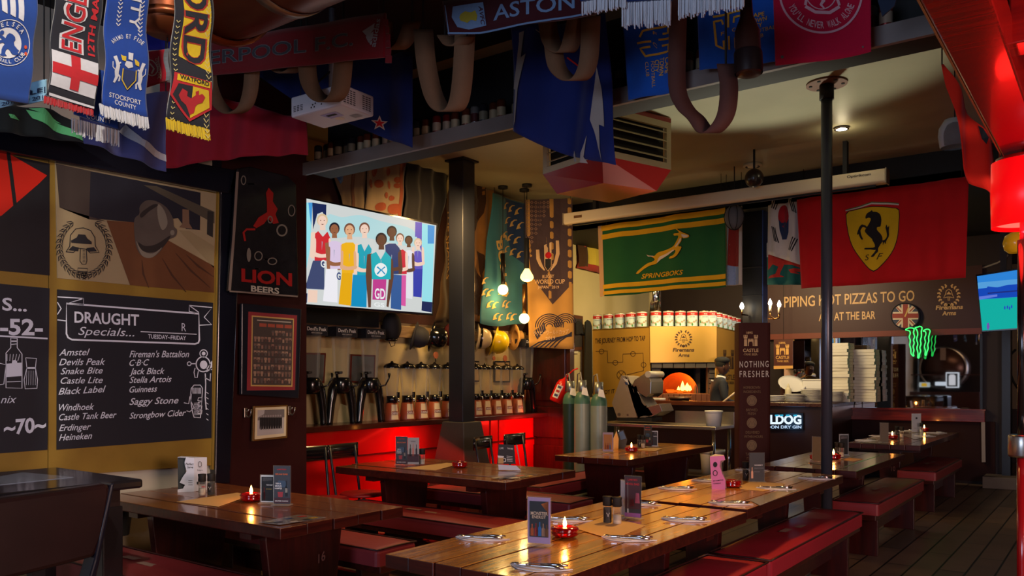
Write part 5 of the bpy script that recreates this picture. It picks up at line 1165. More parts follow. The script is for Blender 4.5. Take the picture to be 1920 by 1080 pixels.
# neon claws
NP = PY(12.95); NEON = M('green_neon', (60, 240, 110), .4, emit=1.8, ecol=(50, 225, 100))
rt = thing('neon_claw_sign', 'glowing green neon sign of three jagged claw marks before the mirror', 'neon sign', NP.pt(1722, 672))
def nq(*p): return [(1640+x/6, 600+y/6) for x, y in p]
claws = (nq((350, 112), (385, 92), (430, 92), (448, 108), (440, 140), (452, 190), (440, 225), (448, 260), (436, 300), (445, 340), (438, 375), (444, 405), (432, 402), (412, 375), (410, 330), (398, 280), (404, 230), (392, 190), (404, 150), (392, 122)),
         nq((455, 90), (490, 80), (512, 72), (536, 88), (528, 130), (530, 180), (518, 230), (524, 270), (512, 310), (520, 350), (506, 390), (500, 428), (488, 420), (490, 370), (478, 320), (488, 270), (476, 215), (488, 160), (476, 110)),
         nq((548, 125), (580, 106), (610, 106), (626, 124), (618, 160), (610, 200), (612, 240), (600, 280), (606, 320), (590, 360), (582, 396), (570, 392), (574, 345), (562, 300), (574, 250), (566, 205), (580, 160), (572, 130)))
for i, p in enumerate(claws): part('neon_tube', MB().tube([NP.pt(x, y, .02) for x, y in sm(p, 3)+[p[0]]], .008, 6), rt, NEON)
part('backing', MB().slab(NP, nq((340, 90), (500, 60), (640, 100), (640, 130), (600, 400), (500, 440), (420, 420)), .006, -.02), rt, MGLASS('neon_backing', (205, 215, 208), .04))
part('bracket', MB().bb((NP.pt(1722, 640).x-.05, 12.98, NP.pt(1722, 640).z-.05), (NP.pt(1722, 640).x+.05, 13.17, NP.pt(1722, 640).z+.05)), rt, BLACKM)
# wall rail under the mirror and booth end
rt = thing('booth_rail', 'broad red wooden rail with a ledge under the mirror', 'rail', WB.pt(1700, 800))
RAILM = MWOOD('rail_red_wood', (84, 16, 16), (118, 32, 22), .22, .5, axis=0)
part('board', MB().slab(WB, [(1588, 766), (1848, 769.5), (1848, 791.5), (1588, 786)], .09, -.02), rt, RAILM, bev=.006); part('ledge', MB().slab(WB, [(1588, 763.5), (1850, 767), (1850, 770), (1588, 766.5)], .14, -.02), rt, RAILM)
b = MB().slab(WB, [(1592, 787), (1866, 791), (1866, 905), (1592, 885)], .03, -.02); struct('wall_booth', b, M('booth_panel', (34, 9, 10), .65, spec=.2, var=.1))
b = MB().slab(WB, [(1841, 791), (1848, 791), (1849, 866), (1842, 866)], .05, .02); solo('corner_strip', b, 'pale metal corner strip at the end of the booth wall', 'corner strip', M('pale_metal', (136, 124, 116), .5, .3))
b = MB().bb((-1.5, 12.75, 0), (-1.02, 13.17, .16)); solo('plinth_block', b, 'pale stone plinth block at the end of the booth wall', 'plinth', M('plinth_grey', (104, 92, 80), .7, var=.15), bev=.01)

# pizza counter with lit sign, plates and boxes
LY = 11.84; LPn = PY(LY); LZ = LPn.pt(1500, 755).z; lx = LPn.pt(1556, 755).x
rt = thing('bar_counter', 'dark wooden counter carrying plates and pizza boxes before the mirror', 'counter', (-4.0, 12.4, 0))
part('body', MB().bb((-4.6, LY+.04, 0), (lx-.03, 13.16, LZ-.05)), rt, M('counter_front_dark', (36, 12, 12))); part('worktop', MB().bb((-4.6, LY, LZ-.06), (lx, 13.16, LZ)), rt, MWOOD('dark_bar_top', (44, 22, 20), (80, 48, 40), .25, .4, axis=1), bev=.006)
part('side_apron', MB().bb((lx-.03, LY+.02, LZ-.22), (lx-.012, 13.16, LZ-.06)), rt, M('apron_brown', (74, 40, 34), .4))
SGP = PY(LY+.035)
rt = thing('lit_gin_sign', 'glowing blue and white lettered gin sign on the dark counter front', 'lit sign', SGP.pt(1480, 812))
part('panel', MB().slab(SGP, [(1405, 774), (1507, 774), (1507, 806), (1405, 806)], .03, .0), rt, M('sign_black', (14, 16, 26), .3))
b = MB().mat(ME('sign_white_glow', (224, 240, 255), 1.1)).text(SGP, 'BULLDOG', (1408, 794), (1504, 794.5), 16.5, .045, off=.034); part('lettering', b, rt)
b = MB().mat(ME('sign_blue_white', (196, 224, 255), .9)).text(SGP, 'LONDON DRY GIN', (1419, 803), (1504, 803), 5.5, .03, off=.034); part('small_lettering', b, rt)
b = MB().mat(ME('sign_cyan_glow', (60, 190, 230), .8))
for x in (1454.5, 1463, 1475, 1489): b.stroke(SGP, [(x, 779), (x+7, 778.5)], 3, .0352)
part('cyan_edge', b, rt)
q = SGP.pt(1480, 790); light('gin_sign_glow', 'POINT', (q.x, q.y-.25, q.z), 1.6, (110, 190, 255), .15)
PLT = M('white_china', (206, 204, 198), .3, coat=.3)
def mk_plate():
    rt = thing('plate', '', 'plate'); part('dish', MB().lathe([(0, 0), (.09, 0), (.10, .004), (.145, .016), (.148, .019), (.142, .020), (.10, .009), (0, .008)], n=26), rt, PLT); return rt
plate = Proto(mk_plate)
def stack(px, py, n, l, g):
    q = PZ(LZ).pt(px, py) if py > 740 else None
    q = Vector((0, 0, LZ)) if q is None else q
    return q
stks = ((1456, LY+.16, 7, 'white plate in the short stack partly behind the advertising wrap'), (1489, LY+.17, 9, 'white plate in the front stack under the squeeze bottle'), (1521, LY+.42, 14, 'white plate in the tall stack beside the steel pole'), (1563, LY+.55, 12, 'white plate in the stack between the pole and the pizza boxes'))
for px, y, n, l in stks:
    x = PY(y).pt(px, 750).x
    for k in range(n): plate((x+random.uniform(-.006, .006), y+random.uniform(-.006, .006), LZ+k*.0125), random.random()*6, l, 'white plates stacked on the bar counter')
x = PY(LY+.55).pt(1478, 740).x; q = Vector((x, LY+.55, LZ)); rt = thing('squeeze_bottle', 'cream plastic squeeze bottle standing behind the front plates', 'bottle', q)
part('body', MB().lathe([(0, 0), (.045, 0), (.047, .01), (.047, .17), (.035, .2), (.02, .21)], q+Vector((0, 0, 0)), 18), rt, M('cream_plastic', (196, 188, 160))); part('nozzle', MB().lathe([(.024, .205), (.02, .225), (.006, .27), (0, .27)], q, 14), rt, M('cream_plastic', (196, 188, 160)))
x = PY(LY+.9).pt(1530, 740).x; q = Vector((x, LY+.9, LZ)); rt = thing('white_crate', 'white plastic crate raised behind the tall plate stack', 'crate', q)
part('tub', MB().box(q+Vector((0, 0, .25)), (.34, .24, .14), .1), rt, WHITE, bev=.012); part('stand', MB().box(q+Vector((0, 0, .09)), (.3, .2, .18), .1), rt, STEEL); part('rim', MB().box(q+Vector((0, 0, .325)), (.36, .26, .02), .1), rt, WHITE, bev=.006)
x = PY(LY+.75).pt(1500, 720).x; q = Vector((x, LY+.85, LZ+.02)); q.x -= .12; q.y -= .12; rt = thing('leaning_platter', 'white oval platter tipped up behind the plates', 'platter', q); part('dish', MB().lathe([(0, 0), (.16, 0), (.20, .03), (.205, .035), (.16, .012), (0, .012)], q+Vector((0, 0, .22)), 26, (.35, -.5, .8)), rt, PLT); part('board', MB().box(q+Vector((-.05, .1, .13)), (.3, .02, .26), .3, -.5), rt, DKWOOD)
BOXM = M('pizza_box_card', (204, 198, 180), .7, var=.06); BOXT = M('pizza_box_teal', (150, 174, 166), .7)
def mk_box():
    rt = thing('pizza_box', '', 'pizza box'); part('box', MB().box((0, 0, .0225), (.30, .30, .044)), rt, BOXM, bev=.002)
    b = MB().mat(BLACKM).bb((-.1515, -.1, .043), (.1515, .1, .0442)); 
    for s in (-.09, 0, .09): b.bb((.1495, s-.006, .018), (.1512, s+.006, .026))
    part('flap_slots', b, rt)
    b = MB().mat(BOXT).bb((.1498, -.151, .002), (.1508, -.05, .042)); part('teal_side', b, rt)
    return rt
pbox = Proto(mk_box)
bx = PY(12.72).pt(1586, 740).x
for k in range(19): pbox((bx-.06+random.uniform(-.012, .012), 12.66+random.uniform(-.012, .012), LZ+k*.0455), random.uniform(-.05, .05), 'white pizza box in the taller stack against the pole side', 'pizza boxes stacked against the mirror')
for k in range(17): pbox((bx+.235+random.uniform(-.012, .012), 12.97+random.uniform(-.01, .01), LZ+k*.0455), random.uniform(-.05, .05), 'white pizza box in the shorter stack touching the mirror', 'pizza boxes stacked against the mirror')
HG = PY(12.9); rt = thing('hanging_beer_poster', 'small brown and gold castle beer poster hanging over the plates', 'poster', HG.pt(1470, 692))
part('sheet', MB().slab(HG, [(1451, 637), (1487, 636), (1487, 691), (1451, 692)], .006), rt, M('poster_brown', (74, 32, 24), .4)); b = castle(MB(), HG, 1455, 1480, 646, 665, M('poster_gold', (212, 160, 84), .5), .009)
b.text(HG, '1895', (1461, 645), (1473, 645), 4, .01, off=.009).text(HG, 'CASTLE', (1455, 673), (1480, 673), 6, .02, off=.009).text(HG, 'TANK BEER', (1457, 679), (1479, 679), 4, .0, off=.009); b.poly(HG, [(1451, 686), (1487, 685.5), (1487, 691), (1451, 692)], .009); part('lettering', b, rt)
part('hanger', MB().cyl(HG.pt(1469, 637), (HG.pt(1469, 637).x, HG.pt(1469, 637).y, 3.505), .004, n=6), rt, BLACKM)
# sconce with two flame bulbs, spare bulb by the wrap
def bulb_glow(q, p=3.0): light('sconce_glow', 'POINT', q, p, (255, 226, 180), .03)
SB = M('clear_flame_bulb', (255, 244, 224), .3, emit=14., ecol=(255, 244, 220))
SP_ = PY(10.6)
q1, q2 = SP_.pt(1444, 568), SP_.pt(1461, 571)
rt = thing('wall_sconce', 'brass two armed sconce with bright flame bulbs beside the pizza lettering', 'wall lamp', SP_.pt(1450, 600))
for q in (q1, q2): 
    part('bulb', MB().lathe([(0, -.04), (.018, -.03), (.026, -.005), (.016, .03), (0, .06)], q, 14), rt, SB); part('candle', MB().cyl(q-Vector((0, 0, .12)), q-Vector((0, 0, .04)), .016, n=10), rt, M('sconce_cream', (200, 180, 150), .5))
m_ = (q1+q2)/2-Vector((0, 0, .2)); part('arm', MB().tube([q1-Vector((0, 0, .12)), q1-Vector((.0, 0, .17)), m_, q2-Vector((0, 0, .17)), q2-Vector((0, 0, .12))], .01).tube([m_, m_+Vector((-.15, .1, .02)), Vector((-3.43, 9.8, m_.z+.02))], .012), rt, BRONZE)
bulb_glow(q1+Vector((.0, -.08, 0)), 5)
q = PY(9.5).pt(1391, 574); rt = thing('wall_sconce', 'single bright bulb fixed to the black column above the oven', 'wall lamp', q-Vector((0, 0, .1)))
part('bulb', MB().lathe([(0, -.04), (.018, -.03), (.026, -.005), (.016, .03), (0, .05)], q, 14), rt, SB); part('arm', MB().tube([q-Vector((0, 0, .04)), q-Vector((0, 0, .1)), q+Vector((.02, .14, -.1))], .01), rt, BRONZE); bulb_glow(q+Vector((-.03, -.06, 0)), 4)
# second television
TV2 = PY(10.6)
rt = thing('television', 'smaller television showing a green cricket field high beside the red lamp', 'television', TV2.pt(1870, 622))
part('housing', MB().slab(TV2, [(1829, 515), (1925, 500), (1925, 617), (1840, 623)], .05, -.055), rt, BLACKG, bev=.004)
b = MB().mat(ME('field_teal', (16, 172, 160))).poly(TV2, [(1832, 518), (1922, 504), (1922, 614), (1842, 620)], .001)
b.mat(ME('sky_blue', (44, 130, 214))).poly(TV2, [(1832, 518), (1922, 504), (1922, 556), (1836, 562)], .002).mat(ME('sky_pale', (84, 156, 216))).poly(TV2, [(1833, 530), (1922, 522), (1922, 534), (1834, 541)], .003)
b.mat(ME('stand_blue', (20, 70, 180))).poly(TV2, [(1834, 542), (1850, 540), (1852, 537), (1870, 539), (1890, 534), (1922, 532), (1922, 556), (1836, 561)], .004).mat(ME('stand_dark', (30, 44, 120))).stroke(TV2, [(1852, 550), (1922, 544)], 2.5, .005).mat(ME('stand_violet', (96, 120, 214))).poly(TV2, [(1836, 556), (1870, 552), (1870, 556), (1836, 562)], .0048)
b.mat(ME('player_blue', (36, 70, 190)))
for x, y in ((1884, 576), (1889, 575), (1893, 577), (1897, 574)): b.poly(TV2, [(x-1.5, y), (x, y-3), (x+1.5, y), (x+1, y+4), (x-1, y+4)], .004)
b.mat(ME('player_violet', (110, 84, 170))).poly(TV2, [(1850, 612), (1851, 606), (1854, 605), (1856, 612), (1854, 618), (1851, 618)], .004); part('screen', b, rt)
q = TV2.pt(1880, 560); part('ceiling_mount', MB().bb((q.x-.03, 10.66, q.z), (q.x+.03, 10.72, 3.5)), rt, BLACKM)
b = MB().tube([*[PY(13.19).pt(*p) for p in ((1838, 503), (1850, 500), (1870, 493))], PY(13.19).pt(1880, 488), PY(13.19).pt(1890, 478)], .014); solo('loose_cable', b, 'grey cable sagging along the wall above the smaller television', 'cable', M('grey_hose', (150, 146, 138)))
# passage beyond the mirror: lit wall, point light
b = MB().tube([*[PY(16.9).pt(*p) for p in ((1905, 655), (1892, 668), (1890, 690), (1900, 715), (1908, 728))]], .02); solo('black_hose_hook', b, 'black curved cable on the passage wall beyond the mirror', 'cable', BLACKM)
light('passage_light', 'POINT', (.6, 15.2, 2.3), 12, (255, 220, 180), .2)
b = MB().slab(PY(13.45), [(1848, 640), (1864, 636), (1864, 900), (1848, 900)], .03); solo('glazed_side_panel', b, 'pale glazed side panel standing beyond the mirror end', 'panel', M('pale_green_panel', (132, 140, 116), .4, var=.2))
# ================================================================== trestle tables and benches
def mk_table(L, Wd, n, top, side, name, label, loc, rz, lw=.27, group='plank trestle tables'):
    """long axis along local x, planks run along x"""
    rt = thing(name, label, 'table', (0, 0, 0), group)
    b = MB(); w_ = Wd/n
    b.mat(top)
    for i in range(n):
        dx0, dx1 = random.uniform(-.012, .006), random.uniform(-.006, .012)
        y0 = -Wd/2+i*w_+.002; y1 = y0+w_-.004; dz = random.uniform(-.002, .002)
        b.bb((-L/2+dx0, y0, .692), (L/2+dx1, y1, .75+dz))
    b.mat(side).bb((-L/2+.03, -Wd/2+.012, .687), (L/2-.03, Wd/2-.012, .728))
    part('tabletop', b, rt, bev=.004)
    for o in rt.children:
        for p in o.data.polygons:
            if abs(p.normal.z) < .5: p.material_index = 1
    for s in (-1, 1):
        b = MB(); x = s*(L/2-.36)
        b.prism([(x-.03, -lw*.72, 0), (x-.03, lw*.72, 0), (x-.03, lw, .62), (x-.03, lw, .69), (x-.03, -lw, .69), (x-.03, -lw, .62)], (.06, 0, 0))
        part('leg', b, rt, DKWOOD, bev=.006)
        part('foot', MB().bb((x-.05, -lw*.95, 0), (x+.05, lw*.95, .06)), rt, DKWOOD, bev=.006)
        part('cleat', MB().bb((x-.05, -Wd/2+.06, .645), (x+.05, Wd/2-.06, .69)), rt, DKWOOD)
    part('stretcher', MB().bb((-L/2+.3, -.03, .18), (L/2-.3, .03, .32)), rt, DKWOODH, bev=.005)
    rt.location = loc; rt.rotation_euler = (0, 0, rz)
    return rt
H_ = math.pi/2
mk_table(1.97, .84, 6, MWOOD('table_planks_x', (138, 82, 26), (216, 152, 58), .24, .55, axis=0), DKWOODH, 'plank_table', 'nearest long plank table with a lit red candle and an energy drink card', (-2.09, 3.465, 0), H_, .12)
TW = MATS['table_planks_x']
mk_table(2.02, .85, 6, TW, DKWOODH, 'plank_table', 'second plank table in line carrying the pink tent card', (-2.125, 5.56, 0), H_, .12)
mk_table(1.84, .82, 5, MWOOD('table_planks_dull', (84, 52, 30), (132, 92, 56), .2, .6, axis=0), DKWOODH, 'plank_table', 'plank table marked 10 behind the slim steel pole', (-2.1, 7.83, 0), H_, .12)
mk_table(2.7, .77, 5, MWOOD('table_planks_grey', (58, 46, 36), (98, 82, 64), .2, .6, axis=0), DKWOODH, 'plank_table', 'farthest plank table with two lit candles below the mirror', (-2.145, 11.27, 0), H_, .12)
mk_table(1.84, .87, 5, TABLEX, DKWOODH, 'plank_table', 'plank table marked 16 beside the chalkboard wall', (-4.28, 3.03, 0), 0)
mk_table(1.8, .95, 5, TABLEX, DKWOODH, 'plank_table', 'plank table in front of the beer tower shelf', (-4.44, 5.17, 0), 0)
mk_table(1.95, .8, 5, TW, DKWOODH, 'plank_table', 'plank table standing before the gas cylinders', (-4.0, 7.62, 0), H_)
b = MB().mat(M('number_paint', (120, 78, 70), .6)); 
b.text(PX(-3.685), '16', (596, 1056), (609, 1049), 18, .01, off=.004)
t16 = [o for o in bpy.data.objects if o.get('label', '').startswith('plank table marked 16')][0]; part('number', b, t16)
b = MB().mat(M('number_paint', (120, 78, 70), .6)).text(PX(-1.972), '10', (1670, 883), (1678, 883), 9, .01, off=.004)
t10 = [o for o in bpy.data.objects if o.get('label', '').startswith('plank table marked 10')][0]; me = b.mesh('number', (0, 0, 0))
inv = (Matrix.Translation(t10.location) @ Matrix.Rotation(H_, 4, 'Z')).inverted()
for v in me.vertices: v.co = inv @ v.co
o = bpy.data.objects.new('number', me); COL.objects.link(o); o.parent = t10

def mk_bench(L, Wd, loc, rz, label, cush=1, z=.47, vin=None, group='cushioned benches along the tables'):
    rt = thing('bench', label, 'bench', (0, 0, 0), group)
    part('seat_plank', MB().bb((-L/2, -Wd/2+.02, z-.145), (L/2, Wd/2-.02, z-.10)), rt, DKWOODH, bev=.006)
    for s in (-1, 1): part('leg', MB().bb((s*(L/2-.22)-.025, -Wd/2+.05, 0), (s*(L/2-.22)+.025, Wd/2-.05, z-.145)), rt, DKWOOD, bev=.004)
    part('rail', MB().bb((-L/2+.22, -.02, .14), (L/2-.22, .02, .26)), rt, DKWOODH)
    for k in range(cush):
        x0, x1 = -L/2+k*L/cush+.006, -L/2+(k+1)*L/cush-.006
        def top(u, v):
            x = x0+(x1-x0)*u; y = -Wd/2+Wd*v
            return (x, y, z+.012*(1-(2*u-1)**6)*(1-(2*v-1)**4)+.004*math.sin(x*9+y*7)*(1-(2*v-1)**4))
        b = MB(); b.grid(top, 24, 8)
        n = len(b.v); nu, nv = 25, 9
        loop = [i for i in range(nu)]+[nu-1+nu*j for j in range(1, nv)]+[nu*(nv-1)+i for i in range(nu-2, -1, -1)]+[nu*j for j in range(nv-2, 0, -1)]
        base = [b.v[i].copy() for i in loop]; mid = []
        lo = [Vector((p.x, p.y, z-.10)) for p in base]; off = len(b.v); b.v += lo
        m_ = len(loop)
        for i in range(m_):
            j = (i+1) % m_; b.f.append((loop[j], loop[i], off+i, off+j)); b.m.append(0); b.sm.append(False)
        c = part('cushion', b, rt, vin or MAROON, bev=.022)
        part('piping', MB().tube([p+Vector((0, 0, .001)) for p in base[::2]]+[base[0]], .006, 5), c, MAROOND)
    rt.location = loc; rt.rotation_euler = (0, 0, rz); return rt
RV = M('crimson_vinyl', (150, 34, 48), .4, var=.12, scale=5, bump=.12, bscale=24)
mk_bench(2.3, .36, (-1.755, 3.38, 0), H_, 'nearest crimson cushioned bench on the aisle side of the nearest table', 1, .47, RV)
mk_bench(2.06, .37, (-1.76, 5.60, 0), H_, 'crimson cushioned bench on the aisle side of the second table', 1, .47, RV)
mk_bench(1.95, .38, (-1.77, 8.13, 0), H_, 'maroon cushioned bench on the aisle side of table 10')
mk_bench(1.85, .40, (-1.81, 10.88, 0), H_, 'dark maroon cushioned bench on the aisle side of the farthest table')
mk_bench(2.2, .40, (-2.98, 5.75, 0), H_, 'maroon bench on the far side of the second table')
mk_bench(2.2, .40, (-4.35, 2.42, 0), 0, 'maroon bench with a pale logo between the tall black table and table 16')
mk_bench(1.75, .34, (-4.42, 3.62, 0), 0, 'maroon bench on the shelf side of table 16')
mk_bench(1.8, .42, (-4.25, 4.62, 0), 0, 'long maroon bench in front of the table by the beer shelf')
mk_bench(1.7, .38, (-4.45, 5.86, 0), 0, 'maroon bench on the far side of the table by the beer shelf')
mk_bench(1.7, .38, (-4.55, 7.2, 0), H_, 'maroon bench on the cylinder side of the table before the gas bottles')
# small pale logos printed on cushions
LG = M('cushion_logo', (150, 120, 106), .6)
for o in [o for o in bpy.data.objects if o.name.startswith('bench') and o.parent is None]:
    l = o['label']
    if 'aisle' in l or 'pale logo' in l or 'long maroon' in l:
        pl = LP((0, 0, .4835), (1, 0, 0), (0, 1, 0)); b = MB().mat(LG)
        b.poly(pl, [(.02, -.03), (.20, -.03), (.20, .015), (.02, .015)], .002); b.poly(pl, [(-.20, .0), (-.06, .0), (-.06, .05), (-.20, .05)], .002)
        me = b.mesh('logo', (0, 0, 0)); c = bpy.data.objects.new('logo', me); COL.objects.link(c); c.parent = o

# ---- black metal café chairs by the red wall
def mk_chair():
    rt = thing('cafe_chair', '', 'chair'); W_ = .40
    b = MB(); b.lathe([(0, .45), (.19, .45), (.20, .46), (.19, .475), (0, .475)], n=24); part('seat', b, rt, M('red_seat_pad', (150, 20, 20), .45))
    for s in (-1, 1):
        part('back_post', MB().tube([(-.20, s*.15, 0), (-.17, s*.155, .45), (-.20, s*.16, .65), (-.24, s*.165, .88)], .012), rt, DARKSTEEL)
        part('front_leg', MB().tube([(.17, s*.15, 0), (.14, s*.14, .45)], .012), rt, DARKSTEEL)
    def bk(u, v):
        a = (u-.5)*1.1; return (-.255+.10*(1-math.cos(a))*1.6-.0, math.sin(a)*.38, .775+.125*v)
    part('backrest', MB().grid(bk, 14, 2), rt, M('black_lacquer', (18, 16, 18), .2, coat=.5), sol=.018)
    return rt
chair = Proto(mk_chair)
for px, py, l, rz in ((578, 862, 'black cafe chair beside the pillar, near its red panel', -.1), (648, 856, 'black cafe chair between the pillar chair and the table card', .1), (912, 830, 'black cafe chair just past the column foot', .2), (968, 820, 'black cafe chair farthest along the red panel', .05)):
    q = PX(-5.66 if px < 800 else -5.2).pt(px, py); chair((q.x+.22, q.y, 0), rz+math.pi*.0, l, 'black cafe chairs along the red panelling')

# ================================================================== things on the tables
ACR = MGLASS('acrylic_stand', (245, 248, 250), .08)
def card_holder(name, label, q, w_, h, face, ink, lines, rz, back=None, pics=(), border=None):
    """clear acrylic menu stand holding a printed card; front faces local -y before turning"""
    rt = thing(name, label, 'menu stand', (0, 0, 0))
    part('foot', MB().bb((-w_/2-.005, -.035, 0), (w_/2+.005, .035, .006)), rt, ACR)
    part('sleeve', MB().bb((-w_/2-.003, -.005, .004), (w_/2+.003, .005, h+.012)), rt, ACR)
    part('card', MB().bb((-w_/2, -.002, .008), (w_/2, .002, h+.008)), rt, M('card_'+face[0], face[1], .55))
    for sgn in (-1, 1):
        pl = LP((0, sgn*.0056, .008), (-sgn, 0, 0), UZ); b = MB()
        if border: b.mat(M('card_'+border[0], border[1], .55)); t_ = w_*.09; b.stroke(pl, [(-w_/2+t_/2, t_/2), (w_/2-t_/2, t_/2), (w_/2-t_/2, h-t_/2), (-w_/2+t_/2, h-t_/2)], t_, .0003, True)
        for m_, poly_ in pics: b.mat(M('pic_'+m_[0], m_[1], .5)); b.poly(pl, [((x-.5)*w_, y*h) for x, y in poly_], .0004)
        for t, x0, x1, y, hh, m_ in lines: b.mat(M('ink_'+m_[0], m_[1], .5)); b.text(pl, t, ((x0-.5)*w_, y*h), ((x1-.5)*w_, y*h), hh*h, .015, off=.0008)
        if b.f: part('front_print' if sgn < 0 else 'back_print', b, rt)
    rt.location = q; rt.rotation_euler = (0, 0, rz); return rt
FACE = YAW   # turned square to the aisle
WHT = ('white', (222, 220, 222)); BLK_ = ('black', (22, 22, 26)); RDK = ('red', (186, 32, 40)); ORG = ('orange', (200, 100, 60)); GREY = ('grey', (120, 120, 130))
bott = lambda x, y0, y1: [(x-.07, y0), (x+.07, y0), (x+.07, y0+(y1-y0)*.6), (x+.025, y0+(y1-y0)*.7), (x+.025, y1), (x-.025, y1), (x-.025, y0+(y1-y0)*.7), (x-.07, y0+(y1-y0)*.6)]
winep = ((('plum', (60, 32, 40)), [(0.02, .02), (.98, .02), (.98, .16), (.02, .16)]), (('glass_dark', (16, 18, 26)), bott(.78, .2, .62)), (('label_white', (210, 206, 200)), [(.71, .30), (.85, .30), (.85, .42), (.71, .42)]), (('wine_red', (120, 26, 40)), [(.28, .18), (.55, .18), (.58, .32), (.25, .32)]), (('skyish', (54, 74, 98)), [(.1, .44), (.9, .44), (.7, .62), (.3, .62)]))
winel = [('LIMITED', .22, .78, .90, .035, RDK), ('BRAAI BAR', .12, .88, .77, .045, ORG), ('WIN A', .12, .46, .52, .045, WHT), ('BRAAI', .10, .48, .455, .045, WHT), ('HAMPER', .08, .52, .39, .045, WHT), ('ENTER NOW', .1, .9, .06, .03, WHT)]
DKNAVY = ('dark_navy', (30, 38, 54))
TZ = .752
def on(px, py): 
    q = pz(px, py, TZ); return (q.x, q.y, TZ)
monp = ((('black', (24, 24, 26)), [(.08, .14), (.92, .14), (.92, .92), (.08, .92)]), (('orange_can', (190, 90, 30)), bott(.2, .16, .42)), (('red_can', (150, 40, 34)), bott(.38, .16, .44)), (('blue_can', (44, 110, 180)), bott(.54, .16, .47)), (('white_can', (190, 150, 120)), bott(.70, .16, .44)), (('gold_can', (160, 110, 50)), bott(.85, .16, .42)), (('amber_splash', (180, 100, 30)), [(.6, .86), (.92, .92), (.92, .6), (.86, .7)]))
card_holder('menu_stand', 'mauve edged stand with an energy drink card on the nearest table', on(1011, 1022), .105, .205, ('mauve', (172, 140, 178)), WHT, [('MONSTER', .14, .9, .62, .075, ('tan_ink', (190, 168, 140))), ('ENERGY', .2, .82, .545, .065, ('tan_ink', (190, 168, 140)))], FACE-.35, pics=monp)
drk = ((('plum', (60, 32, 40)), [(.02, .2), (.98, .2), (.98, .98), (.02, .98)]), (('wine_red', (150, 50, 60)), [(.3, .25), (.6, .28), (.55, .45), (.35, .42)]), (('pink_glass', (190, 96, 120)), [(.65, .35), (.95, .35), (.9, .6), (.7, .6)]), (('violet_base', (150, 90, 150)), [(.0, .0), (1, .0), (1, .1), (0, .1)]))
card_holder('menu_stand', 'tall dark drinks stand with red headings behind the mills on the nearest table', on(1187, 972), .09, .215, BLK_, WHT, [('LIMITED', .2, .8, .90, .04, RDK), ('MOOL DAD', .08, .92, .79, .05, RDK)], FACE-.55, pics=drk)
card_holder('menu_stand', 'white card stand turned away beside the dark drinks stand on the nearest table', on(1171, 969), .085, .185, WHT, BLK_, [], FACE-1.25)
card_holder('menu_stand', 'tall navy braai card stand on table 16', on(529, 947), .10, .22, DKNAVY, WHT, winel, FACE-.12, pics=winep)
whis = ((('black', (22, 22, 26)), [(.07, .05), (.93, .05), (.93, .95), (.07, .95)]), (('red_bottle', (150, 40, 40)), bott(.28, .1, .55)), (('photo_grey', (110, 110, 116)), [(.15, .78), (.85, .80), (.85, .92), (.15, .92)]))
card_holder('menu_stand', 'small black whisky card stand beside the candle on table 16', on(502, 944), .085, .16, WHT, BLK_, [('TASTE A SHOT', .42, .9, .62, .05, WHT), ('OF WHISKY', .42, .85, .48, .03, ('yellow', (190, 160, 60)))], FACE-.12, pics=whis)
card_holder('menu_stand', 'tall navy card stand on the table by the beer shelf', on(753, 872), .10, .235, DKNAVY, WHT, winel, FACE-.12, pics=winep)
wht2 = ((('plum', (70, 36, 44)), [(.0, .08), (1, .08), (1, .38), (0, .38)]), (('green_bottle', (50, 60, 50)), bott(.25, .3, .75)), (('rose_bottle', (190, 120, 110)), bott(.5, .3, .78)), (('dark_bottle', (40, 30, 36)), bott(.78, .3, .75)))
card_holder('menu_stand', 'pale three bottle wine card stand on the table by the beer shelf', on(775, 872), .10, .225, ('pale_grey', (176, 170, 168)), BLK_, [('WINE', .3, .7, .84, .05, GREY)], FACE-.12, pics=wht2)
card_holder('menu_stand', 'dark card stand at the back of the table before the gas cylinders', on(1215, 838), .085, .225, BLK_, WHT, [('LIMITED', .2, .8, .88, .04, RDK), ('BRAAI BAR', .12, .88, .77, .04, ORG)], FACE-.6, pics=winep)
card_holder('menu_stand', 'short black card stand at the back edge of the table before the gas cylinders', on(1226, 838), .085, .165, WHT, BLK_, [('TASTE', .42, .9, .62, .05, WHT)], FACE-.35, pics=whis)
card_holder('menu_stand', 'amber lit drinks card stand on the table before the gas cylinders', on(1140, 848), .105, .19, ('lilac', (180, 150, 160)), BLK_, [], FACE-.25, pics=((('amber_photo', (170, 110, 40)), [(.1, .1), (.9, .1), (.9, .9), (.1, .9)]), (('red_can', (150, 40, 34)), bott(.5, .12, .45)), (('blue_can', (44, 110, 180)), bott(.7, .12, .45)), (('orange_can', (190, 90, 30)), bott(.3, .12, .45))))
card_holder('menu_stand', 'dark clear edged card stand behind the shakers on the second table', on(1419, 904), .105, .20, BLK_, WHT, [('WHISKY', .3, .9, .55, .04, WHT), ('SELECTION', .3, .95, .45, .03, GREY), ('POUR', .3, .7, .32, .03, GREY)], FACE+.05, pics=((('peach', (200, 150, 120)), bott(.16, .1, .5)),))
card_holder('menu_stand', 'glowing amber card stand beside the pole on table 10', on(1531, 866), .08, .215, ('amber_card', (150, 110, 60)), BLK_, [], FACE-.9)
card_holder('menu_stand', 'grey card stand at the back of table 10', on(1582, 855), .09, .20, ('grey_card', (150, 160, 170)), BLK_, [('MENU', .2, .8, .8, .05, GREY)], FACE+.1, pics=whis)
card_holder('menu_stand', 'slim clear stand near the front candle on the farthest table', on(1658, 830), .10, .22, ('dim_card', (120, 100, 90)), BLK_, [], FACE-.95)
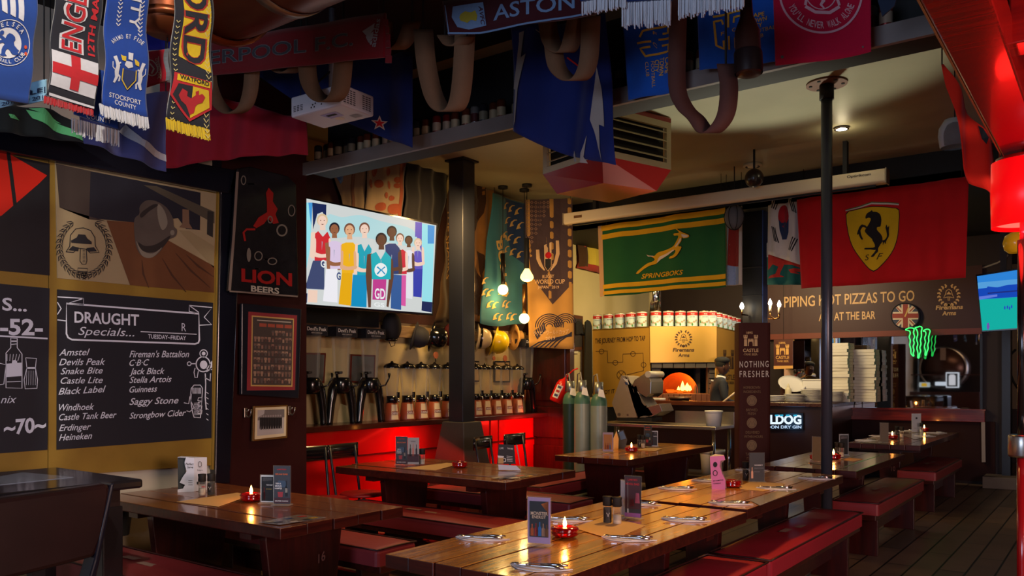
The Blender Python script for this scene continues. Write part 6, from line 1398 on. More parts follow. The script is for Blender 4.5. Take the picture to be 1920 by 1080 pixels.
card_holder('menu_stand', 'white menu stand by the back candle on the farthest table', on(1718, 811), .13, .25, WHT, BLK_, [('SPECIALS', .2, .8, .2, .03, GREY)], FACE+.1, pics=((('dark_crest', (60, 60, 66)), [(.4, .7), (.6, .7), (.6, .8), (.4, .8)]),))
# tent and shaped cards
q = on(380, 920)
rt = thing('tent_card', 'white three sided serving card with a curved cut edge on table 16', 'table card', q)
QC = PL((-q[0], -q[1], 0), q); WC = M('card_pearl', (206, 210, 222), .6)
sp = [(332.5, 857), (363, 859), (363, 926), (333, 925)]
part('front_panel', MB().slab(QC, [(346, 867), (349, 857), (364, 859), (364, 926), (333, 925), (333, 918), (343, 916), (347, 909), (337, 905), (342, 895), (350, 884), (347, 873)], .002), rt, WC)
part('dark_panel', MB().slab(PL(QC.n, Vector(q)-QC.n*.03), [(333, 857), (348, 857), (349, 922), (334, 920)], .002), rt, M('card_dark_photo', (38, 44, 44), .5))
part('side_panel', MB().prism([QC.pt(364, 859), QC.pt(364, 926), PL(QC.n, Vector(q)-QC.n*.05).pt(388, 920), PL(QC.n, Vector(q)-QC.n*.05).pt(388, 858)], QC.n*.002), rt, WC)
part('top_edge', MB().prism([QC.pt(333, 857), QC.pt(364, 858.5), PL(QC.n, Vector(q)-QC.n*.05).pt(388, 857.5), PL(QC.n, Vector(q)-QC.n*.06).pt(340, 855)], (0, 0, -.002)), rt, WC)
b = MB().mat(BLACKM).text(QC, 'Perfect', (348, 872), (363, 872), 4.5, .01, .2, off=.004).text(QC, 'Serve', (351, 878), (362, 878), 4.5, .01, .2, off=.004)
for k in range(3): b.stroke(QC, [(353, 901+k*4), (361, 901+k*4)], .8, .004)
part('lettering', b, rt)
LL = PL(QC.n, Vector(q)-QC.n*.02); b = MB().mat(BLACKM).ring(LL, (375, 870), 3, 1, 5, .02).text(LL, 'Cape', (370, 882), (380, 882), 3, 0, off=.02).stroke(LL, [(369, 905), (386, 905)], 5, .02); b.mat(M('ink_red', (186, 32, 40), .5)).stroke(LL, [(378, 912), (386, 912)], 3, .021); part('side_lettering', b, rt)
# pink tent card
q = Vector(on(1347, 917)); PK = PL((-q.x, -q.y, 0), q); rt = thing('tent_card', 'pink folded card with a curved cut edge on the second table', 'table card', q)
PNK = M('card_pink', (206, 116, 170), .6)
part('front_panel', MB().slab(PK, [(1331, 856), (1358, 854), (1359.5, 862), (1351, 864), (1349.5, 874), (1354, 888), (1360, 900), (1360, 921), (1335, 923)], .002), rt, PNK)
PKb = PL(PK.n, q-PK.n*.06); part('back_panel', MB().slab(PKb, [(1341, 851), (1357, 853), (1360, 862), (1353, 868), (1353, 880), (1361, 900), (1362, 915), (1340, 918)], .002), rt, M('card_pink_inside', (150, 120, 120), .6))
part('top_edge', MB().prism([PK.pt(1331, 856), PK.pt(1358, 854), PKb.pt(1356, 853), PKb.pt(1341, 851)], (0, 0, -.002)), rt, M('card_pale', (200, 190, 180), .6))
b = MB().mat(BLACKM).circ(PK, (1341, 871), 4, 5, .004).ring(PK, (1341, 887), 4, 1.4, 5, .004, 10); 
b.text(PK, 'BE FAMOUS', (1337, 903), (1356, 901), 2.6, .01, off=.004).text(PK, 'TONIGHT', (1337, 908), (1352, 907), 2.6, .01, off=.004); part('lettering', b, rt)
# beer tent card on the mid table
q = Vector(on(953, 882)); BT = PL((-q.x, -q.y, 0), q); rt = thing('tent_card', 'black beer mug tent card with white sides on the table by the beer shelf', 'table card', q)
part('front_panel', MB().slab(BT, [(935, 833), (964, 834), (967, 870), (932, 870)], .002), rt, M('card_black_brown', (36, 28, 28), .5))
part('lower_flap', MB().slab(BT, [(934, 871), (968, 873), (977, 882), (935, 881)], .004), rt, M('card_pearl', (206, 210, 222)))
BTb = PL(BT.n, q-BT.n*.07); part('side_fold', MB().prism([BT.pt(967, 834), BT.pt(977, 882), BTb.pt(976, 878), BTb.pt(970, 834)], BT.n*.002), rt, M('card_pearl', (206, 210, 222)))
b = MB().mat(M('beer_amber', (190, 150, 90), .5)).poly(BT, [(934, 856), (944, 857), (944, 869), (934, 869)], .004); b.mat(PAPER).poly(BT, [(933, 854), (945, 855), (944, 858), (934, 858)], .005).stroke(BT, [(944, 859), (948, 860), (948, 865), (944, 866)], 1.4, .005)
b.text(BT, 'TANK BEER', (951, 842), (962, 843), 3, .01, off=.004).text(BT, 'LIVE', (937, 842), (944, 842), 3.5, .01, off=.004)
for k in range(4): b.stroke(BT, [(950, 855+k*3), (961, 856+k*3)], .8, .004)
part('lettering', b, rt)
# house shaped cards by the back table candle
q = Vector(on(1160, 842)); HB = PL((-q.x, -q.y, 0), q); rt = thing('tent_card', 'cream pointed tent card lit by the candle before the gas cylinders', 'table card', q)
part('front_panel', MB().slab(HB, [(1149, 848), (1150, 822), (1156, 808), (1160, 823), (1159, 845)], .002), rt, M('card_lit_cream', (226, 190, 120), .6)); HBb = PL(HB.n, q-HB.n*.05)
part('side_panel', MB().slab(HBb, [(1158, 809), (1169, 806), (1176, 824), (1172, 843), (1160, 844)], .002), rt, M('card_dark_photo', (38, 44, 44))); part('picture', MB().poly(HBb, [(1160, 811), (1168, 808), (1174, 822), (1164, 825)], .004), rt, M('pic_blue', (60, 100, 150), .5))
# mills
def mk_shaker(nm, fill, lab):
    def f():
        rt = thing(nm, '', 'shaker' if 'salt' in nm else 'mill')
        part('jar', MB().lathe([(0, 0), (.021, 0), (.023, .004), (.023, .085), (.019, .092)], n=18), rt, GL)
        part('filling', MB().lathe([(0, .003), (.0205, .003), (.0205, .045 if 'salt' in nm else .078), (0, .046 if 'salt' in nm else .079)], n=16), rt, fill)
        part('cap', MB().lathe([(.021, .088), (.025, .092), (.0235, .118), (.026, .132), (.025, .136), (0, .137)], n=18), rt, BLACKM)
        b = MB().mat(lab)
        b.grid(lambda u, v: (.0236*math.cos(-.9+1.8*u), .0236*math.sin(-.9+1.8*u), .02+.05*v), 8, 1)
        if 'pepper' in nm: b.mat(PAPER); pl = LP((.0245, -.012, .035), UY, UZ); b.stroke(pl, [(.004, .02), (.012, .006), (.02, .02)], .002, .0005).stroke(pl, [(.012, .006), (.012, .0)], .002, .0005)
        part('label', b, rt); return rt
    return f
salt = Proto(mk_shaker('salt_shaker', M('salt', (216, 208, 198), .9), MGLASS('clear_label', (230, 230, 230), .05))); pepper = Proto(mk_shaker('pepper_mill', M('peppercorn', (26, 22, 20), .8), M('mill_label', (30, 28, 30), .5)))
FA = YAW-H_
for (px, py, l) in ((1157, 982, 'glass salt shaker beside the pepper mill on the nearest table'), (1412, 903, 'glass salt shaker on the second table'), (379, 929, 'glass salt shaker before the white serving card on table 16'), (792, 871, 'glass salt shaker on the table by the beer shelf'), (1206, 840, 'glass salt shaker on the table before the gas cylinders'), (1578, 857, 'glass salt shaker behind the candle on table 10'), (1691, 821, 'glass salt shaker by the front candle on the farthest table'), (1728, 812, 'glass salt shaker by the back candle on the farthest table')):
    salt(on(px, py), FA, l, 'salt shakers on the tables')
for (px, py, l) in ((1139, 980, 'black labelled pepper mill on the nearest table'), (1398, 901, 'black labelled pepper mill on the second table'), (396, 928, 'black labelled pepper mill before the white serving card on table 16'), (784, 871, 'black labelled pepper mill on the table by the beer shelf'), (1199, 839, 'black labelled pepper mill on the table before the gas cylinders'), (1570, 856, 'black labelled pepper mill on table 10'), (1682, 819, 'black labelled pepper mill by the front candle on the farthest table'), (1735, 804, 'black labelled pepper mill by the back candle on the farthest table')):
    pepper(on(px, py), FA, l, 'pepper mills on the tables')
# candles
RG = M('ruby_glass', (214, 8, 14), .08, spec=.6, trans=.75, coat=.4); FLM = M('candle_flame', (255, 220, 140), .5, emit=14., ecol=(255, 206, 110)); WAXM = M('candle_wax', (230, 200, 170), .5)
def mk_candle(lit):
    def f():
        rt = thing('candle_dish', '', 'candle holder')
        part('dish', MB().lathe([(0, 0), (.045, 0), (.06, .008), (.066, .02), (.060, .026), (.068, .036), (.060, .046), (.034, .050), (.030, .044), (.028, .02), (0, .018)], n=28), rt, RG)
        part('wax', MB().lathe([(0, .019), (.026, .02), (.026, .034), (0, .034)], n=16), rt, WAXM)
        part('wick', MB().cyl((0, 0, .034), (.001, 0, .048), .0012, n=6), rt, BLACKM)
        if lit: part('flame', MB().lathe([(0, .042), (.006, .047), (.010, .058), (.008, .072), (.003, .088), (0, .095)], n=14), rt, FLM)
        return rt
    return f
candle = Proto(mk_candle(True)); cold = Proto(mk_candle(False))
for px, py, l, e in ((1059, 1006, 'lit red glass candle dish on the nearest table', .9), (471, 939, 'lit red glass candle dish on table 16', .9), (1184, 847, 'lit red glass candle dish on the table before the gas cylinders', .8), (1532, 862, 'lit red glass candle dish seen on the near side of the pole on table 10', .6), (1563, 861, 'lit red glass candle dish just past the pole on table 10', .6), (1673, 823, 'lit red glass candle dish at the front of the farthest table', .8), (1733, 809, 'lit red glass candle dish at the back of the farthest table', .8)):
    q = on(px, py); candle(q, 0, l, 'lit red candle dishes'); light('candle_light', 'POINT', (q[0], q[1], q[2]+.10), e, (255, 150, 60), .015)
cold(on(862, 876), 0, 'unlit red candle dish on the table by the beer shelf', 'unlit red candle dishes'); cold(on(1372, 913), 0, 'unlit red candle dish beside the pink card on the second table', 'unlit red candle dishes')
# paper mats
MATP = M('paper_mat', (206, 168, 110), .55, var=.06); GLOSSY = M('glossy_leaflet', (150, 146, 140), .2, coat=.6, var=.5, scale=40)
for px, l, m_ in (([(1075, 990), (1135, 968), (1210, 986), (1150, 1012)], 'tan paper mat under the mills on the nearest table', MATP), ([(1385, 912), (1408, 903), (1472, 907), (1462, 915), (1430, 921), (1388, 917)], 'tan paper mat beside the unlit candle on the second table', MATP),
        ([(331, 941), (445, 924), (470, 929), (410, 950)], 'tan paper mat under the candle on table 16', MATP), ([(757, 878), (838, 868), (862, 870), (816, 882)], 'tan paper mat beside the unlit candle on the table by the beer shelf', MATP),
        ([(1192, 844), (1215, 839), (1242, 841), (1228, 846)], 'tan paper mat on the table before the gas cylinders', MATP), ([(1575, 862), (1592, 858), (1618, 861), (1602, 865)], 'tan paper mat on table 10', MATP),
        ([(1510, 866), (1545, 858), (1580, 864), (1555, 874)], 'grey paper mat under the candles on table 10', GLOSSY),
        ([(483, 979), (560, 965), (612, 970), (525, 984)], 'glossy picture leaflet at the end of table 16', GLOSSY), ([(914, 892), (960, 887), (1008, 890), (958, 898)], 'glossy picture leaflet at the end of the table by the beer shelf', GLOSSY),
        ([(1405, 938), (1475, 915), (1500, 918), (1425, 948)], 'glossy leaflet on the aisle edge of the second table', GLOSSY), ([(1608, 829), (1650, 815), (1690, 817), (1650, 832)], 'dark glossy mat at the front of the farthest table', GLOSSY), ([(1690, 815), (1740, 810), (1760, 815), (1715, 824)], 'dark glossy mat in the middle of the farthest table', GLOSSY)):
    solo('paper_mat' if m_ is MATP else 'leaflet', MB().prism([pz(x, y, .7525) for x, y in px], (0, 0, .0012)), l, 'mat' if m_ is MATP else 'leaflet', m_)
for nm in ('glossy picture leaflet at the end of table 16', 'glossy picture leaflet at the end of the table by the beer shelf'):
    o = [o for o in bpy.data.objects if o.get('label') == nm][0]; b = MB(); z = PZ(.7542); X0, Y0 = (490, 980) if '16' in nm else (922, 893)
    for k, (cx, cy, ci) in enumerate(((540, 972, (40, 70, 130)), (565, 968, (190, 60, 50)), (585, 971, (200, 170, 60)), (550, 978, (210, 210, 210)), (520, 979, (30, 34, 44)), (575, 974, (30, 60, 60)), (505, 978, (190, 190, 180)))):
        if '16' not in nm: cx, cy = 925+(cx-500)*.75, 895+(cy-976)*.45
        b.mat(M('leaf_%d' % k, ci, .25)); b.poly(z, [(cx-9, cy+.6), (cx+6, cy-1.5), (cx+12, cy), (cx-2, cy+2)], .0004*k)
    part('pictures', b, o)
# napkins with cutlery
NAP = M('napkin_white', (212, 208, 210), .8)
CUT = M('cutlery_steel', (190, 190, 196), .18, 1.)
def mk_napkin():
    rt = thing('napkin', '', 'napkin'); b = MB()
    b.prism([(-.13, .03, 0), (.13, .012, 0), (.09, -.022, 0), (-.01, -.062, 0), (-.08, -.035, 0)], (0, 0, .004)); b.prism([(-.125, .028, .004), (.10, .008, .004), (.02, -.045, .004), (-.06, -.02, .005)], (0, 0, .003)); part('folded_sheet', b, rt, NAP); return rt
def mk_knife():
    rt = thing('table_knife', '', 'knife'); part('handle', MB().tube([(-.11, 0, 0), (-.06, 0, 0), (.0, 0, 0)], [.004, .006, .0045], 8), rt, CUT)
    part('blade', MB().prism([(0, -.004, -.001), (.06, -.009, -.001), (.10, -.004, -.001), (.108, .003, -.001), (0, .004, -.001)], (0, 0, .002)), rt, CUT); return rt
def mk_fork():
    rt = thing('table_fork', '', 'fork'); part('handle', MB().tube([(-.10, 0, 0), (-.05, 0, .001), (.03, 0, 0), (.055, 0, .003)], [.006, .005, .003, .004], 8), rt, CUT)
    b = MB(); b.prism([(.05, -.011, .002), (.075, -.011, .002), (.075, .011, .002), (.05, .011, .002)], (0, 0, .0025))
    for k in range(4): b.tube([(.075, -.009+k*.006, .003), (.10, -.009+k*.006, .006), (.115, -.009+k*.006, .004)], [.002, .0018, .001], 6)
    part('tines', b, rt, CUT); return rt
nap, knf, frk = Proto(mk_napkin), Proto(mk_knife), Proto(mk_fork)
SET = (((903, 1011), 'on the shelf side of the nearest table', 2.75, 0), ((1012, 1066), 'at the aisle corner of the nearest table', 2.5, 0), ((1065, 976), 'behind the lit candle on the nearest table', 2.6, 0), ((1178, 1012), 'on the aisle edge of the nearest table below the mills', 2.55, 0), ((1285, 976), 'near the seam of the nearest table on the aisle side', 2.55, 0), ((1198, 946), 'behind the dark drinks stand on the nearest table', 2.5, 0),
       ((1270, 917), 'at the near end of the second table', 2.7, 0), ((1330, 902), 'behind the pink card on the second table', 2.7, 0), ((1370, 945), 'at the aisle corner of the second table', 2.6, 0), ((1455, 917), 'across the tan mat on the second table', 2.6, 0), ((1532, 898), 'at the far end of the second table', 2.6, 0), ((1410, 882), 'behind the shakers on the second table', 2.8, 0),
       ((1625, 826), 'at the near corner of the farthest table', 2.7, 0), ((1650, 818), 'second along the wall side of the farthest table', 2.7, 0), ((1672, 812), 'third along the wall side of the farthest table', 2.7, 0), ((1704, 808), 'beyond the clear stand on the farthest table', 2.7, 0), ((1757, 812), 'at the far end of the farthest table', 2.7, 0), ((1735, 818), 'in the middle of the farthest table', 2.7, 0))
for (p, w_, rz, k) in SET:
    q = on(*p); c, s = math.cos(rz+YAW), math.sin(rz+YAW)
    a = .40+(rz-2.6)*.6
    nap(q, a, 'white folded napkin with cutlery '+w_, 'napkins laid for diners'); 
    dx, dy = math.cos(a), math.sin(a)
    knf((q[0]-dy*.012, q[1]+dx*.012, TZ+.015), a+math.pi+.04, 'steel knife on the napkin '+w_, 'knives on napkins')
    if p[0] < 1600: frk((q[0]+dy*.012, q[1]-dx*.012, TZ+.012), a+math.pi-.05, 'steel fork on the napkin '+w_, 'forks on napkins')

# ================================================================== tall black table and its chair
rt = thing('tall_black_table', 'tall black table nearest the viewer under the price chalkboard', 'table', (-4.4, 1.4, 0))
TBK = M('black_table_lacquer', (30, 26, 28), .22, coat=.6, var=.2)
part('tabletop', MB().bb((-4.78, .2, .955), (-3.88, 2.18, 1.0)), rt, TBK, bev=.012); part('apron', MB().bb((-4.70, .3, .86), (-3.95, 2.1, .955)), rt, M('dark_apron', (34, 20, 20), .35, coat=.3))
for x, y in ((-3.99, 2.06), (-4.68, 2.06), (-3.99, .35), (-4.68, .35)): part('leg', MB().bb((x-.05, y-.05, 0), (x+.05, y+.05, .87)), rt, TBK, bev=.006)
rt = thing('tub_chair', 'dark brown leather tub bar chair pushed against the tall black table', 'chair', (-3.62, 1.45, 0))
LEA = M('dark_leather', (40, 20, 18), .3, coat=.25, var=.35, scale=6)
CX = PX(-3.78)
b = MB(); p = [(-120, 945), (188, 904), (189, 925), (176, 1000), (160, 1040), (75, 1062), (-120, 1110)]
b.slab(CX, p, .09); part('backrest', b, rt, LEA, bev=.02)
b = MB().slab(CX, [(189, 903), (196, 902), (170, 1040), (150, 1130), (132, 1132), (158, 1045)], .10, -.005); part('rear_post', b, rt, M('blue_sheen_post', (26, 24, 34), .22, coat=.5), bev=.012)
b = MB().slab(CX, [(50, 1062), (75, 1058), (73, 1160), (50, 1160)], .05, .0); part('leg', b, rt, TBK)
part('seat', MB().bb((-4.2, 1.0, .52), (-3.80, 1.75, .60)), rt, LEA, bev=.02)
rt = solo('menu_sheet', MB().prism([PZ(1.0).pt(x, y) for x, y in ((-60, 905), (42, 886), (138, 895), (-60, 916))], (0, 0, .002)), 'glossy blue grey menu sheet lying on the tall black table', 'menu', M('menu_sheet_gloss', (120, 126, 140), .25, coat=.5, var=.35, scale=22))
rt = thing('metal_pail', 'grey metal pail hanging off the end of table 16', 'pail', PX(-5.28).pt(216, 1005))
q = PX(-5.28).pt(216, 1003); part('body', MB().lathe([(0, 0), (.085, 0), (.11, .20), (.115, .21), (.105, .2), (.08, .01)], q, 22), rt, M('galvanised', (104, 106, 100), .4, .5, var=.2)); part('rim', MB().lathe([(.11, .195), (.118, .205), (.11, .215)], q, 22), rt, STEEL)
rt = thing('black_helmet_shell', 'small black rounded helmet shell resting on table 16 behind the black table corner', 'helmet', pz(262, 905, .752)); q = pz(258, 905, .752)
part('shell', MB().lathe([(.10, 0), (.105, .03), (.085, .075), (.045, .10), (0, .105)], q, 22), rt, M('dull_black_shell', (44, 42, 42), .4)); part('brim', MB().lathe([(.10, 0), (.13, .0), (.13, .006), (.10, .02)], q, 22), rt, M('dull_black_shell', (44, 42, 42)))

# ================================================================== slim steel pole, ceiling unit, lights
px_, py_ = PD(6.5).pt(1550, 800).x, PD(6.5).pt(1550, 800).y
rt = thing('steel_pole', 'slim black steel pole from floor to ceiling between the plank tables', 'pole', (px_, py_, 0))
part('tube', MB().cyl((px_, py_, 0), (px_, py_, CEIL), .043, n=20), rt, M('pole_black_steel', (66, 68, 78), .3, .35)); part('sleeve', MB().cyl((px_, py_, CEIL-.13), (px_, py_, CEIL-.02), .055, n=20), rt, BLACKM)
b = MB().cyl((px_, py_, CEIL-.014), (px_, py_, CEIL), .155, n=32); fl_ = part('flange', b, rt, M('rusty_flange', (120, 84, 70), .6, var=.3)); b = MB()
for k in range(6): a = k*1.047+.3; b.cyl((px_+.12*math.cos(a), py_+.12*math.sin(a), CEIL-.02), (px_+.12*math.cos(a), py_+.12*math.sin(a), CEIL-.012), .014, n=8)
part('bolt', b, fl_, BLACKM)
zr, zb = 3.36, 3.18
N_ = Vector((-3.48, 5.97, 0)); e1 = Vector((.30, .954, 0)).normalized(); e2 = Vector((-e1.y, e1.x, 0)); l1, l2 = .83, .80
def AU(a, c_, z): return N_+e1*a+e2*c_+Vector((0, 0, z))
rt = thing('ceiling_air_unit', 'red and cream louvred air unit hung from the ceiling', 'air conditioner', AU(l1/2, l2/2, zb))
RB = M('unit_red', (150, 26, 24), .35, coat=.2); CRM = M('unit_cream', (196, 186, 156), .5, var=.08)
part('housing', MB().prism([AU(.05, .05, zr), AU(l1-.05, .05, zr), AU(l1-.05, l2-.05, zr), AU(.05, l2-.05, zr)], (0, 0, CEIL-zr)), rt, M('unit_dark_inside', (24, 22, 22), .7))
b = MB().add([AU(0, 0, zr), AU(l1, 0, zr), AU(l1, l2, zr), AU(0, l2, zr), AU(.16, .16, zb), AU(l1-.08, .10, zb), AU(l1-.08, l2-.08, zb), AU(.10, l2-.08, zb)], [(0, 4, 5, 1), (1, 5, 6, 2), (2, 6, 7, 3), (3, 7, 4, 0), (4, 7, 6, 5), (0, 1, 2, 3)])
part('drip_tray', b, rt, RB)
def louvre(o, u, L, n_):
    hh = CEIL-zr-.05; f = MB()
    for a0, a1, z0, z1 in ((0, L, 0, .055), (0, L, hh-.055, hh), (0, .055, .055, hh-.055), (L-.055, L, .055, hh-.055)):
        f.prism([o+u*a0+Vector((0, 0, z0)), o+u*a1+Vector((0, 0, z0)), o+u*a1+Vector((0, 0, z1)), o+u*a0+Vector((0, 0, z1))], -n_*.03)
    fr = part('grille_frame', f, rt, CRM); s = MB()
    for k in range(4): z = .09+k*(hh-.16)/3.4; s.prism([o+u*.055+Vector((0, 0, z)), o+u*(L-.055)+Vector((0, 0, z)), o+u*(L-.055)+Vector((0, 0, z+.03))-n_*.05, o+u*.055+Vector((0, 0, z+.03))-n_*.05], Vector((0, 0, .006)))
    part('slat', s, fr, CRM)
    part('trim', MB().prism([o+Vector((0, 0, hh)), o+u*L+Vector((0, 0, hh)), o+u*L+Vector((0, 0, hh+.04)), o+Vector((0, 0, hh+.04))], -n_*.02), rt, RB)
louvre(AU(0, 0, zr), e2, l2, -e1); louvre(AU(0, 0, zr), e1, l1, -e2)
for px, py, l in ((1578, 243, 'bright recessed spotlight in the ceiling beside the slim pole'),):
    q = pz(px, py, CEIL-.02); rt = thing('ceiling_spotlight', l, 'ceiling light', q); part('ring', MB().lathe([(.05, 0), (.065, 0), (.06, .02), (.05, .02)], (q.x, q.y, CEIL-.02), 24), rt, CHROME); part('lens', MB().cyl((q.x, q.y, CEIL-.012), (q.x, q.y, CEIL), .05, n=20), rt, M('spot_lens', (255, 250, 230), .3, emit=16., ecol=(255, 244, 214)))
    light('spot_glow', 'POINT', (q.x, q.y, CEIL-.12), 1.8, (255, 236, 190), .05)
q = pz(1411, 313, CEIL-.03); rt = thing('ceiling_downlight', 'pale round ceiling fitting above the projector screen case', 'ceiling light', q); part('ring', MB().lathe([(.08, 0), (.10, .005), (.10, .03), (.07, .03)], q, 26), rt, CRM); part('band', MB().lathe([(.06, .005), (.075, .0), (.075, .03)], q, 24), rt, BLACKM); part('glass', MB().lathe([(0, -.01), (.05, -.004), (.062, .01)], q, 20), rt, CRM)
q = pz(1414, 335, 3.6) ; q = PY(ys-.2).pt(1414, 334); rt = thing('ceiling_speaker_ball', 'dark round ball fitting just above the projector screen case', 'fitting', q-Vector((0, 0, .1)))
part('ball', MB().sphere(q, .095, 18, 12), rt, M('dark_ball', (40, 34, 32), .3, coat=.3)); part('stem', MB().cyl(q, (q.x, q.y, CEIL), .012, n=8), rt, BLACKM)

# ================================================================== chef behind the counter
cq = PD(11.68).pt(1347, 800); cx, cy = cq.x, cq.y
rt = thing('person', 'person in a dark jacket and black cap holding a pale peel behind the counter', 'person', (cx, cy, 0))
fwd = Vector((CS, SN, 0)); lf = Vector((-SN, CS, 0))*1.0   # he looks along the counter towards the mirror
def bp(f, l, z): return Vector((cx, cy, 0))+fwd*f+lf*l+Vector((0, 0, z))
def skin_body(name, joints, edges, rootid, parent, mat, sub=2):
    me = bpy.data.meshes.new(name); b = root(parent).location
    me.from_pydata([j[0]-b for j in joints], edges, []); o = bpy.data.objects.new(name, me); COL.objects.link(o); o.parent = parent
    o.modifiers.new('skin', 'SKIN'); sk = me.skin_vertices[0].data
    for i, j in enumerate(joints): sk[i].radius = (j[1], j[2] if len(j) > 2 else j[1]); sk[i].use_root = (i == rootid)
    m = o.modifiers.new('smooth', 'SUBSURF'); m.levels = sub; m.render_levels = sub
    me.materials.append(mat)
    for p in me.polygons: p.use_smooth = True
    o.modifiers['skin'].use_smooth_shade = True; return o
SKIN = M('dark_skin', (74, 46, 36), .5); JK = M('navy_jacket', (28, 32, 44), .75, var=.1)
S = .97
J = [(bp(0, 0, .92), .13, .10), (bp(0, 0, 1.1), .13, .10), (bp(.01, 0, 1.28), .15, .11), (bp(.01, 0, 1.42), .13, .09), (bp(.03, 0, 1.50), .055), (bp(.05, 0, 1.56), .05),
     (bp(.01, .17, 1.42), .065), (bp(.03, .22, 1.18), .05), (bp(.2, .16, 1.10), .042), (bp(.30, .12, 1.13), .035), (bp(.01, -.17, 1.42), .065), (bp(.04, -.23, 1.18), .052), (bp(.22, -.17, 1.12), .042), (bp(.33, -.12, 1.17), .035),
     (bp(0, .10, .85), .095), (bp(.02, .11, .48), .065), (bp(0, .11, .10), .045), (bp(.14, .12, .04), .04), (bp(0, -.10, .85), .095), (bp(.02, -.11, .48), .065), (bp(0, -.11, .10), .045), (bp(.14, -.12, .04), .04)]
E_ = [(0, 1), (1, 2), (2, 3), (3, 4), (4, 5), (3, 6), (6, 7), (7, 8), (8, 9), (3, 10), (10, 11), (11, 12), (12, 13), (0, 14), (14, 15), (15, 16), (16, 17), (0, 18), (18, 19), (19, 20), (20, 21)]
bd = skin_body('body', J, E_, 0, rt, JK)
hc = bp(.06, 0, 1.655)
def head_pt(u, v):
    """profile shaped head: fwd is the face"""
    p = math.pi*v; a = 2*math.pi*u; f = math.cos(a)*math.sin(p); l = math.sin(a)*math.sin(p); z = math.cos(p)
    rf = .098; rl = .074; rz_ = .125
    x = f*rf; 
    if f > 0 and z < -.1: x *= 1-.10*(-z)
    if f < 0 and z < -.2: x *= 1+.25*z
    if f > .8: 
        if -.30 < z < .10: x += .022*(1-abs(z+.12)/.22)*max(0, (f-.8)/.2)
        if -.62 < z < -.40: x += .008*max(0, (f-.8)/.2)
    return hc+fwd*x+lf*(l*rl)+Vector((0, 0, z*rz_))
hd = part('head', MB().grid(head_pt, 32, 24), rt, SKIN)
for s in (-1, 1): part('ear', MB().sphere(hc+fwd*-.005+lf*(s*.074)-Vector((0, 0, .01)), .024, 12, 8, (.7, .5, 1.25)), hd, SKIN)
for s in (-1, 1): part('eye', MB().sphere(hc+fwd*.082+lf*(s*.03)+Vector((0, 0, .012)), .010, 10, 8), hd, M('eye_white', (200, 196, 190), .3))
part('mouth', MB().box(hc+fwd*.092-Vector((0, 0, .062)), (.012, .036, .01), YAW), hd, M('lip_dark', (92, 48, 44), .5))
part('hair', MB().lathe([(.0, .0), (.06, .0), (.078, -.03), (.082, -.07), (.074, -.10)], hc+fwd*-.022+Vector((0, 0, .10)), 20, sx=1.05, sy=.98), rt, M('short_black_hair', (18, 16, 16), .9))
part('cap', MB().lathe([(.0, .055), (.06, .045), (.095, .02), (.103, -.01), (.090, -.03), (.082, -.035)], hc+fwd*-.008+Vector((0, 0, .09)), 24, sx=1.08, sy=.9), rt, M('black_cap_cloth', (24, 24, 26), .8))
part('collar', MB().lathe([(.062, .0), (.070, .03), (.062, .055), (.055, .05)], bp(.03, 0, 1.47), 18, (.25*CS, .25*SN, 1)), rt, M('white_collar', (206, 206, 210), .7))
part('apron_strap', MB().tube([bp(-.09, .03, 1.46), bp(.02, .115, 1.42), bp(.10, .10, 1.30), bp(.14, .08, 1.12)], .012, 6), rt, M('white_collar', (206, 206, 210)))
def hand(wr, dirv, upv, nm):
    d = Vector(dirv).normalized(); u = Vector(upv).normalized(); sd = d.cross(u); b_ = []
    js = [(wr, .030, .020), (wr+d*.04, .036, .016), (wr+d*.075, .036, .014)]; es = [(0, 1), (1, 2)]
    for k in range(4):
        o_ = wr+d*.075+sd*(-.027+k*.018); ln = (.062, .07, .066, .052)[k]; n = len(js)
        js += [(o_, .009), (o_+d*ln*.45-u*.012, .0085), (o_+d*ln*.6-u*.035, .008), (o_+d*ln*.35-u*.05, .007)]; es += [(2, n), (n, n+1), (n+1, n+2), (n+2, n+3)]
    n = len(js); o_ = wr+d*.03-sd*.034; js += [(o_, .012), (o_+d*.03-sd*.012-u*.015, .010), (o_+d*.055-sd*.002-u*.032, .009)]; es += [(1, n), (n, n+1), (n+1, n+2)]
    return skin_body(nm, js, es, 0, rt, SKIN, 1)
hand(J[9][0], fwd+Vector((0, 0, .1)), (0, 0, 1), 'hand'); hand(J[13][0], fwd+Vector((0, 0, .2)), (0, 0, 1), 'hand')
e0, e1 = bp(.02, -.30, 1.15), bp(.58, -.02, 1.36)
k0, k1 = PD(11.15).pt(1352, 757), PD(11.2).pt(1386, 730)
tl = thing('peel_handle', 'pale wooden peel held across the dark jacket', 'pizza peel', k0); part('pole', MB().cyl(k0, k1+(k1-k0)*.4, .014, n=10), tl, M('pale_wood', (196, 180, 156), .5)); 
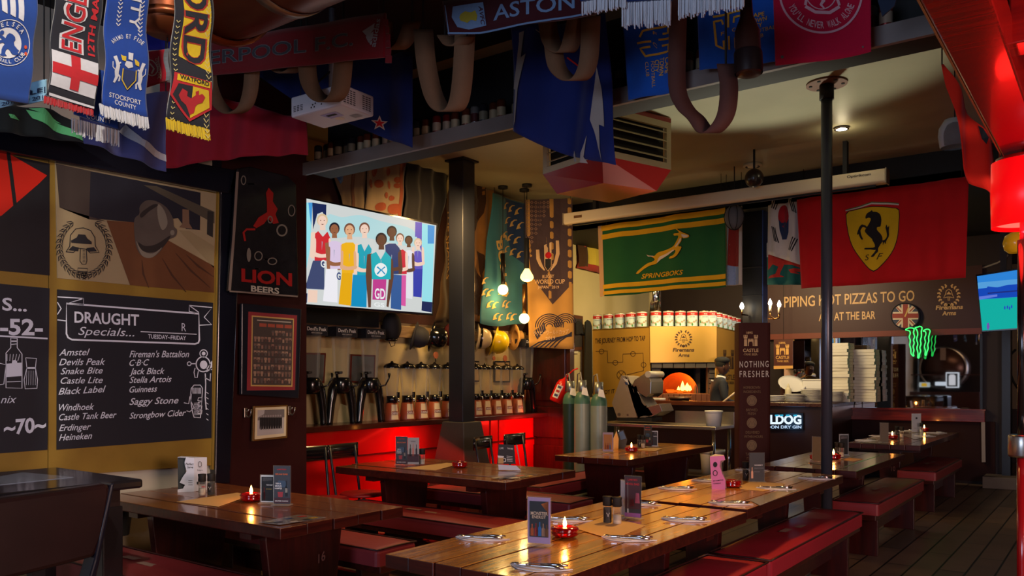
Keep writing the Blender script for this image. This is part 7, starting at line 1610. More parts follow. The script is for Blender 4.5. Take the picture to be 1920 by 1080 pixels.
# ================================================================== cans on the bulkhead shelf
def mk_can(n_, c, c2):
    def f():
        rt = thing('drink_can', '', 'can'); r = .033
        part('body', MB().lathe([(0, .0), (.026, 0), (r, .008), (r, .152), (.026, .164), (.024, .162), (0, .161)], n=14), rt, M('can_'+n_, c, .35, .5))
        part('band', MB().lathe([(r+.0006, .05), (r+.0006, .11)], n=14), rt, M('canband_'+n_, c2, .4, .3)); return rt
    return f
CAN = [Proto(mk_can(*a)) for a in (('red', (110, 26, 22), (160, 140, 120)), ('silver', (120, 118, 116), (70, 30, 30)), ('dark', (40, 40, 48), (130, 120, 100)), ('brown', (96, 44, 26), (170, 150, 120)))]
x = -5.3; k = 0; words_ = ['red', 'silver', 'dark', 'brown']
while x < -.9:
    t = random.choice((0, 1, 2, 3, 0, 3)); CAN[t]((x, YB+.11+random.uniform(-.05, -.02), 3.241), random.random()*6, None, 'drink cans lined up along the ceiling shelf')
    x += random.choice((.075, .08, .085, .12))
for o in bpy.data.objects:
    if o.name.startswith('drink_can'):
        o['label'] = 'old %s drink can in the row along the ceiling shelf' % {'can_red': 'red', 'can_silver': 'silver', 'can_dark': 'dark', 'can_brown': 'brown'}[o.children[0].data.materials[0].name if o.children[0].data.materials[0].name in ('can_red', 'can_silver', 'can_dark', 'can_brown') else o.children[1].data.materials[0].name]
        o['group'] = o['label'].split()[1]+' drink cans along the ceiling shelf'

# ================================================================== scarves, flags and hoses hung from the beams
def cloth(n, c, v=.1): return M('knit_'+n, tuple(k*.84 for k in c), .9, spec=.15, var=v, scale=60, sheen=.2)
XR = -3.0
rt = thing('scarf_rail', 'dark rail carrying the football scarves over the chalkboard side', 'rail', (XR, 1.3, 3.25)); part('bar', MB().cyl((XR-.03, -.6, 3.27), (XR-.03, 2.2, 3.27), .02, n=10), rt, BLACK)
for y in (-.3, 2.1): part('hanger', MB().cyl((XR-.03, y, 3.27), (XR-.03, y, CEIL), .012, n=8), rt, BLACK)
def fringe(b, pl, a, c, h, m, n=None, off=.0):
    """tassels along the edge a->c, h long"""
    b.mat(m); L = math.hypot(c[0]-a[0], c[1]-a[1]); n = n or int(L/1.5)
    for i in range(n):
        u = (i+.5)/n; x, y = a[0]+(c[0]-a[0])*u, a[1]+(c[1]-a[1])*u; w_ = L/n*.8; hh = h*random.uniform(.82, 1.08); dx = random.uniform(-1.2, 1.2)
        b.slab(pl, [(x-w_/2, y-1), (x+w_/2, y-1), (x+w_/2+dx, y+hh), (x-w_/2+dx, y+hh)], .006, off-.003+random.uniform(-.004, .004))
    return b
def scarf(label, pl, px, m, nu=8, nv=14):
    return flag('football_scarf', label, 'scarf', pl, px, m, nu, nv, None, .012)
off = .009
s1 = PX(XR, lambda x, y: .008*math.sin(y*.06))
SW = cloth('white', (176, 176, 182)); 
rt = scarf('blue scarf with a round lion crest at the edge above the chalkboard', s1, [(-40, -160), (82, -160), (54, 194), (-40, 178)], cloth('royal_blue', (24, 54, 120)))
b = MB().mat(SW)
for k in range(3): b.poly(s1, [(2+k*15.5, -60), (13+k*15.5, -60), (10+k*15.5, 28+k*7), (0+k*15.5, 22+k*7)], off, 14)
b.ring(s1, (14, 82), 41, 1.4, 43, off, 30); b.ring(s1, (12, 82), 27, 2, 28, off, 26)
b.circ(s1, (12, 82), 26, 27, off, 26)
b.arctext(s1, 'CHELSEA', (13, 82), 30, 32, 205, 330, 8, .012, off+.002).arctext(s1, 'FOOTBALL CLUB', (13, 82), 37, 39, 165, 30, 7.5, .012, off+.002, inward=True); part('crest', b, rt)
b = MB().mat(cloth('royal_blue', (24, 54, 120))).poly(s1, [(12, 66), (16, 63), (22, 65), (27, 70), (28, 76), (25, 79), (26, 86), (30, 92), (34, 96), (31, 99), (33, 103), (27, 105), (20, 103), (17, 96), (13, 92), (9, 95), (7, 102), (10, 106), (2, 107), (-4, 104), (0, 101), (1, 94), (4, 88), (8, 83), (5, 80), (-3, 82), (-8, 78), (-3, 76), (4, 75), (-2, 70), (-7, 68), (-3, 65), (4, 68), (9, 72)], off+.003).circ(s1, (2, 62), 4, off=off+.003)
b.mat(cloth('badge_red', (170, 60, 30))).circ(s1, (47, 89), 3, 4, off+.002, 6).circ(s1, (46, 102), 3, 4, off+.002, 6); part('lion', b, rt)
s2 = PX(XR+.03, lambda x, y: .01*math.sin(y*.05+1))
rt = scarf('black and red scarf with a white and red cross flag at its end', s2, [(112, -150), (198, -150), (178, 205), (90, 178)], cloth('black', (24, 24, 32)))
RD = cloth('red', (160, 26, 34))
b = MB().mat(SW).poly(s2, [(96, 92), (180, 121), (177, 186), (91, 160)], off, 14); part('white_field', b, rt)
b = MB().mat(RD).poly(s2, [(94.5, 116), (179.5, 144), (179, 163), (93, 137)], off+.003, 14).poly(s2, [(130, 104), (147, 110), (144, 173), (127, 168)], off+.0035, 14); part('red_cross', b, rt)
b = MB().mat(SW).text(s2, 'ENGLAND', (152, 104), (166, -100), 42, .05, off=off, up=(-1, -.32)); b.mat(RD).text(s2, 'ENGLAND', (150, 102), (164, -98), 38, .012, off=off+.003, up=(-1, -.32)).text(s2, '12TH MAN SINCE', (175, 108), (186, -100), 12, .03, off=off, up=(-1, -.3)); part('lettering', b, rt)
b = MB().mat(SW).poly(s2, [(91, 174), (177, 200), (177, 204), (91, 179)], off, 14); part('stripe', b, rt); b = fringe(MB(), s2, (84, 180), (178, 206), 12, RD); part('fringe', b, rt)
s3 = PX(XR+.05, lambda x, y: .01*math.sin(y*.05+2))
SB2 = cloth('stockport_blue', (16, 50, 124))
rt = scarf('blue scarf with a crest of lions and yellow crowns and white fringe', s3, [(202, -150), (276, -150), (275, 221), (194, 197)], SB2)
b = MB().mat(SW).text(s3, 'COUNTY', (240, -110), (243, 52), 20, .01, off=off, up=(1, .25))
for x, y1 in ((222, 52), (263, 72)):
    for k in range(10): b.stroke(s3, [(x-4, y1-9-k*7.4), (x, y1-4-k*7.4), (x+4, y1-8-k*7.4)], 2, off)
b.arctext(s3, 'ANIMO ET FIDE', (236, 116), 38, 44, 228, 318, 8.5, .015, off).text(s3, 'STOCKPORT', (205, 181), (264, 197), 9, .008, off=off, up=(.05, -1)).text(s3, 'COUNTY', (215, 195), (254, 207), 9, .008, off=off, up=(.05, -1)); part('lettering', b, rt)
b = MB().mat(SW)
for sx in (-1, 1):
    cx, cy = 238+sx*23, 140+sx*7
    b.stroke(s3, [(cx+sx*4, cy-26), (cx+sx*1, cy-18), (cx-sx*2, cy-8), (cx, cy+2), (cx-sx*1, cy+12), (cx+sx*3, cy+22)], [7, 6, 7, 8, 6, 4], off).stroke(s3, [(cx, cy-10), (cx-sx*7, cy-14)], 3, off).stroke(s3, [(cx-sx*1, cy+6), (cx-sx*7, cy+12), (cx-sx*6, cy+20)], 3, off).stroke(s3, [(cx+sx*2, cy), (cx+sx*8, cy-6), (cx+sx*8, cy-16)], 1.6, off)
b.poly(s3, [(232, 116), (243, 119), (245, 128), (236, 130), (229, 124)], off).poly(s3, [(237, 100), (246, 102), (244, 116), (236, 113)], off)
b.mat(cloth('crown_yellow', (176, 150, 40))).poly(s3, [(222, 104), (227, 107), (232, 108), (231, 117), (224, 115)], off+.001).poly(s3, [(247, 113), (252, 116), (256, 120), (256, 127), (249, 124)], off+.001).stroke(s3, [(226, 130), (226, 150), (238, 168), (252, 152), (251, 134)], 2, off+.002)
part('crest', b, rt)
b = MB().mat(cloth('shield_navy', (30, 42, 84))).poly(s3, [(228, 131), (250, 136), (249, 152), (238, 165), (228, 148)], off+.001); part('shield', b, rt)
b = fringe(MB(), s3, (188, 194), (275, 222), 24, SW); part('fringe', b, rt)
s3b = PX(XR-.06); rt = scarf('blue scarf end with white fringe hanging behind the crowned crest scarf', s3b, [(140, 120), (222, 140), (222, 243), (139, 214)], SB2)
b = MB().mat(SW).text(s3b, 'COUNTY', (160, 222), (206, 233), 9, 0, off=off, up=(.05, -1)); part('lettering', b, rt); b = fringe(MB(), s3b, (134, 222), (222, 246), 28, SW); part('fringe', b, rt)
s4 = PX(XR+.04, lambda x, y: .010*math.sin(y*.05))
WBK = cloth('watford_black', (26, 26, 34)); WY = cloth('watford_yellow', (190, 160, 22))
rt = scarf('black and yellow scarf with a stag badge and yellow fringe', s4, [(336, -150), (400, -150), (394, 243), (315, 221)], WBK)
b = MB().mat(WY).poly(s4, [(340, -150), (390, -150), (392, 138), (363, 122), (335, 105), (341, 20)], off, 16); part('yellow_field', b, rt)
b = MB().mat(WBK).text(s4, 'WATFORD', (346, -250), (343, 116), 42, .02, off=off+.003, up=(1, .2))
b.mat(cloth('red_outline', (150, 40, 30)))
for x in (0,): b.text(s4, 'WATFORD', (345, -251), (342, 118), 45, .045, off=off+.0015, up=(1, .2))
part('lettering', b, rt)
b = MB().mat(cloth('chevron_cream', (182, 168, 110)))
for k in range(26):
    y = -20+k*10; b.stroke(s4, [(382, y+30-8), (386.5, y+30), (391, y+30-6)], 1.7, off+.001)
    if y > 40: b.stroke(s4, [(319+(230-y)*.04, y-18+8), (322+(230-y)*.04, y-14+8), (326+(230-y)*.04, y-17+8)], 1.7, off+.001)
part('chevrons', b, rt)
b = MB().mat(RD).poly(s4, [(323, 136), (391, 156), (396, 206), (355, 228), (314, 178)], off+.002, 18); b.mat(WBK).poly(s4, [(329, 158), (356, 164), (355, 222), (319, 178)], off+.004, 18).mat(WY).poly(s4, [(356, 164), (386, 172), (391, 203), (355, 222)], off+.004, 18).poly(s4, [(328, 140), (388, 157), (388, 168), (326, 152)], off+.004, 18)
b.mat(RD).poly(s4, [(336, 168), (346, 174), (346, 182), (354, 186), (362, 180), (361, 174), (367, 172), (368, 180), (374, 178), (380, 184), (376, 194), (368, 196), (364, 200), (362, 212), (354, 216), (350, 206), (346, 198), (336, 190), (330, 180)], off+.006); part('badge', b, rt)
b = MB().mat(WBK).text(s4, 'WATFORD', (331, 149), (385, 164), 8, .02, off=off+.007, up=(.05, -1)); part('badge_lettering', b, rt)
b = fringe(MB(), s4, (313, 220), (394, 244), 22, WY); part('fringe', b, rt)
# other cloths behind the scarves
s5 = PX(XR-.35, lambda x, y: .02*math.sin(x*.1))
rt = flag('hanging_scarf', 'pale blue match day scarf with dark date lettering behind the crest scarves', 'scarf', s5, [(-60, 178), (84, 150), (84, 190), (-60, 212)], cloth('ice_blue', (140, 186, 214))); b = MB().mat(cloth('ink_navy', (34, 40, 70))).text(s5, '20TH MAY 2019', (0, 200), (82, 186), 7, .01, off=.011, up=(0, -1)).text(s5, 'LEI', (56, 178), (78, 174), 9, .01, off=.011, up=(0, -1)); part('lettering', b, rt)
s6 = PX(XR-.30, lambda x, y: .01*math.sin(y*.1))
rt = flag('hanging_scarf', 'red scarf with a cream club crest glimpsed between two hanging scarves', 'scarf', s6, [(262, 98), (316, 92), (314, 152), (262, 168)], cloth('bright_red', (170, 24, 40))); b = MB().mat(cloth('crest_cream', (190, 160, 130))).ring(s6, (280, 128), 12, 2, 16, .011, 12).stroke(s6, [(280, 120), (285, 130), (279, 140)], 3, .011).stroke(s6, [(297, 106), (297, 150)], 1.5, .011).text(s6, 'LIVERPOOL', (291, 110), (291, 150), 5, .01, off=.011, up=(1, 0)); part('crest', b, rt)
part('grey_end', MB().poly(s6, [(306, 93), (315, 92), (314, 152), (307, 153)], .010, 10), rt, cloth('grey_end', (110, 116, 124)))
s7 = PX(XR-.5, lambda x, y: .02*math.sin(x*.08+y*.02))
rt = flag('hanging_flag', 'blue and grey flag drooping behind the fringed scarves', 'flag', s7, [(150, 196), (318, 170), (312, 322), (160, 268)], cl('slate_blue', (54, 58, 104))); b = MB().mat(cl('silver_streak', (150, 150, 156))).poly(s7, [(238, 232), (262, 262), (312, 290), (312, 303), (270, 282), (225, 246)], .008, 12); part('silver_streak', b, rt)
rt = flag('hanging_flag', 'dark blue banner glimpsed between the scarf tops', 'flag', PX(XR-.55), [(260, 48), (322, 52), (320, 92), (262, 96)], cl('deep_blue', (20, 30, 150)), 6, 4)
s8 = PX(-5.0, lambda x, y: .02*math.sin(x*.1))
rt = flag('hanging_pennant', 'green trimmed dark pennant drooping above the chalkboard head beam', 'pennant', s8, [(-60, 190), (100, 205), (210, 275), (-60, 240)], cl('pennant_black', (18, 22, 24)), 14, 6); b = MB().mat(cl('pennant_green', (86, 170, 110))).poly(s8, [(50, 205), (80, 215), (130, 242), (172, 268), (150, 264), (100, 244), (60, 222)], .01, 10).poly(s8, [(12, 215), (24, 217), (36, 226), (16, 223)], .01, 10).poly(s8, [(54, 203), (78, 204), (100, 222), (116, 232), (98, 226)], .011, 10); part('green_trim', b, rt)
# red and blue flags in front of the can shelf
QY = YB-.10
f1 = PV(PD(5.6).pt(300, 240), PD(5.8).pt(578, 240)); f1.wave = lambda x, y: .02*math.sin(x*.07)+.012*math.sin(x*.13+y*.02)
rt = flag('hanging_flag', 'plain red flag drooping from the beam beside the yellow and black scarf', 'flag', f1, [(300, 150), (575, 226), (578, 304), (300, 318)], cl('crimson', (130, 16, 34), .15), 24, 12, edge=lambda u: -16*math.sin(u*2.2))
f2 = PV(PD(6.05).pt(430, 200), PD(5.7).pt(776, 200)); f2.wave = lambda x, y: .03*math.sin(x*.05+.5)+.012*math.sin(x*.11)
rt = flag('hanging_flag', 'navy blue star flag hanging behind the white projector', 'flag', f2, [(430, 105), (776, 100), (776, 279), (565, 198)], cl('navy_flag', (14, 34, 96), .15), 26, 14)
def star(c, r, k=.42): return [(c[0]+(r if i % 2 == 0 else r*k)*math.sin(i*math.pi/5), c[1]-(r if i % 2 == 0 else r*k)*math.cos(i*math.pi/5)) for i in range(10)]
b = MB().mat(cl('star_white', (180, 174, 172))).poly(f2, star((710, 230), 15), .008, 6).mat(cl('star_red', (170, 26, 40))).poly(f2, star((710, 230), 9.5), .011, 6); part('star', b, rt)
f3 = PY(QY-.12, lambda x, y: .035*math.sin(x*.045+1)+.015*math.sin(x*.1+y*.02))
rt = flag('hanging_flag', 'large navy flag with white zigzag edges hanging before the air unit', 'flag', f3, [(960, 50), (1142, 30), (1158, 311), (968, 248)], cl('navy_kit', (12, 30, 92), .15), 24, 18, edge=lambda u: 26*math.sin(u*1.9)*(1-u)+0)
ZG = cl('zigzag_grey', (150, 142, 136))
b = MB().mat(ZG).poly(f3, [(978, 64), (990, 62), (985, 112), (996, 106), (980, 170), (975, 230), (972, 240), (973, 172), (967, 168), (978, 80)], .012, 10); part('zigzag', b, rt)
b = MB().mat(ZG).poly(f3, [(1128, 130), (1134, 170), (1138, 240), (1128, 236), (1130, 280), (1136, 306), (1127, 280), (1120, 250), (1113, 228), (1124, 160)], .012, 10).poly(f3, [(1098, 276), (1106, 256), (1098, 296), (1106, 308), (1090, 306), (1092, 288)], .012, 10).poly(f3, [(1072, 290), (1074, 281), (1082, 303), (1076, 303)], .012, 10)
b.stroke(f3, [(1012, 60), (1020, 66), (1029, 68), (1030, 58)], 1.2, .012); part('zigzag', b, rt)
b = MB().mat(cl('chevron_red', (190, 30, 30))).stroke(f3, [(1062, 107), (1084, 124), (1089, 114)], 3, .012); part('red_chevron', b, rt)
# long scarves stretched along the beam
s9 = PY(3.2, lambda x, y: .006*math.sin(x*.05))
rt = scarf('long red scarf with grey serif club lettering stretched below the copper tank', s9, [(398, 78), (722, 24), (721, 107), (400, 142)], cloth('pool_red', (128, 12, 26)), 18, 6)
b = MB().mat(cloth('letter_edge', (120, 120, 124))).text(s9, 'LIVERPOOL F.C.', (330, 131), (666, 86), 26, .022, off=off).mat(cloth('letter_grey', (58, 62, 70))).text(s9, 'LIVERPOOL F.C.', (331, 130.5), (665, 86), 25, .0, off=off+.003); part('lettering', b, rt)
b = MB().mat(cloth('pale_grey', (160, 156, 160))); b.text(s9, 'adidas', (705, 89), (714, 36), 9, .015, off=off, up=(-1, -.1)); b.poly(s9, [(682, 60), (704, 44), (702, 56), (691, 70)], off); b.poly(s9, [(688, 70), (702, 59), (700, 74), (693, 81)], off).poly(s9, [(694, 80), (700, 76), (699, 84), (696, 85)], off); part('sports_mark', b, rt)
b = fringe(MB(), s9, (721, 30), (728, 112), 12, cloth('pool_red', (128, 12, 26)), 6); part('fringe', b, rt)
s10 = PY(3.2, lambda x, y: .008*math.sin(x*.04))
rt = scarf('claret scarf with pale blue lettering and a shield crest stretched along the beam', s10, [(832, 4), (1120, -44), (1122, 27), (843, 67)], cloth('claret', (66, 16, 26)), 16, 6)
b = MB().mat(cloth('villa_blue', (120, 150, 190))).text(s10, 'ASTON VILLA', (926, 39), (1210, -6), 29, .012, off=off).stroke(s10, [(843, 64), (900, 62), (960, 52), (1040, 36), (1122, 24)], 3.5, off).stroke(s10, [(838, 12), (845, 64)], 1.6, off).poly(s10, [(852, 14), (880, 8), (906, 4), (912, 48), (880, 56), (860, 52), (850, 34)], off); part('lettering', b, rt)
b = MB().mat(cloth('crest_yellow', (176, 160, 50))).poly(s10, [(866, 28), (874, 22), (884, 24), (892, 20), (896, 30), (894, 40), (884, 38), (878, 44), (866, 40), (864, 34)], off+.003); b.mat(cloth('claret', (66, 16, 26))).text(s10, 'AVFC', (898, 12), (903, 46), 8, .015, off=off+.003, up=(1, .1)); part('crest', b, rt)
WT = cloth('white_tassel', (240, 244, 255))
for i, (a, c, h, l) in enumerate((((1091, -4), (1175, -16), 32, 'bundle of long white scarf tassels at the end of the claret scarf'), ((1166, -2), (1258, -8), 55, 'lowest bundle of white scarf tassels before the blue city flag'), ((1272, -10), (1395, -30), 46, 'wide bundle of white scarf tassels above the second city flag'))):
    pl = PY(3.14+.02*i); rt = thing('scarf_end', l, 'scarf', pl.pt((a[0]+c[0])/2, a[1]+h)); b = fringe(MB(), pl, (a[0], a[1]), c, h, WT, int((c[0]-a[0])/2.0)); b = fringe(b, pl, (a[0]+1, a[1]), (c[0]-1, c[1]), h*.9, WT, int((c[0]-a[0])/2.6), -.012); part('fringe', b, rt)
    part('cloth_end', MB().slab(pl, [(a[0], a[1]-40), (c[0], c[1]-40), (c[0], c[1]+8), (a[0], a[1]+8)], .03, -.016), rt, cloth('end_blue', (26, 50, 110)))
CB = cloth('city_blue', (30, 96, 206)); CG = cloth('city_gold', (250, 190, 66))
f4 = PY(YB-.10, lambda x, y: .008*math.sin(x*.1))
rt = flag('club_flag', 'blue flag with a sideways gold city badge beside the navy zigzag flag', 'flag', f4, [(1166, 20), (1282, -10), (1285, 170), (1177, 187)], CB, 12, 8)
def cq4(*p): return [(1160+x/4, y/4) for x, y in p]
b = MB().mat(CG)
for p in (((165, 285), (190, 240), (270, 215), (375, 195), (372, 250), (330, 255)), ((145, 330), (250, 315)), ((300, 300), (425, 285)), ((410, 195), (420, 380)), ((325, 345), (375, 335), (378, 385), (210, 428), (170, 370), (245, 355)), ):
    b.stroke(f4, cq4(*p), 4, off)
b.text(f4, 'F', cq4((262, 258))[0], cq4((288, 272))[0], 6, .01, off=off).text(f4, 'C', cq4((262, 338))[0], cq4((290, 365))[0], 7, .01, off=off)
b.text(f4, 'CAPE', (1248, 108), (1247, 138), 8, .015, off=off, up=(1, -.1)).text(f4, 'TOWN', (1238, 108), (1236, 142), 8, .015, off=off, up=(1, -.1)).text(f4, 'CITY', (1229, 113), (1227, 136), 8, .015, off=off, up=(1, -.1)).text(f4, 'FOOTBALL', (1222, 116), (1224, 165), 6, -.005, off=off, up=(1, -.1)).text(f4, 'CLUB', (1212, 118), (1214, 145), 6, -.005, off=off, up=(1, -.1)); part('badge', b, rt)
f5 = PY(YB-.12, lambda x, y: .008*math.sin(x*.1+1))
rt = flag('club_flag', 'blue flag with an upright gold city badge half hidden by a hanging nozzle', 'flag', f5, [(1306, -20), (1458, -45), (1455, 116), (1312, 132)], CB, 12, 8)
b = MB().mat(CG)
for p in (((1338, 33), (1366, 26), (1393, 21)), ((1366, 26), (1366, 52)), ((1356, 46), (1353, 38), (1340, 42), (1344, 86), (1358, 92), (1357, 76)), ((1367, 68), (1368, 94)), ((1377, 44), (1378, 34), (1391, 31), (1393, 62)), ((1380, 72), (1381, 92))): b.stroke(f5, p, 4, off)
b.text(f5, 'F', (1352, 67), (1358, 66), 7, .01, off=off).text(f5, 'C', (1374, 61), (1381, 60), 7, .01, off=off).text(f5, 'CAPE', (1404, 34), (1434, 30), 8, .015, off=off).text(f5, 'TOWN', (1404, 44), (1439, 39), 8, .015, off=off).text(f5, 'CITY', (1404, 54), (1430, 50), 8, .015, off=off).text(f5, 'FOOTBALL', (1404, 64), (1462, 55), 7.5, -.005, off=off).text(f5, 'CLUB', (1404, 74), (1432, 70), 7.5, -.005, off=off); part('badge', b, rt)
f6 = PY(YB-.16, lambda x, y: .012*math.sin(x*.03+1))
rt = flag('club_flag', 'red flag with a pale round crest ring and motto beside the second city flag', 'flag', f6, [(1448, -90), (1632, -120), (1633, 96), (1455, 124)], cloth('banner_crimson', (220, 24, 66)), 14, 10, edge=lambda u: 4*math.sin(u*3))
b = MB().mat(cloth('crest_pink', (250, 190, 200))).ring(f6, (1540, -14), 76, 4, 76, off, 40, 0, 180).arctext(f6, "YOU'LL NEVER WALK ALONE", (1540, -14), 66, 68, 155, 20, 13.5, .012, off, inward=True)
b.ring(f6, (1540, -14), 28, 2, 32, off, 20, 0, 180).stroke(f6, [(1538, -6), (1545, 2), (1540, 10), (1546, 16)], [4, 7, 5, 3], off).stroke(f6, [(1512, 14), (1530, 24), (1556, 24), (1574, 12)], 6, off).stroke(f6, [(1514, 0), (1512, 12)], 5, off).stroke(f6, [(1570, -2), (1574, 10)], 5, off)
part('crest', b, rt); b = MB().mat(BRASSD).circ(f6, (1469, 109), 3, 3, off).circ(f6, (1618, 88), 2, 2, off); part('eyelet', b, rt)
b = MB().slab(PY(3.9), [(1655, -30), (1690, -30), (1678, 12), (1655, 32), (1646, 0)], .01); solo('hanging_pennant', b, 'dark blue pennant corner with a pale edge before the red beams', 'pennant', cl('pennant_blue', (36, 46, 66)))
# canvas fire hoses looped over the beam
HOSE = M('canvas_hose', (104, 74, 50), .85, var=.15, scale=30, bump=.15, bscale=120); HOSED = M('canvas_hose_dark', (74, 40, 32), .8, var=.15, scale=30)
def hose_loop(label, yp, pts, wid, m, twist=.6):
    """flat hose ribbon hanging in a loop; width runs back from the loop's face"""
    pl = PY(yp); P = [pl.pt(x, y) for x, y in pts]; Q = []
    for i in range(len(P)-1):   # smooth
        p0, p1, p2, p3 = P[max(i-1, 0)], P[i], P[i+1], P[min(i+2, len(P)-1)]
        for k in range(5):
            t = k/5; Q.append(.5*((2*p1)+(-p0+p2)*t+(2*p0-5*p1+4*p2-p3)*t*t+(-p0+3*p1-3*p2+p3)*t**3))
    Q.append(P[-1]); wv = Vector((math.sin(twist), -math.cos(twist), 0))*wid
    b = MB(); n = len(Q); b.add([q for q in Q]+[q+wv for q in Q], [(i, i+1, n+i+1, n+i) for i in range(n-1)], True)
    rt = thing('fire_hose', label, 'hose', min(Q, key=lambda v: v.z)); part('canvas_band', b, rt, m, sol=.008); k = MB()
    for q in (Q[0], Q[-1]): k.cyl(q+wv*.5, (q.x+wv.x*.5, q.y+wv.y*.5, CEIL+.005), .006, n=6)
    part('cord', k, rt, BLACKM); return rt
TW_ = -.95
hose_loop('canvas hose loop hanging below the first letters of the red scarf', 3.3, [(405, 130), (410, 165), (425, 196), (448, 212), (472, 202), (484, 170), (488, 120)], .10, HOSE, TW_)
hose_loop('short canvas hose bulge under the middle of the red scarf', 3.32, [(525, 118), (540, 132), (556, 136), (572, 126), (580, 112)], .10, HOSE, TW_)
hose_loop('canvas hose loop hanging right above the white projector', 3.29, [(592, 100), (596, 150), (612, 180), (636, 190), (655, 170), (662, 110)], .11, HOSE, TW_)
hose_loop('short canvas hose loop at the tip of the red scarf', 3.4, [(735, 40), (742, 80), (758, 92), (776, 78), (790, 40)], .10, HOSE, TW_)
hose_loop('long canvas hose loop hanging before the row of cans', 3.42, [(812, 55), (818, 120), (832, 180), (852, 206), (875, 200), (886, 150), (892, 40)], .11, HOSE, TW_)
hose_loop('short canvas hose loop under the claret scarf crest', 3.4, [(850, 66), (862, 82), (878, 84), (892, 68)], .09, HOSE, TW_)
hose_loop('upper canvas hose loop crossing the navy zigzag flag', 3.72, [(1042, 30), (1050, 75), (1066, 95), (1085, 90), (1100, 30)], .10, HOSE, TW_)
hose_loop('lower canvas hose loop crossing the navy zigzag flag', 3.74, [(1054, 80), (1062, 125), (1085, 148), (1108, 145), (1122, 110), (1126, 30)], .10, HOSE, TW_)
hose_loop('long dark red hose loop hanging before the pale ceiling', 3.72, [(1288, -30), (1287, 60), (1286, 160), (1300, 200), (1322, 222), (1340, 246), (1358, 244), (1378, 215), (1384, 165), (1378, 120)], .085, HOSED, TW_)
q0 = PY(3.70).pt(1404, 140); q1 = PY(3.70).pt(1398, -20); ax = (q1-q0).normalized()
rt = thing('hose_nozzle', 'dark leather bound hose nozzle hanging mouth down by the second city flag', 'nozzle', q0); L_ = (q1-q0).length
part('body', MB().lathe([(.0, .02), (.056, .0), (.062, .03), (.062, .10), (.058, .11), (.057, .20), (.030, .27), (.024, L_), (0, L_)], q0, 22, ax), rt, M('nozzle_leather', (64, 38, 32), .35, .3, var=.25)); part('mouth_band', MB().lathe([(.063, .005), (.065, .03), (.064, .10), (.060, .11)], q0, 22, ax), rt, M('nozzle_dark', (34, 22, 22), .4, .3))
# copper tanks
CU = M('aged_copper', (122, 62, 34), .35, .75, var=.25, scale=4)
rt = thing('copper_tank', 'long copper tank lying under the ceiling above the red scarf', 'tank', (-2.7, 2.45, 3.0))
part('barrel', MB().lathe([(0, 0), (.30, 0), (.32, .03), (.32, 1.7), (.30, 1.75), (0, 1.75)], (-3.62, 2.40, 3.50), 36, (1, 0, 0)), rt, CU); part('rim', MB().lathe([(.325, .0), (.345, .01), (.345, .05), (.325, .06)], (-3.62, 2.40, 3.50), 36, (1, 0, 0)), rt, CU)
part('strap', MB().lathe([(.322, .5), (.328, .5), (.328, .56), (.322, .56)], (-3.62, 2.40, 3.50), 36, (1, 0, 0)).bb((-3.1, 2.38, 3.80), (-3.06, 2.42, CEIL)), rt, BRASSD)
q = PD(3.5).pt(318, 0); rt = thing('copper_bucket', 'rounded copper bucket end hanging between the blue and yellow scarves', 'bucket', q-Vector((0, 0, .15)))
part('body', MB().lathe([(0, -.15), (.10, -.14), (.12, -.10), (.145, .2), (.15, .3)], q, 26), rt, CU); part('rim', MB().lathe([(.12, -.1), (.13, -.11), (.13, -.08), (.122, -.07)], q, 26), rt, CU)
# projector
pq = PD(5.1).pt(630, 190)
PB = PZ(pq.z-.07); co = [PB.pt(*p) for p in ((545, 221), (640, 196), (714, 216), (626, 241))]
e1 = (co[1]-co[0]); e2 = (co[2]-co[1]); o0 = co[0]; hgt = .13
e1n = e1.normalized(); e2n = Vector((-e1n.y, e1n.x, 0)); 
if e2n.dot(e2) < 0: e2n = -e2n
W1, W2 = e1.length, e2.length*.98
A = [o0, o0+e1n*W1, o0+e1n*W1+e2n*W2, o0+e2n*W2]
rt = thing('projector', 'white ceiling projector with vents and a cable hung among the flags', 'projector', (A[0]+A[2])/2)
part('case', MB().prism(A, (0, 0, hgt)), rt, M('projector_white', (196, 196, 206), .4), bev=.012)
fl1 = LP(o0, e1n, UZ); fl2 = LP(o0+e1n*W1, e2n, UZ)
if fl1.n.dot(-o0) < 0: fl1.n = -fl1.n
if fl2.n.dot(-o0) < 0: fl2.n = -fl2.n
b = MB().mat(M('vent_dark', (70, 70, 80), .5))
for r in range(7):
    for c_ in range(9):
        if 3.8 < c_ < 5.2: continue
        b.poly(fl2, [(W2*(.06+c_*.095), .022+r*.013), (W2*(.06+c_*.095)+W2*.07, .022+r*.013), (W2*(.06+c_*.095)+W2*.07, .029+r*.013), (W2*(.06+c_*.095), .029+r*.013)], .001)
for r in range(4):
    for c_ in range(3): b.poly(fl1, [(W1*(.06+c_*.07), .03+r*.010), (W1*(.11+c_*.07), .03+r*.010), (W1*(.11+c_*.07), .036+r*.010), (W1*(.06+c_*.07), .036+r*.010)], .001)
part('vent', b, rt)
b = MB().mat(BLACKM)
for c_, r in ((.42, .03), (.45, .045), (.48, .03), (.5, .05), (.58, .06), (.62, .035), (.72, .06), (.78, .075), (.84, .055), (.5, .07)): b.circ(fl1, (W1*c_, r), .006, off=.001, n=8)
part('sockets', b, rt)
b = MB().mat(M('projector_label', (130, 110, 190), .4)); bt = LP(o0, e1n, e2n); bt.n = Vector((0, 0, -1))
def bq(u, v): return (W1*u, W2*v)
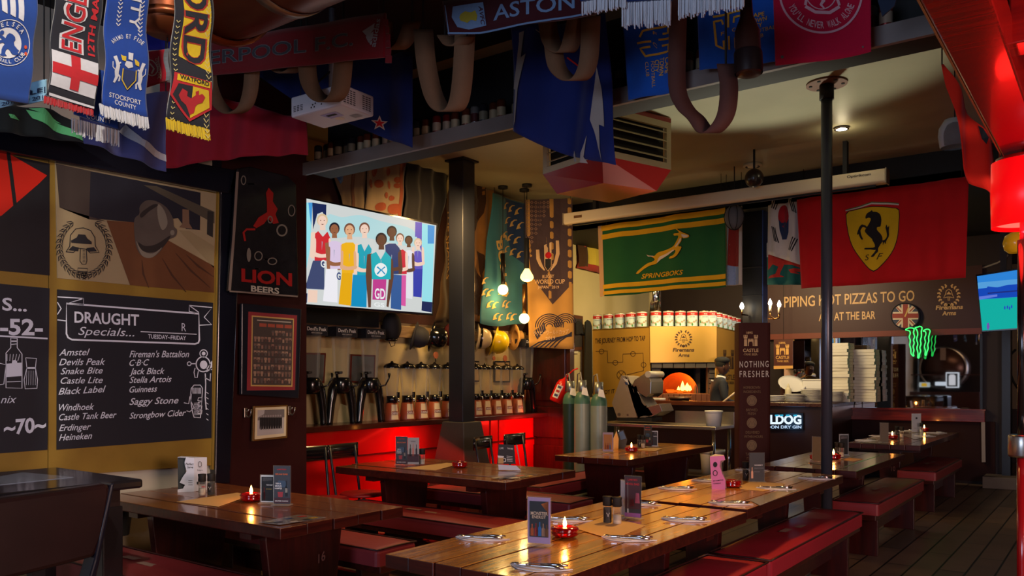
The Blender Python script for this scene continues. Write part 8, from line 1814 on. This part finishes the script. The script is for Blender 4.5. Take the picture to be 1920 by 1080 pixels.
b.poly(bt, [bq(.42, .25), bq(.72, .25), bq(.70, .55), bq(.45, .55)], .001); b.mat(M('projector_badge', (210, 190, 150), .4)).circ(bt, bq(.55, .65), .03, off=.001).mat(BLACKM).poly(bt, [bq(.48, .33), bq(.66, .33), bq(.66, .42), bq(.48, .42)], .002).mat(M('hatch_grey', (140, 140, 146), .5)).poly(bt, [bq(.75, .62), bq(.9, .62), bq(.9, .82), bq(.75, .82)], .001); part('label', b, rt)
c0 = (A[0]+A[2])/2; part('mount_pole', MB().cyl((c0.x, c0.y, c0.z+hgt), (c0.x, c0.y, CEIL), .022, n=12), rt, M('mount_grey', (110, 112, 124), .4))
b = MB().tube([fl1.pt(W1*.75, .07, .01), fl1.pt(W1*.6, .10, .03), fl1.pt(W1*.45, .14, .02), c0+Vector((0, 0, .3))], .006); part('cable', b, rt, BLACKM)

# ================================================================== red lit bar canopy, lamp and chrome post on the aisle side
RC = MWOOD('canopy_red_wood', (120, 10, 10), (156, 22, 16), .25, .5, axis=0)
CXX = -.47; CZ0 = 2.6
rt = thing('bar_canopy', 'red panelled wooden bar canopy overhead on the aisle side', 'canopy', (.6, 4.5, CZ0))
part('edge_beam', MB().bb((CXX, .6, CZ0), (CXX+.17, 6.2, CZ0+.16)), rt, RC, bev=.008)
part('ceiling_panel', MB().bb((CXX+.1, .6, CZ0+.24), (2.6, 6.2, CZ0+.28)), rt, RC)
for y in (1.7, 2.55, 3.4, 4.25, 5.1, 5.95): part('cross_beam', MB().bb((CXX+.16, y-.07, CZ0+.06), (2.6, y+.07, CZ0+.24)), rt, RC, bev=.006)
part('edge_bead', MB().bb((CXX-.006, .6, CZ0), (CXX, 6.2, CZ0+.012)), rt, M('bead_gold', (150, 110, 70), .4, .3))
for y in (1.0, 5.8): part('hanger', MB().cyl((.2, y, CZ0+.28), (.2, y, CEIL), .02, n=10), rt, BLACKM)
light('canopy_red_light', 'AREA', (1.2, 2.3, 2.2), 6, (255, 26, 18), .6, (1.0, 3.2, 2.9), .6)
FD = PD(4.6, lambda x, y: .03*math.sin(x*.12))
b = MB(); LE = ((1770, 118), (1776, 160), (1786, 205), (1799, 270), (1808, 310), (1822, 342)); RE = ((1773, 117), (1792, 160), (1812, 200), (1838, 238), (1862, 275), (1884, 372))
def edge_at(E, v): k = min(int(v*5), 4); f = v*5-k; return (E[k][0]+(E[k+1][0]-E[k][0])*f, E[k][1]+(E[k+1][1]-E[k][1])*f)
b.grid(lambda u, v: FD.pt(edge_at(LE, v)[0]*(1-u)+edge_at(RE, v)[0]*u, edge_at(LE, v)[1]*(1-u)+edge_at(RE, v)[1]*u+6*math.sin(u*3.1)*v), 10, 20)
rt = thing('hanging_cloth', 'bright red cloth drooping from the canopy edge to the red lamp', 'cloth', FD.pt(1850, 390)); part('cloth', b, rt, cl('lamp_lit_red', (226, 40, 18)), sol=.006); q = FD.pt(1771, 118); part('cord', MB().cyl(q, (q.x, q.y, CEIL+.005), .004, n=6), rt, BLACKM)
b = MB().poly(FD, [(1832, 236), (1838, 244), (1846, 262), (1842, 274), (1836, 262)], .012); part('dark_print', b, rt, BLACKM)
b = MB().slab(PD(4.7), [(1855, 360), (1878, 372), (1878, 424), (1862, 430)], .01); q = PD(4.7).pt(1874, 374); b.cyl(q, (q.x, q.y, CEIL+.005), .004, n=6); solo('brown_cloth_strip', b, 'orange brown cloth strip under the red cloth beside the lamp', 'cloth', cl('rust_strip', (140, 64, 24)))
LT = 4.05; q = PD(LT).pt(1925, 366); top, bot = PD(LT).pt(1925, 303).z, PD(LT).pt(1925, 425).z; r_ = (PD(LT).pt(1925, 366)-PD(LT).pt(1868, 366)).length
rt = thing('red_drum_lamp', 'glowing red drum shaped bar lamp above the chrome post', 'lamp', (q.x, q.y, bot))
LR = M('lamp_red_shade', (200, 8, 12), .35, emit=.75, ecol=(255, 6, 14))
part('shade', MB().lathe([(r_, bot), (r_*1.02, (bot+top)/2), (r_, top)], (q.x, q.y, 0), 32), rt, LR, sol=.006); part('diffuser', MB().cyl((q.x, q.y, bot+.02), (q.x, q.y, bot+.03), r_*.95, n=28), rt, M('lamp_diffuser', (230, 120, 110), .4, emit=.6, ecol=(255, 150, 130))); part('cap', MB().cyl((q.x, q.y, top-.01), (q.x, q.y, top+.02), r_*.9, n=28), rt, RC)
part('stem', MB().cyl((q.x, q.y, top), (q.x, q.y, CZ0), .02, n=10), rt, BLACKM)
light('drum_lamp_glow', 'POINT', (q.x-.05, q.y-.05, bot-.08), 3, (255, 30, 24), .08)
q = PD(4.05).pt(1917, 700); zc = PD(4.05).pt(1917, 836).z; zt = PD(4.05).pt(1917, 450).z
rt = thing('bar_post', 'chrome and red bar post with a wide metal collar at the picture edge', 'post', (q.x, q.y, 0))
part('upper_tube', MB().cyl((q.x, q.y, zc), (q.x, q.y, zt), .022, n=18), rt, M('post_dark_chrome', (70, 66, 66), .15, .9)); part('top_tube', MB().cyl((q.x, q.y, zt), (q.x, q.y, bot+.02), .012, n=14), rt, M('pink_tube', (180, 50, 70), .2, .6))
part('collar', MB().lathe([(.022, -.055), (.058, -.055), (.062, -.045), (.062, .045), (.058, .055), (.022, .055)], (q.x, q.y, zc), 28), rt, STEEL); part('lower_tube', MB().cyl((q.x, q.y, 0), (q.x, q.y, zc-.05), .024, n=18), rt, M('post_red', (150, 14, 20), .2, coat=.6))
q = PD(4.9).pt(1905, 455); rt = thing('amber_shade', 'small ribbed amber glass shade behind the chrome post', 'lamp shade', q-Vector((0, 0, .07))); part('shade', MB().lathe([(.03, .06), (.06, .04), (.07, 0), (.062, -.04), (.04, -.06)], q, 20), rt, M('amber_glass', (170, 130, 20), .2, emit=.15, ecol=(200, 150, 20)))
q = PD(5.2).pt(1790, 248); rt = thing('glass_float', 'clear glass bowl hung behind the red cloth', 'glass', q-Vector((0, 0, .09))); part('bowl', MB().lathe([(.02, .09), (.06, .08), (.09, .03), (.095, -.02), (.085, -.09), (.08, -.095)], q, 24), rt, MGLASS('smoky_glass', (190, 190, 190), .25)); part('cord', MB().cyl(q+Vector((0, 0, .09)), (q.x, q.y, CEIL), .004, n=6), rt, BLACKM)

# ================================================================== bar behind the viewer, seen only in the mirror
def MR(px, py, y):
    """the room point that the mirror shows at a picture point"""
    v = PY(26.37-y).pt(px, py); return Vector((v.x, y, v.z))
YR = -2.6
a, c = MR(1655, 766, YR), MR(1838, 766, YR)
rt = thing('back_bar', 'long dark back bar reflected in the wall mirror', 'bar', ((a.x+c.x)/2, YR-.3, 0))
part('counter', MB().bb((a.x, YR-.17, 0), (c.x, YR+.2, 1.05)), rt, DKWOODH); part('canopy_shelf', MB().bb((a.x+.6, YR-.15, MR(1700, 702, YR).z-.03), (c.x, YR, MR(1700, 702, YR).z)), rt, DKWOODH)
t_ = MR(1766, 690, YR); r_ = abs(MR(1812, 690, YR).x-MR(1722, 690, YR).x)/2
rt = thing('beer_tank', 'big dark copper beer tank on the back bar reflected in the mirror', 'tank', (t_.x, YR-.6, t_.z)); part('barrel', MB().lathe([(0, 0), (r_*.95, 0), (r_, .05), (r_, .9), (0, .9)], (t_.x, YR-1.1, t_.z), 36, (0, 1, 0)), rt, M('tank_brown', (70, 44, 34), .3, .5)); part('hoop', MB().lathe([(r_*1.0, .84), (r_*1.03, .85), (r_*1.03, .92), (r_*.94, .93)], (t_.x, YR-1.1, t_.z), 36, (0, 1, 0)), rt, STEEL)
part('plate', MB().bb((t_.x-.08, YR-.21, t_.z+.25), (t_.x+.08, YR-.18, t_.z+.65)), rt, M('tank_plate', (140, 120, 104), .4))
def msign(x0, x1, y0, y1, name, label, mats):
    p, q_ = MR(x0, y1, YR+.12), MR(x1, y0, YR+.12); rt = thing(name, label, 'lit sign', p); part('frame', MB().bb((p.x, YR+.02, p.z), (q_.x, YR+.12, q_.z)), rt, mats[0], bev=.02); w_, h = q_.x-p.x, q_.z-p.z
    part('panel', MB().bb((p.x+w_*.1, YR+.11, p.z+h*.08), (q_.x-w_*.1, YR+.13, q_.z-h*.08)), rt, mats[1]); part('emblem', MB().bb((p.x+w_*.25, YR+.12, p.z+h*.16), (q_.x-w_*.25, YR+.145, q_.z-h*.2)).bb((p.x+w_*.33, YR+.12, q_.z-h*.2), (q_.x-w_*.33, YR+.145, q_.z-h*.14)), rt, mats[2])
msign(1773, 1798, 698, 727, 'lit_bar_sign', 'upright white lit bar sign reflected in the mirror', (ME('sign_frame_white', (226, 232, 240), 1.0), M('sign_black', (14, 16, 26)), ME('sign_emblem_white', (226, 226, 230), 1.0)))
msign(1723, 1743, 717, 726, 'lit_bar_sign', 'small yellow and white lit sign reflected in the mirror', (ME('sign_pale', (200, 214, 214), .8), ME('sign_pale2', (200, 214, 214), .8), ME('sign_yellow', (236, 190, 40), .8)))
msign(1753, 1774, 716, 723, 'lit_bar_sign', 'plain white strip light on the reflected back bar', (ME('sign_strip', (226, 236, 246), 1.), ME('sign_strip', (226, 236, 246), 1.), ME('sign_strip', (226, 236, 246), 1.)))
light('back_bar_light', 'AREA', (-3.4, -1.6, 3.0), 8, (255, 200, 150), 1.2, (-3.4, -2.8, 1.2), .4)
b = MB().bb((-2.6, -3.98, 1.2), (.2, -3.95, 2.8)); struct('window_1', b, ME('window_sky', (190, 205, 225), .9))
b = MB()
for x in (-2.66, -1.2, .2): b.bb((x, -3.96, 1.12), (x+.06, -3.9, 2.86))
b.bb((-2.66, -3.96, 1.12), (.26, -3.9, 1.2)).bb((-2.66, -3.96, 2.8), (.26, -3.9, 2.88)); struct('window_frame', b, BLACK)
